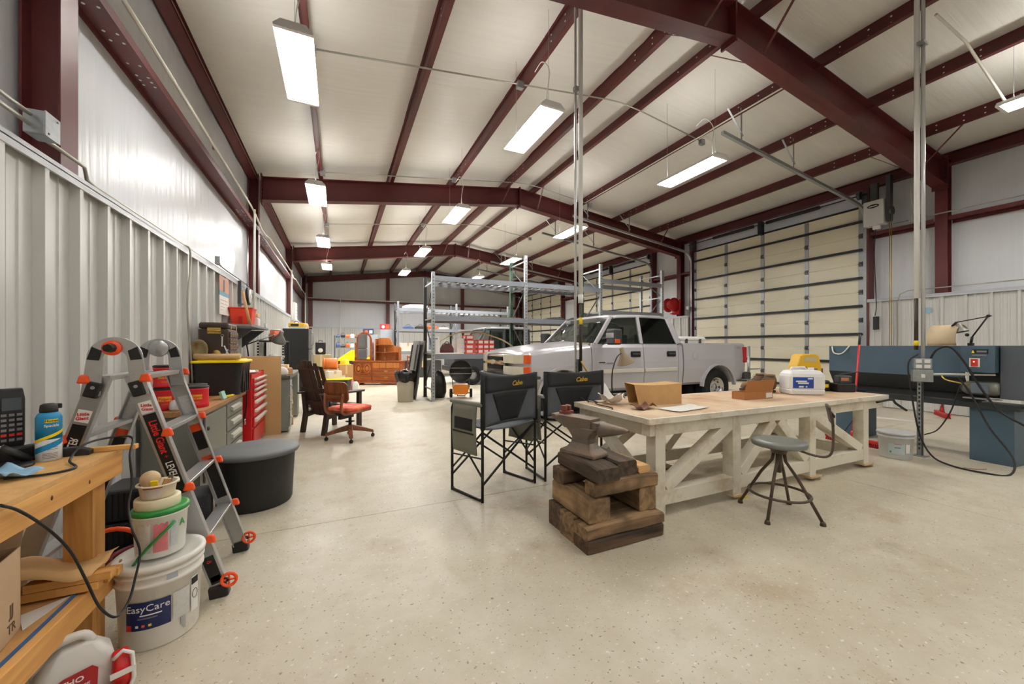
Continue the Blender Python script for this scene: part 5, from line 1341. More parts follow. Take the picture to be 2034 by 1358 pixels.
for x in (-.99, -1.42):
    for y in (2.105, .295): MB().bx(x, x + .089, y, y + .089, 0, BZ - .0185).build('leg', PINE[2], fb, bev=.003)
MB().bx(-.899, -.862, .25, 2.235, .271, .36).build('shelf_rail', PINE[1], fb, bev=.003)
MB().bx(-1.43, -.9, .25, 2.1, .342, .36).build('shelf', OSB, fb)
MB().bx(-.8995, -.89, .4, 2.1, .3605, .367).build('blue_strip', plain('blue_edge', (40, 84, 132), .5), fb)
for y, z in ((1.99, .775), (1.78, .79)): MB().lathe([(.001, 0), (.006, 0), (.004, .0012), (.001, .0012)], (-.8615, y, z), 10, Mx.Rotation(PI / 2, 3, 'Y'), sq=(1.4, 1)).build('knot', plain('knot_brown', (96, 56, 26), .7), fb)
# spray can
t = thing('spray_can', 'blue spray can with black cap standing on the pine bench', 'spray can', (-1.035, 2.12, BZ), math.radians(38))
CANB = plain('can_blue', (24, 136, 190), .3)
MB().lathe([(.001, 0), (.033, 0), (.035, .004), (.035, .085), (.001, .085)], n=28).build('can_base', mat('can_grey', (206, 208, 210), .35), t)
MB().lathe([(.001, .085), (.0351, .085), (.0351, .168), (.03, .182), (.024, .188), (.001, .188)], n=28).build('can_top', CANB, t)
for z0, dz, m in ((.078, .022, CANB), (.10, .012, YELLOW)):
    MB().grid(lambda a, c: (.0356 * math.sin(-1.5 + 3 * a), -.0356 * math.cos(-1.5 + 3 * a), z0 - .05 + .045 * a * 1.0 + dz * c + (.02 if m is YELLOW else 0)), 16, 1).build('stripe', m, t)
MB().lathe([(.001, .186), (.024, .186), (.025, .196), (.023, .216), (.015, .222), (.001, .222)], n=20).build('cap', BLACKP, t); MB().bx(.01, .034, -.008, .008, .2, .219).build('nozzle', BLACKP, t, bev=.003)
WR_ = lambda z, th=0: Mx.Rotation(th, 4, 'Z') @ Mx.Translation((0, 0, z)) @ Mx.Rotation(PI / 2, 4, 'X')
lb = MB().grid(lambda a, c: (.0358 * math.sin(-.5 + 1.0 * a), -.0358 * math.cos(-.5 + 1.0 * a), .15 + .013 * c), 8, 1).build('name_patch', YELLOW, t)
txt('Homax', .012, INK, lb, WR_(.1565), wrap=.0362, ext=.0002, bold=.02); txt('Spackle', .0135, WHITEINK, t, WR_(.138), wrap=.0356, ext=.0002, bold=.02)
for k, z in enumerate((.052, .045, .03, .024, .018, .012)): MB().grid(lambda a, c: (.0353 * math.sin(-.7 + 1.2 * a), -.0353 * math.cos(-.7 + 1.2 * a), z + .002 * c), 8, 1).build('print_line', GREYINK, t)
# cordless phone
t = thing('cordless_phone', 'black cordless phone handset standing in its base on the pine bench', 'phone', (-1.165, 2.165, BZ), math.radians(40)); t.scale = (1.2, 1.2, 1.2)
MB().prism([(-.06, 0), (.06, 0), (.055, .03), (-.03, .05), (-.06, .05)], -.05, .05, 'x').build('base', BLACKP, t, bev=.006)
hs = MB().loft([rrect(.026, .014, .03, .01), rrect(.03, .017, .06, .01), rrect(.03, .017, .2, .01), rrect(.026, .013, .235, .01)], smooth=False).build('handset', BLACKP, t, bev=.003)
MB().bx(-.02, .02, -.019, -.017, .165, .205).build('screen', mat('lcd', (74, 84, 92), .2), hs)
for r_ in range(6):
    for c_ in range(3): MB().box((-.016 + .016 * c_, -.018, .15 - .016 * r_), (.011, .003, .008)).build('key', mat('key_grey', (120, 120, 126), .5) if r_ != 4 else REDINK, hs)
t = thing('bench_magnifier', 'black round magnifier base with a clear arm on the pine bench', 'magnifier', (-1.1, 2.04, BZ), .5)
MB().lathe([(.001, 0), (.06, 0), (.06, .008), (.05, .014), (.03, .012), (.001, .01)], n=28).build('base', BLACKP, t)
MB().cyl((.05, .03, .012), (-.02, .02, .075), .014, n=12).build('grip', BLACKP, t); MB().cyl((-.02, .02, .075), (-.14, .0, .15), .006, n=8).build('arm', PAPERT, t)
o = MB().cyl((0, 0, .021), (0, .17, .021), .021, n=18).cyl((0, .17, .021), (0, .19, .021), .012, n=12).build('caulk_tube', mat('tube_white', (206, 210, 214), .35)); o.location = (-1.12, 1.77, BZ); o.rotation_euler = (0, 0, .1); tag(o, 'white caulk tube lying at the edge of the pine bench', 'tube')
sheet('blue_rag', 'pale blue shop towel crumpled on the pine bench', 'towel', (-1.03, 1.9, BZ), .9, .09, .2, mat('rag_blue', (150, 190, 220), .8, var=.1), .035, 3)
tag(MB().box((-.95, 1.62, BZ + .017), (.05, .07, .033), (0, 0, .2)).build('wood_block', PINE[0]), 'small pine block standing near the front edge of the pine bench', 'block')
tag(MB().bx(-1.10, -.80, 2.185, 2.215, BZ + .0005, BZ + .02).build('wood_strip', PINE[0], bev=.002), 'thin pine strip overhanging the end of the pine bench', 'strip')
tag(MB().prism([(-1.08, BZ + .0005), (-.93, BZ + .0005), (-.93, BZ + .02), (-.97, BZ + .035), (-1.06, BZ + .035), (-1.09, BZ + .02)], 2.145, 2.18, 'y').build('black_stapler', BLACKP, bev=.004), 'black stapler lying behind the pine strip', 'stapler')
cp = [atZ(8, 950, BZ + .006), atZ(90, 942, BZ + .006), atZ(150, 928, BZ + .006), V((-.93, 2.02, BZ + .012)), V((-.93, 2.1, BZ + .05)), V((-.9, 2.2, BZ + .055)), V((-.83, 2.23, BZ + .045)), atX(258, 905, -.80), atX(262, 960, -.79), atX(255, 1005, -.78), atX(262, 1050, -.74), atX(278, 1095, -.715), atX(268, 1150, -.71), atX(255, 1195, -.71), atX(230, 1225, -.72), atX(198, 1205, -.75), atX(170, 1150, -.78), atX(140, 1095, -.80), atX(95, 1050, -.83), atX(40, 1015, -.845), atX(0, 1003, -.85)]
tag(MB().tube(bez(cp, 120), .0042, n=6).build('power_cable', CORD), 'black cable looping off the pine bench and down over its shelf', 'cable')
# lower shelf goods
SZ = .3605
t = thing('moving_carton', 'large open tan carton with printed letters on the lower pine shelf', 'carton', (-1.08, 1.6, SZ), math.radians(10))
b = MB()
for q in ((-.16, .16, -.2, .2, 0, .003), (-.16, -.157, -.2, .2, 0, .27), (.157, .16, -.2, .2, 0, .27), (-.16, .16, .197, .2, 0, .27), (-.16, .16, -.2, -.197, 0, .27)): b.bx(*q)
b.build('box', mat('carton_tan', (196, 168, 136), .85, var=.05), t)
MB().prism([(.2, .27), (.23, .34), (.233, .339), (.2, .269)], -.16, .16, 'x').build('flap', MATS['carton_tan'], t)
txt('JJ', .05, plain('print_brown', (96, 72, 56), .7), t, frame((.1605, .14, .09), (0, 1, 0), (0, 0, 1)), bold=.02); txt('TR', .042, MATS['print_brown'], t, frame((.1605, .14, .035), (0, 1, 0), (0, 0, 1)))
for k, (y, x, z, r_, L_) in enumerate(((2.06, -.86, .0, .12, .36), (2.11, -.84, .0, .15, .34), (2.02, -.92, .0, .05, .3), (2.08, -.87, .032, .1, .34))):
    tag(MB().box((x, y, SZ + .016 + z), (L_, .04, .03), (0, 0, r_ + .0)).build('lumber_offcut', PINE[0]), 'pine offcut on the lower shelf end, %s' % ['front of the lowest three', 'rear of the lowest three', 'middle of the lowest three', 'lying across the others'][k], 'offcut', 'pine offcuts on the lower shelf') if False else None
for k in range(4):
    y = 1.97 + .043 * (k % 3); z = .0 if k < 3 else .032
    tag(MB().bx(-1.12 + .03 * k, -.83 + .012 * k, y, y + .04, .3685 + z, .3985 + z).build('lumber_offcut', PINE[0], bev=.002), 'pine offcut on the lower shelf, %s' % ['nearest the tan carton', 'middle of the bottom layer', 'nearest the ladder', 'on top under the brown paper'][k], 'offcut', 'pine offcuts on the lower shelf')
def kp(a, c): return (-1.18 + .34 * a + .0 * c, 1.93 + .2 * c + .02 * a, .435 + .03 * noise.noise((a * 3, c * 3, 2)) + .02 + .02 * math.sin(a * 5 + c))
tag(MB().grid(kp, 14, 10).build('packing_paper', KRAFT, solid=.002), 'crumpled brown packing paper on the pine offcuts', 'paper')
lump('plastic_bag', 'clear plastic bag behind the tan carton on the lower shelf', 'bag', (-1.26, 2.02, SZ), (.11, .07, .05), mat('bag_clear', (206, 204, 204), .2, var=.1), 4)
tag(MB().prism([(-.94, 1.80), (-.905, 1.98), (-1.0, 1.9)], SZ + .001, SZ + .003, 'z').build('paper_scrap', PAPER), 'white paper scrap beside the tan carton', 'paper')
# weed killer jug
t = thing('sprayer_jug', 'grey white pest spray jug with red label and red trigger holder', 'jug', (-.845, 1.86, 0), math.radians(28)); t.scale = (.95, .95, .9)
JG = mat('jug_grey', (214, 212, 208), .35, var=.03)
MB().loft([rrect(.10, .06, 0, .03), rrect(.105, .065, .015, .03), rrect(.105, .065, .17, .03), rrect(.095, .055, .22, .03), rrect(.06, .035, .26, .02), rrect(.03, .025, .272, .018)], smooth=True).build('body', JG, t)
MB().tube(bez([(-.09, 0, .19), (-.085, 0, .25), (-.04, 0, .295), (.02, 0, .297), (.045, 0, .26)], 20), .016, n=10).build('handle', JG, t)
lb = MB().prism([(-.095, .03), (.05, .03), (.055, .18), (.04, .198), (-.03, .19), (-.09, .16)], -.0665, -.0655, 'y').build('label', mat('label_red', (170, 26, 34), .4), t)
txt('ORTHO', .028, WHITEINK, lb, frame((-.03, -.067, .165), (1, 0, 0), (0, 0, 1)), bold=.02); txt('HOME DEFENSE', .018, WHITEINK, lb, frame((-.03, -.067, .13), (1, 0, .08), (0, 0, 1)), shear=.2, bold=.02)
tr = MB().loft([rrect(.022, .03, .05, .012), rrect(.026, .034, .12, .012), rrect(.022, .03, .2, .012)]); tr.v = [(x + .115, y - .07, z) for x, y, z in tr.v]; tr = tr.build('trigger', RED, t)
MB().tube([(.115, -.105, .02), (.145, -.105, .1), (.14, -.105, .2), (.115, -.105, .225), (.09, -.095, .2)], .007, n=6).build('clip', WHITEP, t); MB().bx(.08, .15, -.112, -.105, .13, .15).build('band', WHITEP, t)
wt = MB().bx(.065, .11, -.12, -.112, .06, .10).build('tag', mat('tag_grey', (60, 60, 64), .5), t); txt('WAND', .015, WHITEINK, wt, frame((.0875, -.1205, .088), (1, 0, 0), (0, 0, 1)))
# pails stack
t = thing('paint_pail', 'large white paint pail with blue label, smeared with paint', 'pail', (-.735, 2.245, 0), math.radians(14))
PW = mat('pail_white', (232, 230, 224), .4, var=.04, dirt=(196, 184, 160), dscale=6, dlo=.6, dhi=.75)
MB().lathe([(.001, 0), (.13, 0), (.134, .01), (.146, .27), (.154, .272), (.154, .285), (.148, .287), (.149, .31), (.156, .312), (.156, .322), (.15, .325), (.15, .34)], n=40).build('body', PW, t)
MB().lathe([(.001, .352), (.13, .352), (.135, .36), (.158, .362), (.162, .35), (.158, .335), (.15, .338)], n=40).build('lid', PW, t)
def cdec(parent, r, a0, a1, z0, z1, m, nm='label', n=12):
    return MB().grid(lambda a, c: (r * math.sin(a0 + (a1 - a0) * a), -r * math.cos(a0 + (a1 - a0) * a), z0 + (z1 - z0) * c), n, 1).build(nm, m, parent)
lb = cdec(t, .1455, -.75, .3, .10, .215, mat('label_navy', (28, 40, 92), .4, var=.3, scale=20))
txt('EasyCare', .04, WHITEINK, lb, WR_(.188, -.23), wrap=.146, ext=.0003); cdec(lb, .1458, -.4, .1, .158, .163, WHITEINK, 'print_line'); cdec(lb, .1458, -.45, .0, .145, .15, GREYINK, 'print_line')
for a in (-.5, -.35, -.2): cdec(lb, .1458, a, a + .07, .112, .122, [PAPERT, ORANGE, YELLOW][int((a + .5) / .15 + .1)], 'print_dot', 3)
cdec(lb, .1458, -.74, -.6, .1, .125, REDINK, 'print_corner', 4)
lb2 = cdec(t, .1455, .35, .78, .1, .22, mat('label_grey', (206, 206, 204), .5, var=.15, scale=60), 'text_panel')
lb3 = cdec(t, .1456, .84, 1.12, .09, .245, PAPERT, 'warning_panel'); cdec(lb3, .146, .85, 1.11, .21, .24, INK, 'warning_bar'); MB().tube([(.1462 * math.sin(.98 + .1 * math.cos(a)), -.1462 * math.cos(.98 + .1 * math.cos(a)), .165 + .02 * math.sin(a)) for a in [2 * PI * k / 20 for k in range(20)]], .0012, n=4, closed=True).build('warning_ring', INK, lb3)
for a, w_, z0, z1, m in ((.2, .25, .285, .31, 'smear_blue'), (.55, .1, .06, .12, 'smear_grey'), (.62, .07, .04, .11, 'smear_grey')): cdec(t, .1505 if z0 > .2 else .1415, a, a + w_, z0, z1, mat(m, (180, 190, 206) if 'blue' in m else (170, 172, 174), .5), 'paint_smear', 6)
t = thing('small_bucket', 'small white bucket with green rim and handle on the paint pail', 'bucket', (-.735, 2.245, .3645), math.radians(14))
GRN = plain('bucket_green', (40, 140, 60), .4)
MB().lathe([(.001, 0), (.082, 0), (.085, .006), (.094, .175), (.1, .178), (.1, .19), (.001, .19)], n=32).build('body', mat('bucket_white', (236, 236, 230), .4, var=.03), t)
MB().lathe([(.088, .186), (.101, .186), (.102, .2), (.098, .206), (.088, .206)], n=32).build('rim', GRN, t)
MB().tube([(.1 * math.sin(.55) * 1.03, -.1 * math.cos(.55) * 1.03, .15)] + [(.103 * math.sin(.55 - .30 * k), -.103 * math.cos(.55 - .30 * k) - .004, .15 - .025 * k - .004 * k * k * .4) for k in range(1, 6)], .006, n=6).build('handle', GRN, t)
cdec(t, .0925, -.2, .33, .03, .16, mat('bucket_pink', (214, 120, 130), .5, var=.25, scale=40), 'label'); cdec(t, .0925, -.95, -.3, .03, .16, mat('bucket_text', (206, 204, 198), .5, var=.2, scale=70), 'text_panel'); cdec(t, .0925, .42, .72, .04, .155, mat('bucket_text2', (196, 200, 206), .5, var=.2, scale=70), 'text_panel')
t_ = txt('A', .04, GRN, t, WR_(.13, .95), wrap=.0935, ext=.0003, bold=.03)
t = thing('tape_roll', 'thick cream masking roll resting on the green rimmed bucket', 'roll', (-.745, 2.245, .569))
MB().lathe([(.045, 0), (.078, 0), (.08, .004), (.08, .04), (.078, .044), (.045, .044), (.045, 0)], n=32).build('roll', mat('cream_roll', (232, 222, 190), .6, var=.04), t); MB().lathe([(.042, 0), (.0449, 0), (.0449, .044), (.042, .044), (.042, 0)], n=24).build('core', CARD, t)
t = thing('plastic_tub', 'small white plastic tub full of odds and ends', 'tub', (-.745, 2.245, .6135))
MB().lathe([(.001, 0), (.055, 0), (.058, .004), (.066, .055), (.075, .058), (.075, .062), (.063, .062), (.06, .04), (.001, .036)], n=28).build('tub', mat('tub_cream', (226, 214, 190), .5, var=.05), t)
cdec(t, .0645, -.5, .55, .012, .05, mat('tub_label', (206, 196, 190), .5, var=.2, scale=60), 'label'); cdec(t, .0672, -.5, .55, .05, .054, mat('tub_red', (160, 60, 52), .5), 'label_edge')
t = thing('baseball', 'scuffed tan baseball sitting in the plastic tub', 'ball', (-.772, 2.245, .655))
MB().ball((0, 0, .037), .037, 24).build('cover', mat('ball_tan', (206, 182, 144), .7, var=.2, scale=20), t)
MB().tube([V((.0372 * math.cos(a), .0372 * math.sin(a) * .8, .037 + .0372 * .6 * math.sin(2 * a) * .0)) + V((0, -.022 * abs(math.sin(a)) * 0, 0)) for a in [2 * PI * k / 24 for k in range(24)]], .0009, n=4, closed=True).build('seam', mat('seam_brown', (120, 60, 44), .7), t)
for k, (dx, dy, m, lab) in enumerate(((.0, -.035, YELLOW, 'yellow tag scrap in the plastic tub'), (.035, -.02, CARD, 'cardboard scrap in the plastic tub'), (.03, .03, mat('scrap_brown', (110, 90, 66), .8), 'brown scrap in the plastic tub'))):
    tag(MB().box((-.745 + dx, 2.245 + dy, .672), (.025, .008, .045), (.3, .2 * k, .7 * k)).build('scrap', m), lab, 'scrap')

# ---- multi-position ladder
ld = thing('step_ladder', 'aluminium multi-position ladder opened as an A-frame with orange fittings', 'ladder')
YN, YF = 2.43, 2.91
HX, HZ = -.955, 1.235
def railpt(s_, z):           # s_=+1 towards the room
    return HX + s_ * (.06 + .35 * (1 - z / 1.15))
BLK = plain('decal_black', (16, 16, 17), .45)
for s_ in (1, -1):
    for y, near in ((YN, True), (YF, False)):
        a = V((railpt(s_, 0.05), y, .05)); c = V((railpt(s_, 1.15), y, 1.15)); d = (c - a).normalized(); n = V((d.z, 0, -d.x)) * s_
        nm = 'rail'
        r = MB().bar(a, c, .012, .072, n).bar(a + n * .034 + V((0, .012 if near else -.012, 0)), c + n * .034 + V((0, .012 if near else -.012, 0)), .03, .005, n).bar(a - n * .034 + V((0, .012 if near else -.012, 0)), c - n * .034 + V((0, .012 if near else -.012, 0)), .03, .005, n)
        r = r.build(nm, ALU, ld)
        oy = -.0075 if near else -.0075
        def decal(t0, t1, m, wd=.05, nm='decal'):
            p, q = a + (c - a) * t0 + V((0, oy, 0)), a + (c - a) * t1 + V((0, oy, 0))
            return MB().bar(p, q, .001, wd, n).build(nm, m, r)
        up = n if s_ < 0 else n
        def rt(s, t, size, m, par, flip=1, **k):
            p = a + (c - a) * t + V((0, oy - .0012, 0))
            txt(s, size, m, par, frame(p, -d * s_ * 1.0 if s_ > 0 else d * 1.0, n * (1 if s_ > 0 else -1)), ext=.0003, **k)
        if near and s_ > 0:
            k = decal(.46, .83, BLK); decal(.835, .885, WHITEINK, .05)
            rt('Little Giant', .725, .044, REDINK, k, bold=.02, sx=.85); rt('LEVELER', .56, .042, WHITEINK, k, bold=.015, sx=.75); rt('+', .635, .03, REDINK, k)
            q = a + (c - a) * .86 + V((0, oy - .0012, 0)); txt('Little', .02, REDINK, k, frame(q + V((0, 0, .009)), (1, 0, 0), (0, 0, 1)), ext=.0003, bold=.03); txt('Giant', .02, REDINK, k, frame(q - V((-.004, 0, .01)), (1, 0, 0), (0, 0, 1)), ext=.0003, bold=.03)
            k = decal(.02, .15, BLK, .05); decal(.03, .055, REDINK, .04); rt('8', .125, .03, REDINK, k)
        if near and s_ < 0:
            k = decal(.5, .8, BLK); rt('LEVELER', .7, .042, WHITEINK, k, bold=.015, sx=.7); decal(.81, .86, WHITEINK, .05)
            q = a + (c - a) * .835 + V((0, oy - .0012, 0)); txt('Little', .02, REDINK, k, frame(q + V((0, 0, .009)), (1, 0, 0), (0, 0, 1)), ext=.0003, bold=.03); txt('Giant', .02, REDINK, k, frame(q - V((.004, 0, .01)), (1, 0, 0), (0, 0, 1)), ext=.0003, bold=.03)
        if not near:
            decal(.70, .86, mat('decal_text', (206, 206, 204), .5, var=.3, scale=80), .05, 'notice'); decal(.66, .7, ORANGE, .05); decal(.56, .66, BLK, .05); decal(.28, .5, BLK, .05) ; decal(.5, .52, ORANGE, .05)
        # lock block, hinge, foot
        if near: MB().box(a + (c - a) * .945 + V((0, -.018, 0)), (.055, .02, .075), (0, math.atan2(d.x, d.z), 0)).build('rung_lock', BLACKP, r, bev=.008)
        f_ = MB().box((a.x - d.x * .0, y, .03), (.085, .05, .06), (0, math.atan2(d.x, d.z) * .4, 0)).build('foot', BLACKP, ld, bev=.008)
        if s_ > 0:
            w_ = MB().tube(arc((a.x + .045, y - .02, .085), .032, 0, 2 * PI, 20, 'y')[:-1], .008, n=6, closed=True).build('leveler_wheel', ORANGE, f_)
            MB().bar((a.x + .045, y - .02, .053), (a.x + .045, y - .02, .117), .008, .008).bar((a.x + .013, y - .02, .085), (a.x + .077, y - .02, .085), .008, .008).build('wheel_spoke', ORANGE, f_); MB().cyl((a.x + .045, y - .02, .085), (a.x + .01, y, .085), .01, n=8).build('axle', BLACKP, f_)
    for k, z in enumerate((.31, .59, .87, 1.14)):
        x = railpt(s_, z)
        r = MB().prism([(x - .03, z - .012), (x + .03, z - .012), (x + .036, z + .012), (x - .036, z + .012)], YN + .007, YF - .007, 'y').build('rung', ALU, ld, bev=.004)
        for y in (YN - .016, YF + .016): MB().box((x + s_ * .045, y, z), (.05, .03, .04), taper=(.6, .8)).build('rung_cap', ORANGE, ld, bev=.008)
for y, near in ((YN, True), (YF, False)):
    o_ = [(HX + .1 * math.cos(a), HZ + .1 * math.sin(a)) for a in [PI * k / 16 for k in range(17)]]
    i_ = [(HX + .042 * math.cos(a), HZ - .005 + .042 * math.sin(a)) for a in [PI * k / 12 for k in range(13)]][::-1]
    leg = lambda s_: [(railpt(s_, 1.06) - .035, 1.06), (railpt(s_, 1.06) + .035, 1.06)]
    poly = o_ + [(railpt(-1, 1.06) - .034, 1.06), (railpt(-1, 1.06) + .034, 1.06)] + i_ + [(railpt(1, 1.06) - .034, 1.06), (railpt(1, 1.06) + .034, 1.06)]
    yy = y - .01 if near else y - .01
    h = MB().prism(poly, yy - .012, yy - .004, 'y').build('hinge', ALU, ld, bev=.002)
    for s_ in (1, -1):
        MB().prism([(HX + s_ * .055, HZ - .01), (HX + s_ * .098, HZ - .005), (HX + s_ * .08, HZ + .055), (HX + s_ * .045, HZ + .035)], yy - .016, yy - .012, 'y').build('hinge_cover', BLACKP, h, bev=.002)
        for zz in (1.10, 1.16): MB().cyl((railpt(s_, zz), yy - .012, zz), (railpt(s_, zz), yy - .02, zz), .008, n=10).build('rivet', ALU, h)
    if near:
        k = MB().lathe([(.001, 0), (.036, 0), (.034, .012), (.001, .014)], (HX - .01, yy - .012, HZ + .048), 20, Mx.Rotation(PI / 2, 3, 'X')).build('hinge_knob', ORANGE, h)
        MB().lathe([(.001, 0), (.022, 0), (.018, .03), (.001, .032)], (HX - .01, yy - .025, HZ + .048), 8, Mx.Rotation(PI / 2, 3, 'X'), smooth=False).build('knob_grip', BLACKP, k)
    else: MB().lathe([(.001, 0), (.05, 0), (.045, .008), (.001, .01)], (HX, yy - .012, HZ + .045), 20, Mx.Rotation(PI / 2, 3, 'X')).build('hinge_disc', ALU, h)

# ---- behind the ladder: black ribbed heaters, hoses
for k, lab in enumerate(('lower black ribbed heater behind the paint pail', 'upper black ribbed heater with grille behind the paint pail')):
    t = thing('ribbed_heater', lab, 'heater', (-1.15, 3.32, k * .2))
    MB().bx(-.2, .2, -.15, .15, 0, .195).build('case', BLACKP, t, bev=.02)
    for i in range(14): MB().bx(-.185 + i * .0275, -.175 + i * .0275, -.157, -.15, .02, .18).build('fin', BLACKM, t)
tag(MB().tube([(-1.21, 2.7, .02)] + arc((-1.08, 2.7, .2), .13, PI, 0.2, 12, 'y') , .012, n=8).build('orange_strap', ORANGE), 'orange curved strap rising behind the pine bench leg', 'strap')
HOSE = plain('hose_maroon', (112, 40, 42), .5)
for k in range(4): tag(MB().tube(arc((-1.12 + .02 * k, 3.0 - .01 * k, .012 + .022 * k), .13 + .012 * (k % 3), 0, 2 * PI, 30, 'z')[:-1], .010, n=6, closed=True).build('air_hose_coil', HOSE), 'maroon air hose coil on the floor behind the pail, %s turn' % ['lowest', 'second', 'third', 'topmost'][k], 'hose', 'maroon hose turns')
tag(MB().box((-.98, 3.62, .1), (.2, .26, .2), (0, 0, .2)).build('patterned_case', mat('case_pattern', (44, 44, 48), .6, var=.9, scale=60), bev=.02), 'dark patterned case behind the ladder', 'case')
# ---- round black tub
t = thing('black_tub', 'round black rubber tub with a grey flat lid', 'tub', (-.625, 3.78, 0))
MB().lathe([(.001, 0), (.255, 0), (.265, .02), (.285, .40), (.295, .405), (.295, .43), (.001, .43)], n=48).build('tub', mat('tub_black', (34, 35, 37), .6, var=.12), t)
MB().lathe([(.298, .412), (.31, .412), (.318, .425), (.318, .438), (.31, .45), (.27, .458), (.1, .452), (.001, .45)], n=48).build('lid', mat('lid_grey', (92, 95, 98), .5, var=.08), t)

# ---- grey steel bench with wooden top
GC = mat('bench_grey', (118, 118, 108), .5, var=.06, scale=3)
gb = thing('steel_bench', 'grey steel cabinet bench with a worn wooden top', 'bench')
gx = -1.02
MB().bx(-1.42, gx - .03, 3.98, 5.53, .06, .715).bx(-1.42, gx - .06, 4.0, 5.5, 0, .06).build('carcass', GC, gb)
MB().bx(-1.43, gx, 3.94, 5.56, .715, .76).build('top', wood('bench_wood_y', (134, 92, 54), (176, 130, 84), 1, 1, .55), gb, bev=.004)
dd = MB().bx(gx - .03, gx - .012, 4.06, 4.72, .12, .69).build('door', GC, gb, bev=.006); MB().lathe([(.001, 0), (.02, 0), (.016, .012), (.001, .014)], (gx - .012, 4.12, .58), 12, Mx.Rotation(PI / 2, 3, 'Y')).build('knob', HINGE, dd)
for k in range(4):
    z = .56 - k * .145
    dd = MB().bx(gx - .03, gx - .012, 4.76, 5.45, z, z + .13).build('drawer', GC, gb, bev=.004)
    MB().prism([(gx - .012, z + .06), (gx + .012, z + .05), (gx + .012, z + .085), (gx - .012, z + .1)], 4.9, 5.3, 'y').build('pull', mat('pull_pale', (190, 190, 178), .45), dd)
FC = mat('coffee_red', (206, 26, 36), .35, var=.04)
def coffee(lab, x, y, z):
    t = thing('coffee_can', lab, 'coffee can', (x, y, z), math.radians(12), 'red coffee cans')
    MB().lathe([(.001, 0), (.08, 0), (.085, .006), (.085, .03), (.083, .034), (.083, .15), (.085, .154), (.085, .168), (.001, .168)], n=32).build('can', FC, t)
    MB().lathe([(.001, .186), (.078, .186), (.086, .182), (.087, .17), (.08, .168)], n=32).build('lid', BLACKP, t)
    lb = cdec(t, .0836, -.55, .5, .075, .115, mat('coffee_gold', (226, 170, 44), .4, var=.2, scale=30)); txt('Folgers', .028, REDINK, lb, WR_(.094), wrap=.0845, ext=.0003, shear=.2, bold=.02)
    cdec(t, .0836, -.3, .25, .045, .055, mat('coffee_gold2', (206, 120, 40), .4), 'print_line')
    return t
coffee('red coffee can with black lid, front one by the green card', -1.13, 4.2, .761)
coffee('red coffee can with black lid just behind the front can', -1.2, 4.43, .761)
coffee('red coffee can at the bottom of the stack of two', -1.32, 4.14, .761)
coffee('red coffee can on top of the stack of two', -1.32, 4.14, .949)
lump('plastic_bag', 'clear plastic bag with crumbs at the end of the steel bench', 'bag', (-1.22, 4.03, .761), (.05, .05, .06), MATS['bag_clear'], 6)
tag(MB().box((-1.06, 4.72, .80), (.02, .12, .08), (0, -.3, 0)).build('green_card', plain('card_green', (150, 200, 180), .6)), 'pale green card leaning on the black tote', 'card')
t = thing('utility_knife', 'yellow utility knife on the corner of the steel bench', 'knife', (-1.055, 4.93, .761), 1.3)
MB().loft([rrect(.07, .014, 0, .01), rrect(.07, .014, .02, .01)], smooth=False).build('handle', YELLOW, t, bev=.003); MB().bx(.07, .1, -.006, .006, .006, .012).build('blade', ALU, t); MB().bx(-.03, .03, -.008, .008, .02, .024).build('grip', BLACKP, t)
tote('large black tote with a yellow lid on the steel bench', (-1.185, 5.30, .761), PI / 2, .52, .46, .39, tag_=True)
tag(MB().tube([(-1.39, 5.08, 1.182), (-.98, 5.07, 1.182)], .03, n=20).build('paper_roll', mat('roll_kraft', (206, 172, 128), .7, var=.06)), 'roll of brown paper lying on the yellow tote lid', 'roll')
# machinist chest
ch = thing('tool_chest', 'old dark brown machinist chest with brass trim on the yellow lid', 'tool chest', (-1.24, 5.36, 1.152))
CB = mat('chest_brown', (64, 50, 40), .5, var=.1, scale=8); CBL = mat('chest_tan', (120, 98, 80), .55, var=.15)
MB().bx(-.14, .13, -.19, .22, 0, .33).build('body', CB, ch, bev=.008); MB().bx(-.14, .13, -.19, .22, .332, .40).build('lid', CB, ch, bev=.02); MB().bx(-.13, .128, -.17, .2, .4, .404).build('lid_panel', CBL, ch)
for r_, (z, n) in enumerate(((.03, 2), (.1, 3), (.17, 3), (.24, 4))):
    for k in range(n):
        w = .37 / n; d_ = MB().bx(.13, .142, -.165 + k * w, -.165 + (k + 1) * w - .008, z, z + .06).build('drawer', mat('drawer_brown', (88, 66, 56), .5), ch, bev=.002); MB().ball((.147, -.165 + k * w + w / 2, z + .03), .006, 8).build('knob', BRASS, d_)
MB().tube([(-.05, -.192, .30), (-.05, -.215, .31), (.05, -.215, .31), (.05, -.192, .30)], .008, n=6).bx(-.06, .06, -.196, -.19, .28, .345).build('handle', BRASS, ch)
MB().lathe([(.001, 0), (.04, 0), (.036, .006), (.001, .008)], (.02, -.19, .06), 24, Mx.Rotation(PI / 2, 3, 'X')).build('badge', BRASS, ch)
for y in (-.1, .15): MB().bx(.13, .136, y - .02, y + .02, .33, .37).build('clasp', BRASS, ch)
t = thing('pie_tin', 'round brass pie tin leaning on the machinist chest', 'pan', (-1.385 + .03, 5.13, 1.153))
MB().lathe([(.001, .0), (.07, 0), (.1, .02), (.108, .022), (.1, .026), (.07, .006), (.001, .006)], (0, 0, .109), 32, Mx.Rotation(PI / 2 + .12, 3, 'X'), sq=(.75, 1)).build('pan', mat('tin_brass', (176, 164, 120), .3, .8, var=.2, scale=25), t)
t = thing('key_bunch', 'bunch of keys and metal hooks hanging on the machinist chest', 'keys', (-1.16, 5.14, 1.16))
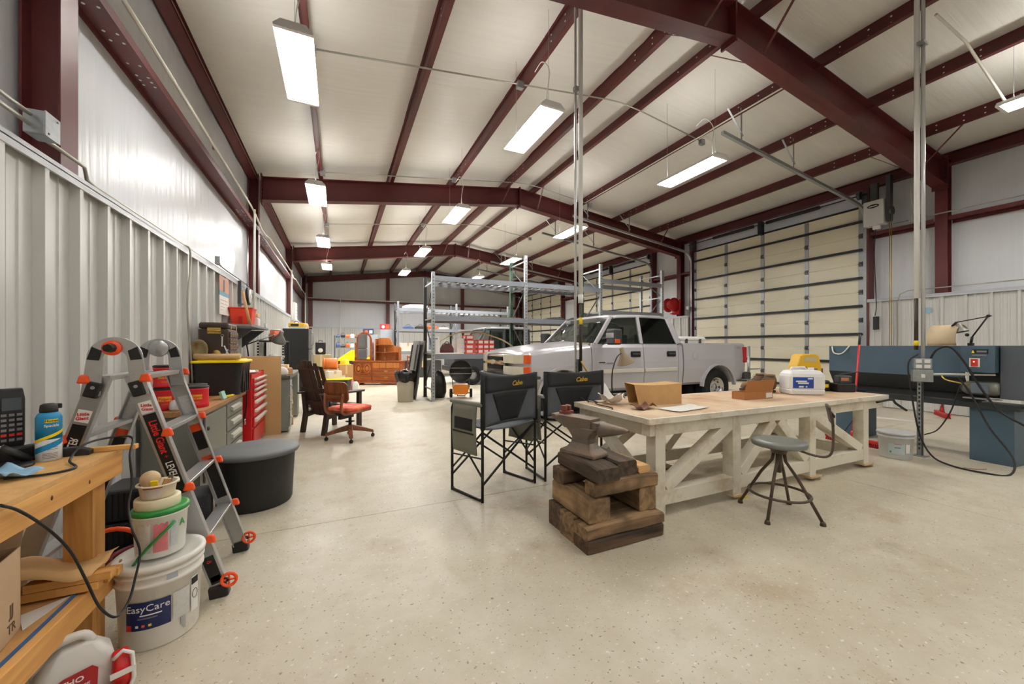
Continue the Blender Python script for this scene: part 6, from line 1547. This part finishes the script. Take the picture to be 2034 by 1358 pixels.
for k, (a, c) in enumerate((((0, 0, .24), (.0, -.005, .13)), ((.02, -.005, .14), (.06, -.01, .03)), ((.05, 0, .1), (.03, -.01, .02)))): MB().bar(a, c, .014, .006, (0, 1, 0)).build('key', CHROME, t)
MB().tube(arc((.0, 0, .25), .012, 0, 2 * PI, 12, 'y')[:-1], .002, n=5, closed=True).build('ring', CHROME, t)

# ---- red tool cabinet
rc = thing('tool_cabinet', 'red steel tool cabinet with seven drawers and pale pulls', 'tool cabinet')
MB().bx(-1.42, -.975, 5.64, 6.48, .04, .94).bx(-1.42, -.972, 5.64, 5.66, .94, .955).bx(-1.42, -.972, 6.46, 6.48, .94, .955).build('carcass', RED, rc, bev=.006)
zs = [.84, .775, .71, .63, .52, .41, .28]; hs = [.06, .06, .06, .075, .105, .105, .125]
for z, h in zip(zs, hs):
    d_ = MB().bx(-.975, -.955, 5.68, 6.45, z, z + h - .008).build('drawer', RED, rc, bev=.003)
    MB().prism([(-.955, z + h * .55), (-.93, z + h * .5), (-.925, z + h * .78), (-.955, z + h * .85)], 5.70, 6.43, 'y').build('pull', mat('pull_white', (232, 226, 220), .4), d_)
MB().bx(-.975, -.957, 5.68, 6.45, .06, .26).build('lower_panel', RED, rc, bev=.004)
MB().lathe([(.001, 0), (.012, 0), (.01, .006), (.001, .006)], (-.972, 6.06, .925), 12, Mx.Rotation(PI / 2, 3, 'Y')).build('lock', CHROME, rc)
for y in (5.7, 6.42):
    for x in (-1.36, -1.02): MB().cyl((x, y - .015, .025), (x, y + .015, .025), .024, n=12).build('caster', RUBBER, rc)
MB().tube(bez([(-1.08, 5.62, .9), (-1.03, 5.6, .8), (-1.02, 5.6, .6), (-1.04, 5.6, .4)], 16), .007, n=6).build('cord', CORD, rc); MB().cyl((-1.04, 5.6, .41), (-1.04, 5.6, .34), .012, n=8).build('plug', CHROME, rc)
lump('sun_hat', 'white hat lying on the red tool cabinet', 'cap', (-1.3, 5.78, .9405), (.1, .09, .1), PAPERT, 2, rough=.15)
sheet('paper_pile', 'stack of loose papers on the red tool cabinet', 'papers', (-1.1, 6.0, .9405), .4, .26, .3, PAPER, .04, 7)
tag(MB().cyl((-1.18, 6.3, .956), (-1.0, 6.2, .956), .016, n=10).build('marker_tube', mat('tube_cream', (226, 214, 196), .5)), 'cream tube lying on the red tool cabinet', 'tube')
# ---- plywood sheet
PLY = mat('hardboard_tan', (206, 170, 116), .7, var=.05, scale=3)
o = MB().bx(-1.33, -.77, 6.55, 6.57, 0, 1.15).build('hardboard_sheet', PLY, bev=.002); tag(o, 'tan hardboard sheet standing beside the red tool cabinet', 'board')
# ---- grey desk
dk = thing('steel_desk', 'old grey steel desk with a dark top behind the hardboard sheet', 'desk')
GD = mat('desk_grey', (146, 150, 144), .5, var=.1, scale=4, dirt=(110, 96, 80), dscale=4, dlo=.62, dhi=.75)
MB().bx(-1.42, -.66, 6.62, 8.35, .80, .85).build('top', mat('desk_top', (84, 82, 78), .5), dk, bev=.004)
MB().bx(-1.42, -.68, 6.64, 6.95, .02, .8).build('pedestal', GD, dk, bev=.004); MB().bx(-1.42, -.68, 8.05, 8.33, .02, .8).build('pedestal', GD, dk, bev=.004); MB().bx(-1.42, -1.4, 6.95, 8.05, .2, .8).build('back_panel', GD, dk)
for k in range(3):
    d_ = MB().bx(-.68, -.665, 6.66, 6.93, .08 + k * .24, .3 + k * .24).build('drawer', GD, dk, bev=.003); MB().bx(-.665, -.65, 6.74, 6.85, .2 + k * .24, .22 + k * .24).build('pull', ALU, d_)
parcel('parts_box', 'brown carton on the floor in the desk kneehole', (-.95, 7.45, 0), (.5, .45, .35), CARD, .1)
parcel('parts_box', 'brown carton with a blue band stacked in the desk kneehole', (-.95, 7.45, .352), (.45, .4, .2), CARD, .0, plain('band_blue', (70, 100, 160), .5))
parcel('flat_carton', 'flat brown carton on the grey desk', (-.85, 7.0, .8505), (.36, .4, .1), CARD, .15)
parcel('flat_carton', 'pale flat carton stacked on the grey desk carton', (-.87, 7.0, .952), (.3, .36, .05), mat('card_pale', (222, 196, 150), .8), .05)
lump('sun_hat', 'white hat at the desk edge below the cartons', 'cap', (-.78, 6.72, .8505), (.09, .07, .09), PAPERT, 9, rough=.1)
for k, (y, lab) in enumerate(((7.35, 'pale blue spray bottle on the grey desk by the cartons'), (7.55, 'tall pale blue bottle on the grey desk near the shelving'))):
    t = thing('spray_bottle', lab, 'bottle', (-.86 - .03 * k, y, .8505)); BB = mat('bottle_blue', (150, 180, 210), .3)
    MB().lathe([(.001, 0), (.045, 0), (.047, .01), (.045, .13), (.02, .2), (.016, .22), (.001, .22)], n=18).build('body', BB, t); MB().cyl((0, 0, .22), (0, 0, .26), .016, n=10).build('neck', WHITEP, t); MB().bx(-.015, .05, -.012, .012, .255, .285).build('trigger_head', WHITEP, t, bev=.004)
# ---- wall shelf with bucket
ws_ = thing('wall_shelf', 'grey steel wall shelf on brackets above the hardboard sheet', 'shelf', (0, 0, 1.57))
MB().bx(-1.43, -1.1, 6.35, 7.75, 0, .03).build('board', GREY, ws_, bev=.003)
for y in (6.6, 7.5): MB().prism([(-1.43, -.02), (-1.12, -.02), (-1.43, -.3)], y, y + .02, 'y').build('bracket', HINGE, ws_)
t = thing('red_bin', 'bright red plastic bin on the wall shelf', 'bin', (-1.27, 6.72, 1.601))
MB().loft([rrect(.12, .13, 0, .02), rrect(.14, .15, .23, .02), rrect(.15, .16, .235, .02), rrect(.15, .16, .25, .02)], smooth=False).build('bin', mat('bin_red', (226, 58, 26), .4), t, bev=.003)
MB().bx(-.02, .02, -.165, -.155, .0, .12).build('latch', RED, t)
tag(MB().cyl((-1.13, 6.42, 1.602), (-1.2, 6.33, 2.05), .018, n=10).build('wooden_handle', wood('handle_pine', (206, 160, 110), (226, 184, 134), 2)), 'round wooden handle leaning against the red bin', 'handle')
t = thing('paint_roller', 'cream paint roller and folded towels beside the red bin', 'roller', (-1.2, 7.05, 1.601))
MB().cyl((-.08, .03, .17), (.08, -.03, .17), .032, n=14).build('sleeve', mat('roller_cream', (226, 200, 156), .9), t); MB().bx(-.1, .08, -.06, .1, 0, .13).build('towels', PAPERT, t, bev=.02); MB().bx(-.09, -.02, .02, .1, .205, .24).build('black_cap', BLACKP, t, bev=.008); MB().cyl((-.05, .05, .13), (-.05, .06, .21), .02, n=8).build('spool', PAPERT, t)
t = thing('clip_fan', 'small white clip-on fan at the end of the wall shelf', 'fan', (-1.12, 7.62, 1.601), .2)
MB().cyl((0, 0, 0), (0, 0, .08), .02, n=10).build('stem', PAPERT, t)
for r_ in (.03, .06, .09, .12): MB().tube(arc((0, 0, .2), r_, 0, 2 * PI, 20, 'x')[:-1], .003, n=4, closed=True).build('guard_ring', PAPERT, t)
for k in range(4): MB().bar((.005, .1 * math.cos(k * PI / 2), .2 + .1 * math.sin(k * PI / 2)), (.005, 0, .2), .004, .05, (0, 1, 0)).build('blade', mat('fan_cream', (226, 224, 214), .5), t)
# swing-arm lamp
t = thing('swing_arm_lamp', 'grey swing-arm lamp with dome shade reaching over the bench', 'lamp', (-1.36, 6.52, 1.57))
LG = mat('lamp_grey', (112, 112, 108), .4, .3)
t.location = (-1.2, 6.9, .851); MB().bx(-.05, .03, -.04, .04, 0, .04).build('clamp', LG, t); MB().cyl((0, 0, .04), (-.02, -.2, .47), .01, n=8).build('lower_arm', BLACKM, t); MB().cyl((-.02, -.2, .47), (.25, .3, .62), .01, n=8).build('upper_arm', BLACKM, t); MB().ball((.25, .3, .62), .02, 8).build('joint', LG, t)
MB().lathe([(.001, -.1), (.03, -.1), (.035, -.04), (.06, .0), (.1, .06), (.105, .1), (.1, .1), (.055, .01), (.001, 0)], (.33, .4, .6), 24, Mx.Rotation(.3, 3, 'Y') @ Mx.Rotation(PI + .35, 3, 'X')).build('shade', LG, t)
# perforated shelving
t = thing('parts_shelving', 'black perforated steel shelving beyond the wall shelf', 'shelving', (-1.43, 8.75, 0))
for x in (0, .42):
    for y in (0, .8): MB().bx(x, x + .035, y, y + .035, 0, 1.42).build('post', BLACKM, t)
for z in (.4, .86, 1.38): MB().bx(0, .45, 0, .83, z, z + .03).build('shelf', BLACKM, t)
h = MB()
for z in range(24): h.bx(.005, .03, -.001, 0, .1 + z * .055, .125 + z * .055).bx(.425, .45, -.001, 0, .1 + z * .055, .125 + z * .055)
q = h.build('slot', PAPERT, t); q['kind'] = 'stuff'
t = thing('candle_jar', 'orange and white jar on the black perforated shelving', 'jar', (-1.15, 8.9, 1.411)); MB().cyl((0, 0, 0), (0, 0, .2), .09, n=20).build('jar', mat('jar_orange', (196, 92, 52), .4, var=.2), t); MB().cyl((0, 0, .2), (0, 0, .225), .092, n=20).build('lid', PAPERT, t)
lump('grey_bundle', 'grey hat on the black perforated shelving', 'hat', (-1.2, 9.3, 1.411), (.13, .14, .12), GREY, 1)
lump('white_bundle', 'white bundle on the middle of the black shelving', 'bundle', (-1.2, 9.0, .891), (.14, .2, .15), PAPERT, 4)
# ---- refrigerator
fr = thing('refrigerator', 'black refrigerator with a steel door edge against the left wall', 'refrigerator', (0, 12.4, 0))
MB().bx(-1.42, -.78, 0, .75, .03, 1.8).build('cabinet', mat('fridge_black', (28, 28, 30), .35, var=.3, scale=5), fr, bev=.006); SS = mat('stainless', (150, 150, 152), .3, .7)
for z0, z1 in ((.06, 1.2), (1.22, 1.79)):
    d_ = MB().bx(-.78, -.70, .005, .745, z0, z1).build('door', SS, fr, bev=.015); MB().tube([(-.70, .08, z0 + .1), (-.66, .08, z0 + .14), (-.66, .08, z1 - .14), (-.70, .08, z1 - .1)], .012, n=8).build('handle', SS, d_)
for x in (-1.35, -.85):
    for y in (.06, .68): MB().cyl((x, y, 0), (x, y, .03), .02, n=10).build('foot', BLACKP, fr)
t = thing('drill_case', 'yellow drill case on top of the refrigerator', 'case', (-1.1, 12.65, 1.84), .1); MB().bx(-.2, .2, -.12, .12, 0, .13).build('case', mat('case_yellow', (220, 170, 40), .5), t, bev=.02); MB().bx(-.15, .05, -.125, -.12, .03, .1).build('label', INK, t); MB().tube(arc((0, 0, .12), .06, 0, PI, 8, 'y'), .01, n=6).build('handle', BLACKP, t)
tag(MB().bx(-1.25, -.85, 12.5, 12.85, 1.801, 1.839).build('blue_carton', plain('carton_bluewhite', (190, 214, 228), .6), bev=.004), 'flat pale blue carton on top of the refrigerator', 'carton')
lump('kraft_bundle', 'tan paper bundle on the refrigerator beside the drill case', 'bundle', (-.9, 13.02, 1.801), (.1, .1, .12), KRAFT, 3)
# wall fittings on the left
t = thing('wall_calendar', 'wall calendar with a sunset photo hanging on the liner', 'calendar', (-1.434, 6.2, 1.72), 0)
MB().grid(lambda a, c: (.004 + .03 * a * (1 - c) ** 2, .46 * a, .26 * c), 6, 6).build('date_page', PAPER, t); MB().bx(0, .006, 0, .46, .262, .31).build('title_band', plain('cal_teal', (90, 160, 190), .6), t); MB().bx(0, .006, 0, .46, .312, .52).build('photo', mat('cal_photo', (196, 140, 110), .5, var=.5, scale=5), t)
for r_ in range(4): MB().bx(.008, .0095, .04, .4, .06 + r_ * .045, .063 + r_ * .045).build('print_line', GREYINK, t)
MB().bx(.0062, .008, .18, .24, .32, .48).build('photo_tower', plain('cal_dark', (70, 60, 80), .6), t)
t = thing('wall_keypad', 'dark grey wall box with a grid of pockets', 'wall box', (-1.435, 7.2, 1.96)); MB().bx(0, .05, 0, .26, 0, .36).build('box', mat('box_dark', (74, 76, 78), .5), t, bev=.006)
for r_ in range(5):
    for c_ in range(3): MB().bx(.05, .054, .02 + c_ * .078, .085 + c_ * .078, .02 + r_ * .066, .075 + r_ * .066).build('pocket', mat('pocket_grey', (136, 142, 142), .5), t)
t = thing('wall_clock', 'round black wall clock above the liner edge by the cream pipe', 'clock', (-1.42, 7.85, 2.15)); MB().lathe([(.001, 0), (.15, 0), (.15, .03), (.13, .04), (.001, .04)], (0, 0, 0), 28, Mx.Rotation(PI / 2, 3, 'Y')).build('rim', BLACKP, t); MB().lathe([(.001, .041), (.12, .041), (.12, .042), (.001, .042)], (0, 0, 0), 28, Mx.Rotation(PI / 2, 3, 'Y')).build('face', PAPERT, t)
for a, l in ((.6, .07), (2.2, .1)): MB().bar((.044, 0, 0), (.044, l * math.sin(a), l * math.cos(a)), .002, .008, (0, 1, 0)).build('hand', INK, t)
t = thing('breaker_panel', 'white electrical panel on the left wall near the refrigerator', 'panel', (-1.42, 14.9, 2.2)); MB().bx(-.04, .09, 0, .55, 0, .6).build('box', WHITEP, t, bev=.006); MB().bx(.09, .1, .04, .5, .05, .55).build('door', PAPERT, t, bev=.003)
for k in range(4): MB().bx(.1, .103, .1, .44, .12 + k * .1, .16 + k * .1).build('slot', GREYINK, t)

# ---- resin adirondack chair, back to the camera
ac = thing('adirondack_chair', 'dark brown resin adirondack chair with fan back', 'chair', (-.345, 6.36, 0), math.radians(-52))
AB = mat('resin_brown', (58, 46, 40), .45, var=.1)
# local: x across, y forward (seat front), rear feet at y=0
n = 7
for k in range(n):
    u = (k - 3) / 3.0; x0 = u * .20; x1 = u * .25; top = 1.09 - .09 * u * u; y0 = .12; y1 = -.10 - .02 * (1 - u * u)
    rg = []
    for j in range(5):
        q = j / 4; xx = x0 + (x1 - x0) * min(1, q * 1.25); w = .027 + .012 * min(1, q * 1.5) - (.006 * (q > .9)); z = .26 + (top - .26) * q; y = y0 + (y1 - y0) * q - .03 * abs(u) * 0 + .05 * u * u
        rg.append([(xx - w, y - .008, z), (xx + w, y - .008, z), (xx + w, y + .008, z), (xx - w, y + .008, z)])
    MB().loft(rg, smooth=False).build('back_slat', AB, ac)
for z, w, y in ((.42, .24, .065), (.62, .27, .03), (.95, .24, -.06)): MB().bx(-w, w, y - .03, y - .005, z, z + .06).build('back_rail', AB, ac, bev=.004)
for s_ in (-1, 1):
    MB().loft([[(s_ * .24 - .035, y0 - .02, z), (s_ * .24 + .035, y0 - .02, z), (s_ * .24 + .035, y0 + .035, z), (s_ * .24 - .035, y0 + .035, z)] for y0, z in ((.0, 0), (.05, .3), (.02, .6))], smooth=False).build('rear_leg', AB, ac, bev=.006)
    MB().loft([[(s_ * .29 - .03, .56, z), (s_ * .29 + .03, .56, z), (s_ * .29 + .03, .62, z), (s_ * .29 - .03, .62, z)] for z in (0, .58)], smooth=False).build('front_leg', AB, ac, bev=.006)
    MB().prism([(s_ * .2, -.05), (s_ * .25, -.08), (s_ * .36, .3), (s_ * .38, .62), (s_ * .3, .7), (s_ * .23, .62), (s_ * .23, .2)], .585, .61, 'z').build('armrest', AB, ac, bev=.006)
    MB().bar((s_ * .24, .06, .26), (s_ * .27, .6, .36), .03, .08).build('side_rail', AB, ac)
for k in range(6): MB().bx(-.23 - .006 * k, .23 + .006 * k, .12 + .085 * k, .19 + .085 * k, .29 + .018 * k, .308 + .018 * k).build('seat_slat', AB, ac, bev=.004)
MB().bx(.245, .2755, -.035, .0, .42, .56).build('sticker', PAPERT, ac) if False else None
# ---- wooden swivel chair
oc = thing('swivel_chair', 'wooden swivel office chair with a red padded seat', 'chair', (.15, 5.82, 0), math.radians(-44))
CW = wood('chair_walnut', (96, 50, 26), (150, 88, 50), 2, 1, .4); CWY = wood('chair_walnut_y', (92, 48, 26), (140, 80, 44), 1, 1, .4); CW_ = wood('chair_walnut_x', (96, 50, 26), (150, 88, 50), 0, 1, .4)
for k in range(4):
    a = PI / 4 + k * PI / 2; d = V((math.cos(a), math.sin(a), 0))
    l = MB().loft([[(p + V((-d.y, d.x, 0)) * w + V((0, 0, z0))), (p - V((-d.y, d.x, 0)) * w + V((0, 0, z0))), (p - V((-d.y, d.x, 0)) * w + V((0, 0, z1))), (p + V((-d.y, d.x, 0)) * w + V((0, 0, z1)))] for p, w, z0, z1 in ((d * .02, .03, .12, .2), (d * .15, .028, .1, .16), (d * .31, .024, .065, .1))], smooth=False).build('foot', CW_, oc, bev=.006)
    MB().cyl(d * .3 + V((-.012, 0, .025)), d * .3 + V((.012, 0, .025)), .025, n=12).cyl(d * .3 + V((0, 0, .025)), d * .3 + V((0, 0, .07)), .008, n=8).build('caster', BLACKM, l)
MB().cyl((0, 0, .15), (0, 0, .38), .022, n=12).build('spindle', BLACKM, oc); MB().bx(-.12, .12, -.16, .16, .36, .385).bx(-.02, .02, -.2, .05, .3, .36).build('tilt_iron', BLACKM, oc)
MB().lathe([(.02, .24), (.06, .24), (.06, .25), (.02, .25)], n=16).build('hand_wheel', BLACKM, oc)
MB().loft([rrect(.21, .21, .386, .06), rrect(.22, .22, .40, .07), rrect(.22, .22, .415, .07)]).build('seat_board', CW_, oc)
b = MB().loft([rrect(.215, .215, .416, .07, 6), rrect(.225, .225, .435, .08, 6), rrect(.22, .22, .455, .08, 6), rrect(.18, .18, .468, .08, 6), rrect(.08, .08, .47, .05, 6)]); b.build('seat_pad', mat('seat_red', (216, 66, 40), .6, var=.1, dirt=(226, 150, 110), dscale=5, dlo=.5, dhi=.65), oc)
def bb(a, c): return (-.2 + .4 * a, -.235 - .03 * math.sin(PI * a) - .03 * c, .55 + .26 * c)
MB().loft([[( -.2 + .05 * (j in (0,)), 0, 0)] for j in range(1)] , cap=False) if False else None
rr = [(x, z) for x, z, _ in [(p[0], p[1], 0) for p in rrect(.2, .14, 0, .07, 5)]]
M_ = Mx.Translation((0, -.25, .68)) @ Mx.Rotation(.12, 4, 'X')
MB().xf(M_).prism(rr, -.012, .012, 'y').build('backrest', CW, oc, bev=.008)
for s_ in (-1, 1): MB().tube(bez([(s_ * .12, -.1, .37), (s_ * .13, -.27, .40), (s_ * .14, -.31, .5), (s_ * .15, -.29, .66)], 16), .018, n=8).build('back_post', CW, oc)
MB().bx(-.17, .17, -.305, -.285, .60, .64).build('back_rail', CW_, oc, bev=.005)
tag(MB().lathe([(.001, 0), (.0, 0)], n=3).build('x', AB), 'x', 'x') if False else None
# clutter beside the chairs, near the refrigerator
t = thing('shop_vacuum', 'black and silver shop vacuum with yellow cap beside the desk', 'vacuum', (-.42, 8.9, 0))
MB().lathe([(.001, .05), (.17, .05), (.19, .1), (.18, .34), (.001, .34)], n=24).build('drum', mat('vac_grey', (90, 94, 100), .4), t); MB().lathe([(.19, .34), (.19, .38), (.13, .47), (.001, .5)], n=24).build('motor_head', BLACKP, t); MB().bx(-.05, .05, -.2, -.15, .15, .28).build('yellow_cap', YELLOW, t)
for k in range(4): MB().ball((.17 * math.cos(k * PI / 2), .17 * math.sin(k * PI / 2), .025), .025, 8).build('caster', RUBBER, t)
# ================================================================ right side: lathe seen from behind, brooms, pail
LB = mat('lathe_blue', (70, 92, 108), .45, .1, var=.1, scale=4); LBL = mat('lathe_lit', (120, 142, 176), .4, .1, var=.05); LBD = mat('lathe_dark', (34, 38, 40), .6, var=.2)
la = thing('metal_lathe', 'blue grey metal lathe seen from behind on two pedestals', 'lathe', (6.56, 1.5, 0), math.radians(-5))
# local: y along the bed away from the near end, x to the right wall
MB().bx(0, .5, 0, .33, 0, .60).build('pedestal', LB, la, bev=.006); MB().bx(.06, .45, 1.42, 1.72, 0, .60).build('pedestal', LB, la, bev=.006)
for z in (.25, .52): MB().bx(.5 - .12, .5 - .06, -.012, 0, z, z + .05).build('hinge', BLACKM, la)
MB().bx(-.04, .56, -.05, 1.76, .60, .63).bx(-.04, -.025, -.05, 1.76, .63, .66).build('chip_tray', LBD, la)
MB().bx(.12, .36, .3, 1.7, .66, .80).build('bed', LBD, la); MB().bx(.14, .34, .3, 1.7, .80, .83).build('bed_way', ALU, la)
for y in (.36, 1.5): MB().bx(.12, .36, y, y + .14, .63, .66).build('bed_foot', LBD, la)
MB().bx(-.02, .0, .36, 1.76, .93, 1.30).build('splash_guard', LB, la, bev=.003); MB().prism([(-.02, .93), (.0, .93), (.1, .75), (.08, .75)], .36, 1.76, 'y').build('guard_skirt', LBD, la)
MB().bx(.02, .44, .02, .34, .72, 1.3).build('headstock', LBD, la, bev=.006)
eb = MB().bx(-.10, .02, .10, .36, 1.0, 1.30).build('switch_box', LB, la, bev=.004); MB().bx(-.03, .5, -.08, .09, .72, 1.30).build('end_cover', mat('lathe_end', (84, 90, 98), .4, .15, var=.06), la, bev=.006)
MB().bx(-.02, .5, -.088, -.08, .73, 1.29).build('end_plate', LBL, la)  # end face in a paler blue, the light on it put into the colour
sw = MB().bx(-.106, -.10, .21, .29, 1.06, 1.16).build('switch_plate', PAPERT, eb); MB().bx(-.116, -.106, .225, .275, 1.07, 1.15).build('rocker', mat('switch_red', (190, 44, 34), .4), sw); MB().ball((-.118, .25, 1.12), .006, 8).build('pilot_lamp', plain('pilot_glow', (255, 220, 200), .3, emit=3), sw)
wl_ = MB().bx(-.103, -.10, .15, .27, 1.21, 1.26).build('warning_label', INK, eb); MB().prism([(.25, 1.218), (.262, 1.252), (.274, 1.218)], -.105, -.103, 'x').build('hazard_triangle', YELLOW, wl_); MB().bx(-.1035, -.103, .16, .235, 1.225, 1.245).build('warning_text', GREYINK, wl_); MB().bx(-.1035, -.10, .16, .27, 1.185, 1.2).build('ratings_line', GREYINK, eb)
m_ = MB().lathe([(.001, -.16), (.05, -.16), (.075, -.12), (.08, .1), (.06, .13), (.001, .13)], (.0, .22, .82), 20, Mx.Rotation(PI / 2, 3, 'X')).build('motor', mat('motor_grey', (120, 120, 112), .4, .3), la); MB().bx(-.1, -.06, .15, .28, .77, .88).build('motor_box', mat('motor_blue', (110, 122, 136), .4, .2), la, bev=.004)
MB().tube(bez([(-.08, .3, .86), (-.1, .4, .88), (-.06, .5, .9), (-.02, .55, .95)], 12), .01, n=6).build('flex_conduit', BRASS, la); MB().bx(-.06, .0, .08, .36, .70, .715).build('motor_plate', ALU, la)
MB().tube([(-.03, .12, .98), (-.12, .5, .965), (-.26, .62, .96)], .012, n=8).build('power_conduit', PVC, la)
# chuck guard: cream half shell
MB().grid(lambda a, c: (.10 + .15 * math.cos(-.5 + 3.1 * a) * -1, .42 + .25 * c, 1.385 + .165 * math.sin(-.5 + 3.1 * a)), 16, 1).build('chuck_guard', mat('guard_cream', (206, 186, 152), .5, var=.1), la, solid=.006)
# machine lamp on its arm
MB().bx(-.01, .03, .30, .34, 1.30, 1.33).build('lamp_foot', BLACKM, la); MB().cyl((.01, .32, 1.33), (.01, .31, 1.4), .012, n=8).build('lamp_stem', BLACKM, la); MB().cyl((.01, .31, 1.4), (.0, .19, 1.62), .008, n=8).build('lamp_arm', BLACKM, la); MB().ball((.0, .185, 1.63), .018, 8).build('arm_joint', BLACKM, la); MB().cyl((.0, .16, 1.63), (.02, .44, 1.575), .006, n=8).build('lamp_arm', BLACKM, la); MB().cyl((.02, .44, 1.575), (.03, .48, 1.53), .012, n=8).build('lamp_socket', BLACKM, la); MB().ball((.01, .35, 1.425), .02, 8).build('arm_knob', BLACKM, la)
MB().lathe([(.001, -.05), (.02, -.05), (.03, 0), (.06, .05), (.062, .052), (.055, .045), (.001, .0)], (.04, .42, 1.51), 18, Mx.Rotation(PI - .3, 3, 'X')).build('lamp_shade', mat('shade_grey', (150, 150, 146), .4, .3), la)
MB().tube(bez([(-.02, 1.72, 1.29), (-.05, 1.68, 1.2), (-.05, 1.6, 1.18), (-.05, 1.54, 1.22), (-.02, 1.5, 1.3)], 16), .009, n=6).build('looped_hose', PVC, la)
b = [atZ(0, 0, 2)] if False else None
# cables from the post to the lathe and floor
def cab(lab, pts, r=.011): tag(MB().tube(bez(pts, 60), r, n=8).build('power_cable', CORD), lab, 'cable')
cab('thick black cable looping from the post box over the lathe to the floor', [(6.28, 2.06, 1.1), (6.30, 2.0, 1.25), (6.34, 1.9, 1.28), (6.38, 1.8, 1.1), (6.40, 1.72, .9), (6.42, 1.58, .62), (6.45, 1.42, .48), (6.5, 1.3, .4)])
cab('black cable hanging from the post and curling across the floor to the lathe', [(6.2, 2.12, 1.2), (6.13, 2.18, 1.1), (6.13, 2.16, .8), (6.16, 2.1, .3), (6.13, 1.99, .06), (6.0, 1.8, .012), (5.95, 1.55, .012), (6.1, 1.42, .012), (6.3, 1.45, .15), (6.36, 1.62, .42), (6.37, 1.75, .75), (6.37, 1.85, .95)], .009)
cab('thin black cable drooping between the post and the near pedestal', [(6.30, 2.1, .25), (6.4, 2.02, .32), (6.45, 1.93, .55), (6.46, 1.86, .85)], .007)
# red push brooms
def broom(lab, head, top, rz):
    t = thing('push_broom', lab, 'broom', head, rz, 'red push brooms')
    MB().bx(-.3, .3, -.035, .035, .05, .085).build('head', RED, t, bev=.006)
    b = MB()
    for i in range(26):
        for j in (-1, 0, 1): b.cyl((-.285 + i * .0228, j * .022, .05), (-.29 + i * .0232, j * .028, .0), .008, n=5)
    q = b.build('bristle', mat('bristle_red', (190, 50, 44), .8), t); q['kind'] = 'stuff'
    c = Mx.Rotation(-rz, 3, 'Z') @ (V(top) - V(head)); a = V((0, 0, .085)); d = (c - a)
    MB().cyl(a, a + d * .9, .0125, n=10).build('handle', RED, t); MB().cyl(a + d * .9, c, .014, n=10).build('grip', BLACKP, t); MB().cyl(a, a + d * .06, .022, n=10).build('socket', RED, t)
    for s_ in (-1, 1): MB().bar((s_ * .12, 0, .085), a + d * .18, .008, .008).build('brace', BLACKM, t)
    return t
broom('red push broom leaning against the lathe beside the workbench', (6.22, 2.76, 0), (6.50, 2.80, 1.45), PI / 2)
broom('red push broom standing at the right wall behind the lathe', (10.15, 3.15, 0), (10.45, 3.2, 1.2), .55)
# paint pail by the lathe
t = thing('paint_pail', 'grey white paint pail standing before the lathe', 'pail', (6.02, 2.3, 0), math.radians(-64))
t.location = (5.93, 2.22, 0)
MB().lathe([(.001, 0), (.135, 0), (.138, .01), (.152, .24), (.16, .242), (.16, .255), (.153, .257), (.154, .28), (.001, .28)], n=36).build('body', mat('pail_grey', (206, 208, 210), .4, var=.04), t)
MB().lathe([(.15, .278), (.165, .278), (.166, .295), (.15, .302), (.13, .296), (.001, .296)], n=36).build('lid', MATS['pail_grey'], t)
lb = cdec(t, .1478, -.5, .45, .06, .2, mat('pail_label', (186, 204, 208), .5, var=.15, scale=20)); cdec(lb, .1482, -.2, .25, .17, .178, mat('label_rose', (190, 120, 116), .5), 'print_line'); cdec(lb, .1482, -.15, .2, .13, .14, GREYINK, 'print_line'); cdec(lb, .1482, -.42, -.32, .075, .095, GRN, 'print_dot'); cdec(t, .1478, .5, .8, .08, .19, PAPERT, 'side_label')
MB().tube(bez([(.165 * math.sin(-1.4), -.165 * math.cos(-1.4), .25), (.0, -.19, .24), (.165 * math.sin(1.4), -.165 * math.cos(1.4), .25)], 16), .003, n=5).build('bail', GALV, t)
# small wall things
t = thing('cable_bracket', 'small blue tag on the right liner behind the lathe', 'tag', (10.505, 3.42, 1.95)); MB().bx(0, .012, 0, .08, 0, .1).build('plate', plain('tag_blue', (140, 190, 214), .5), t)
MB().tube([(0, .04, .1), (0, .04, .16)], .003, n=5).build('loop', PVC, t)
tag(MB().box((8.9, 3.35, .012), (.06, .5, .02), (0, 0, .2)).build('pale_strip', PAPERT), 'pale strip lying on the floor by the right wall', 'strip')
tag(MB().tube(bez([(6.05, 1.72, .002), (6.1, 1.64, .002), (6.2, 1.6, .002)], 8), .004, n=5).build('wire_scrap', mat('scrap_rust', (120, 90, 70), .7)), 'rusty wire scrap on the floor before the lathe', 'scrap')
# steel stands behind the pickup tail
t = thing('door_stand', 'pale steel post stand by the pickup tail', 'stand', (8.95, 6.0, 0)); MB().cyl((0, 0, 0), (0, 0, 1.3), .03, n=10).build('post', GALV, t); MB().bx(-.15, .15, -.15, .15, 0, .015).build('base', GALV, t); MB().bar((-.02, 0, .75), (.4, 0, .75), .03, .03).build('arm', GALV, t)
# red air coupling and conduit at the column
t = thing('wall_outlet', 'grey outlet box on conduit beside the red hose reel', 'outlet', (10.45, 9.05, 2.55)); MB().box((0, 0, 0), (.06, .12, .12)).build('box', GALV, t, bev=.004); MB().cyl((.02, 0, -.06), (.02, 0, -1.4), .012, n=8).build('conduit', CONDUIT, t)
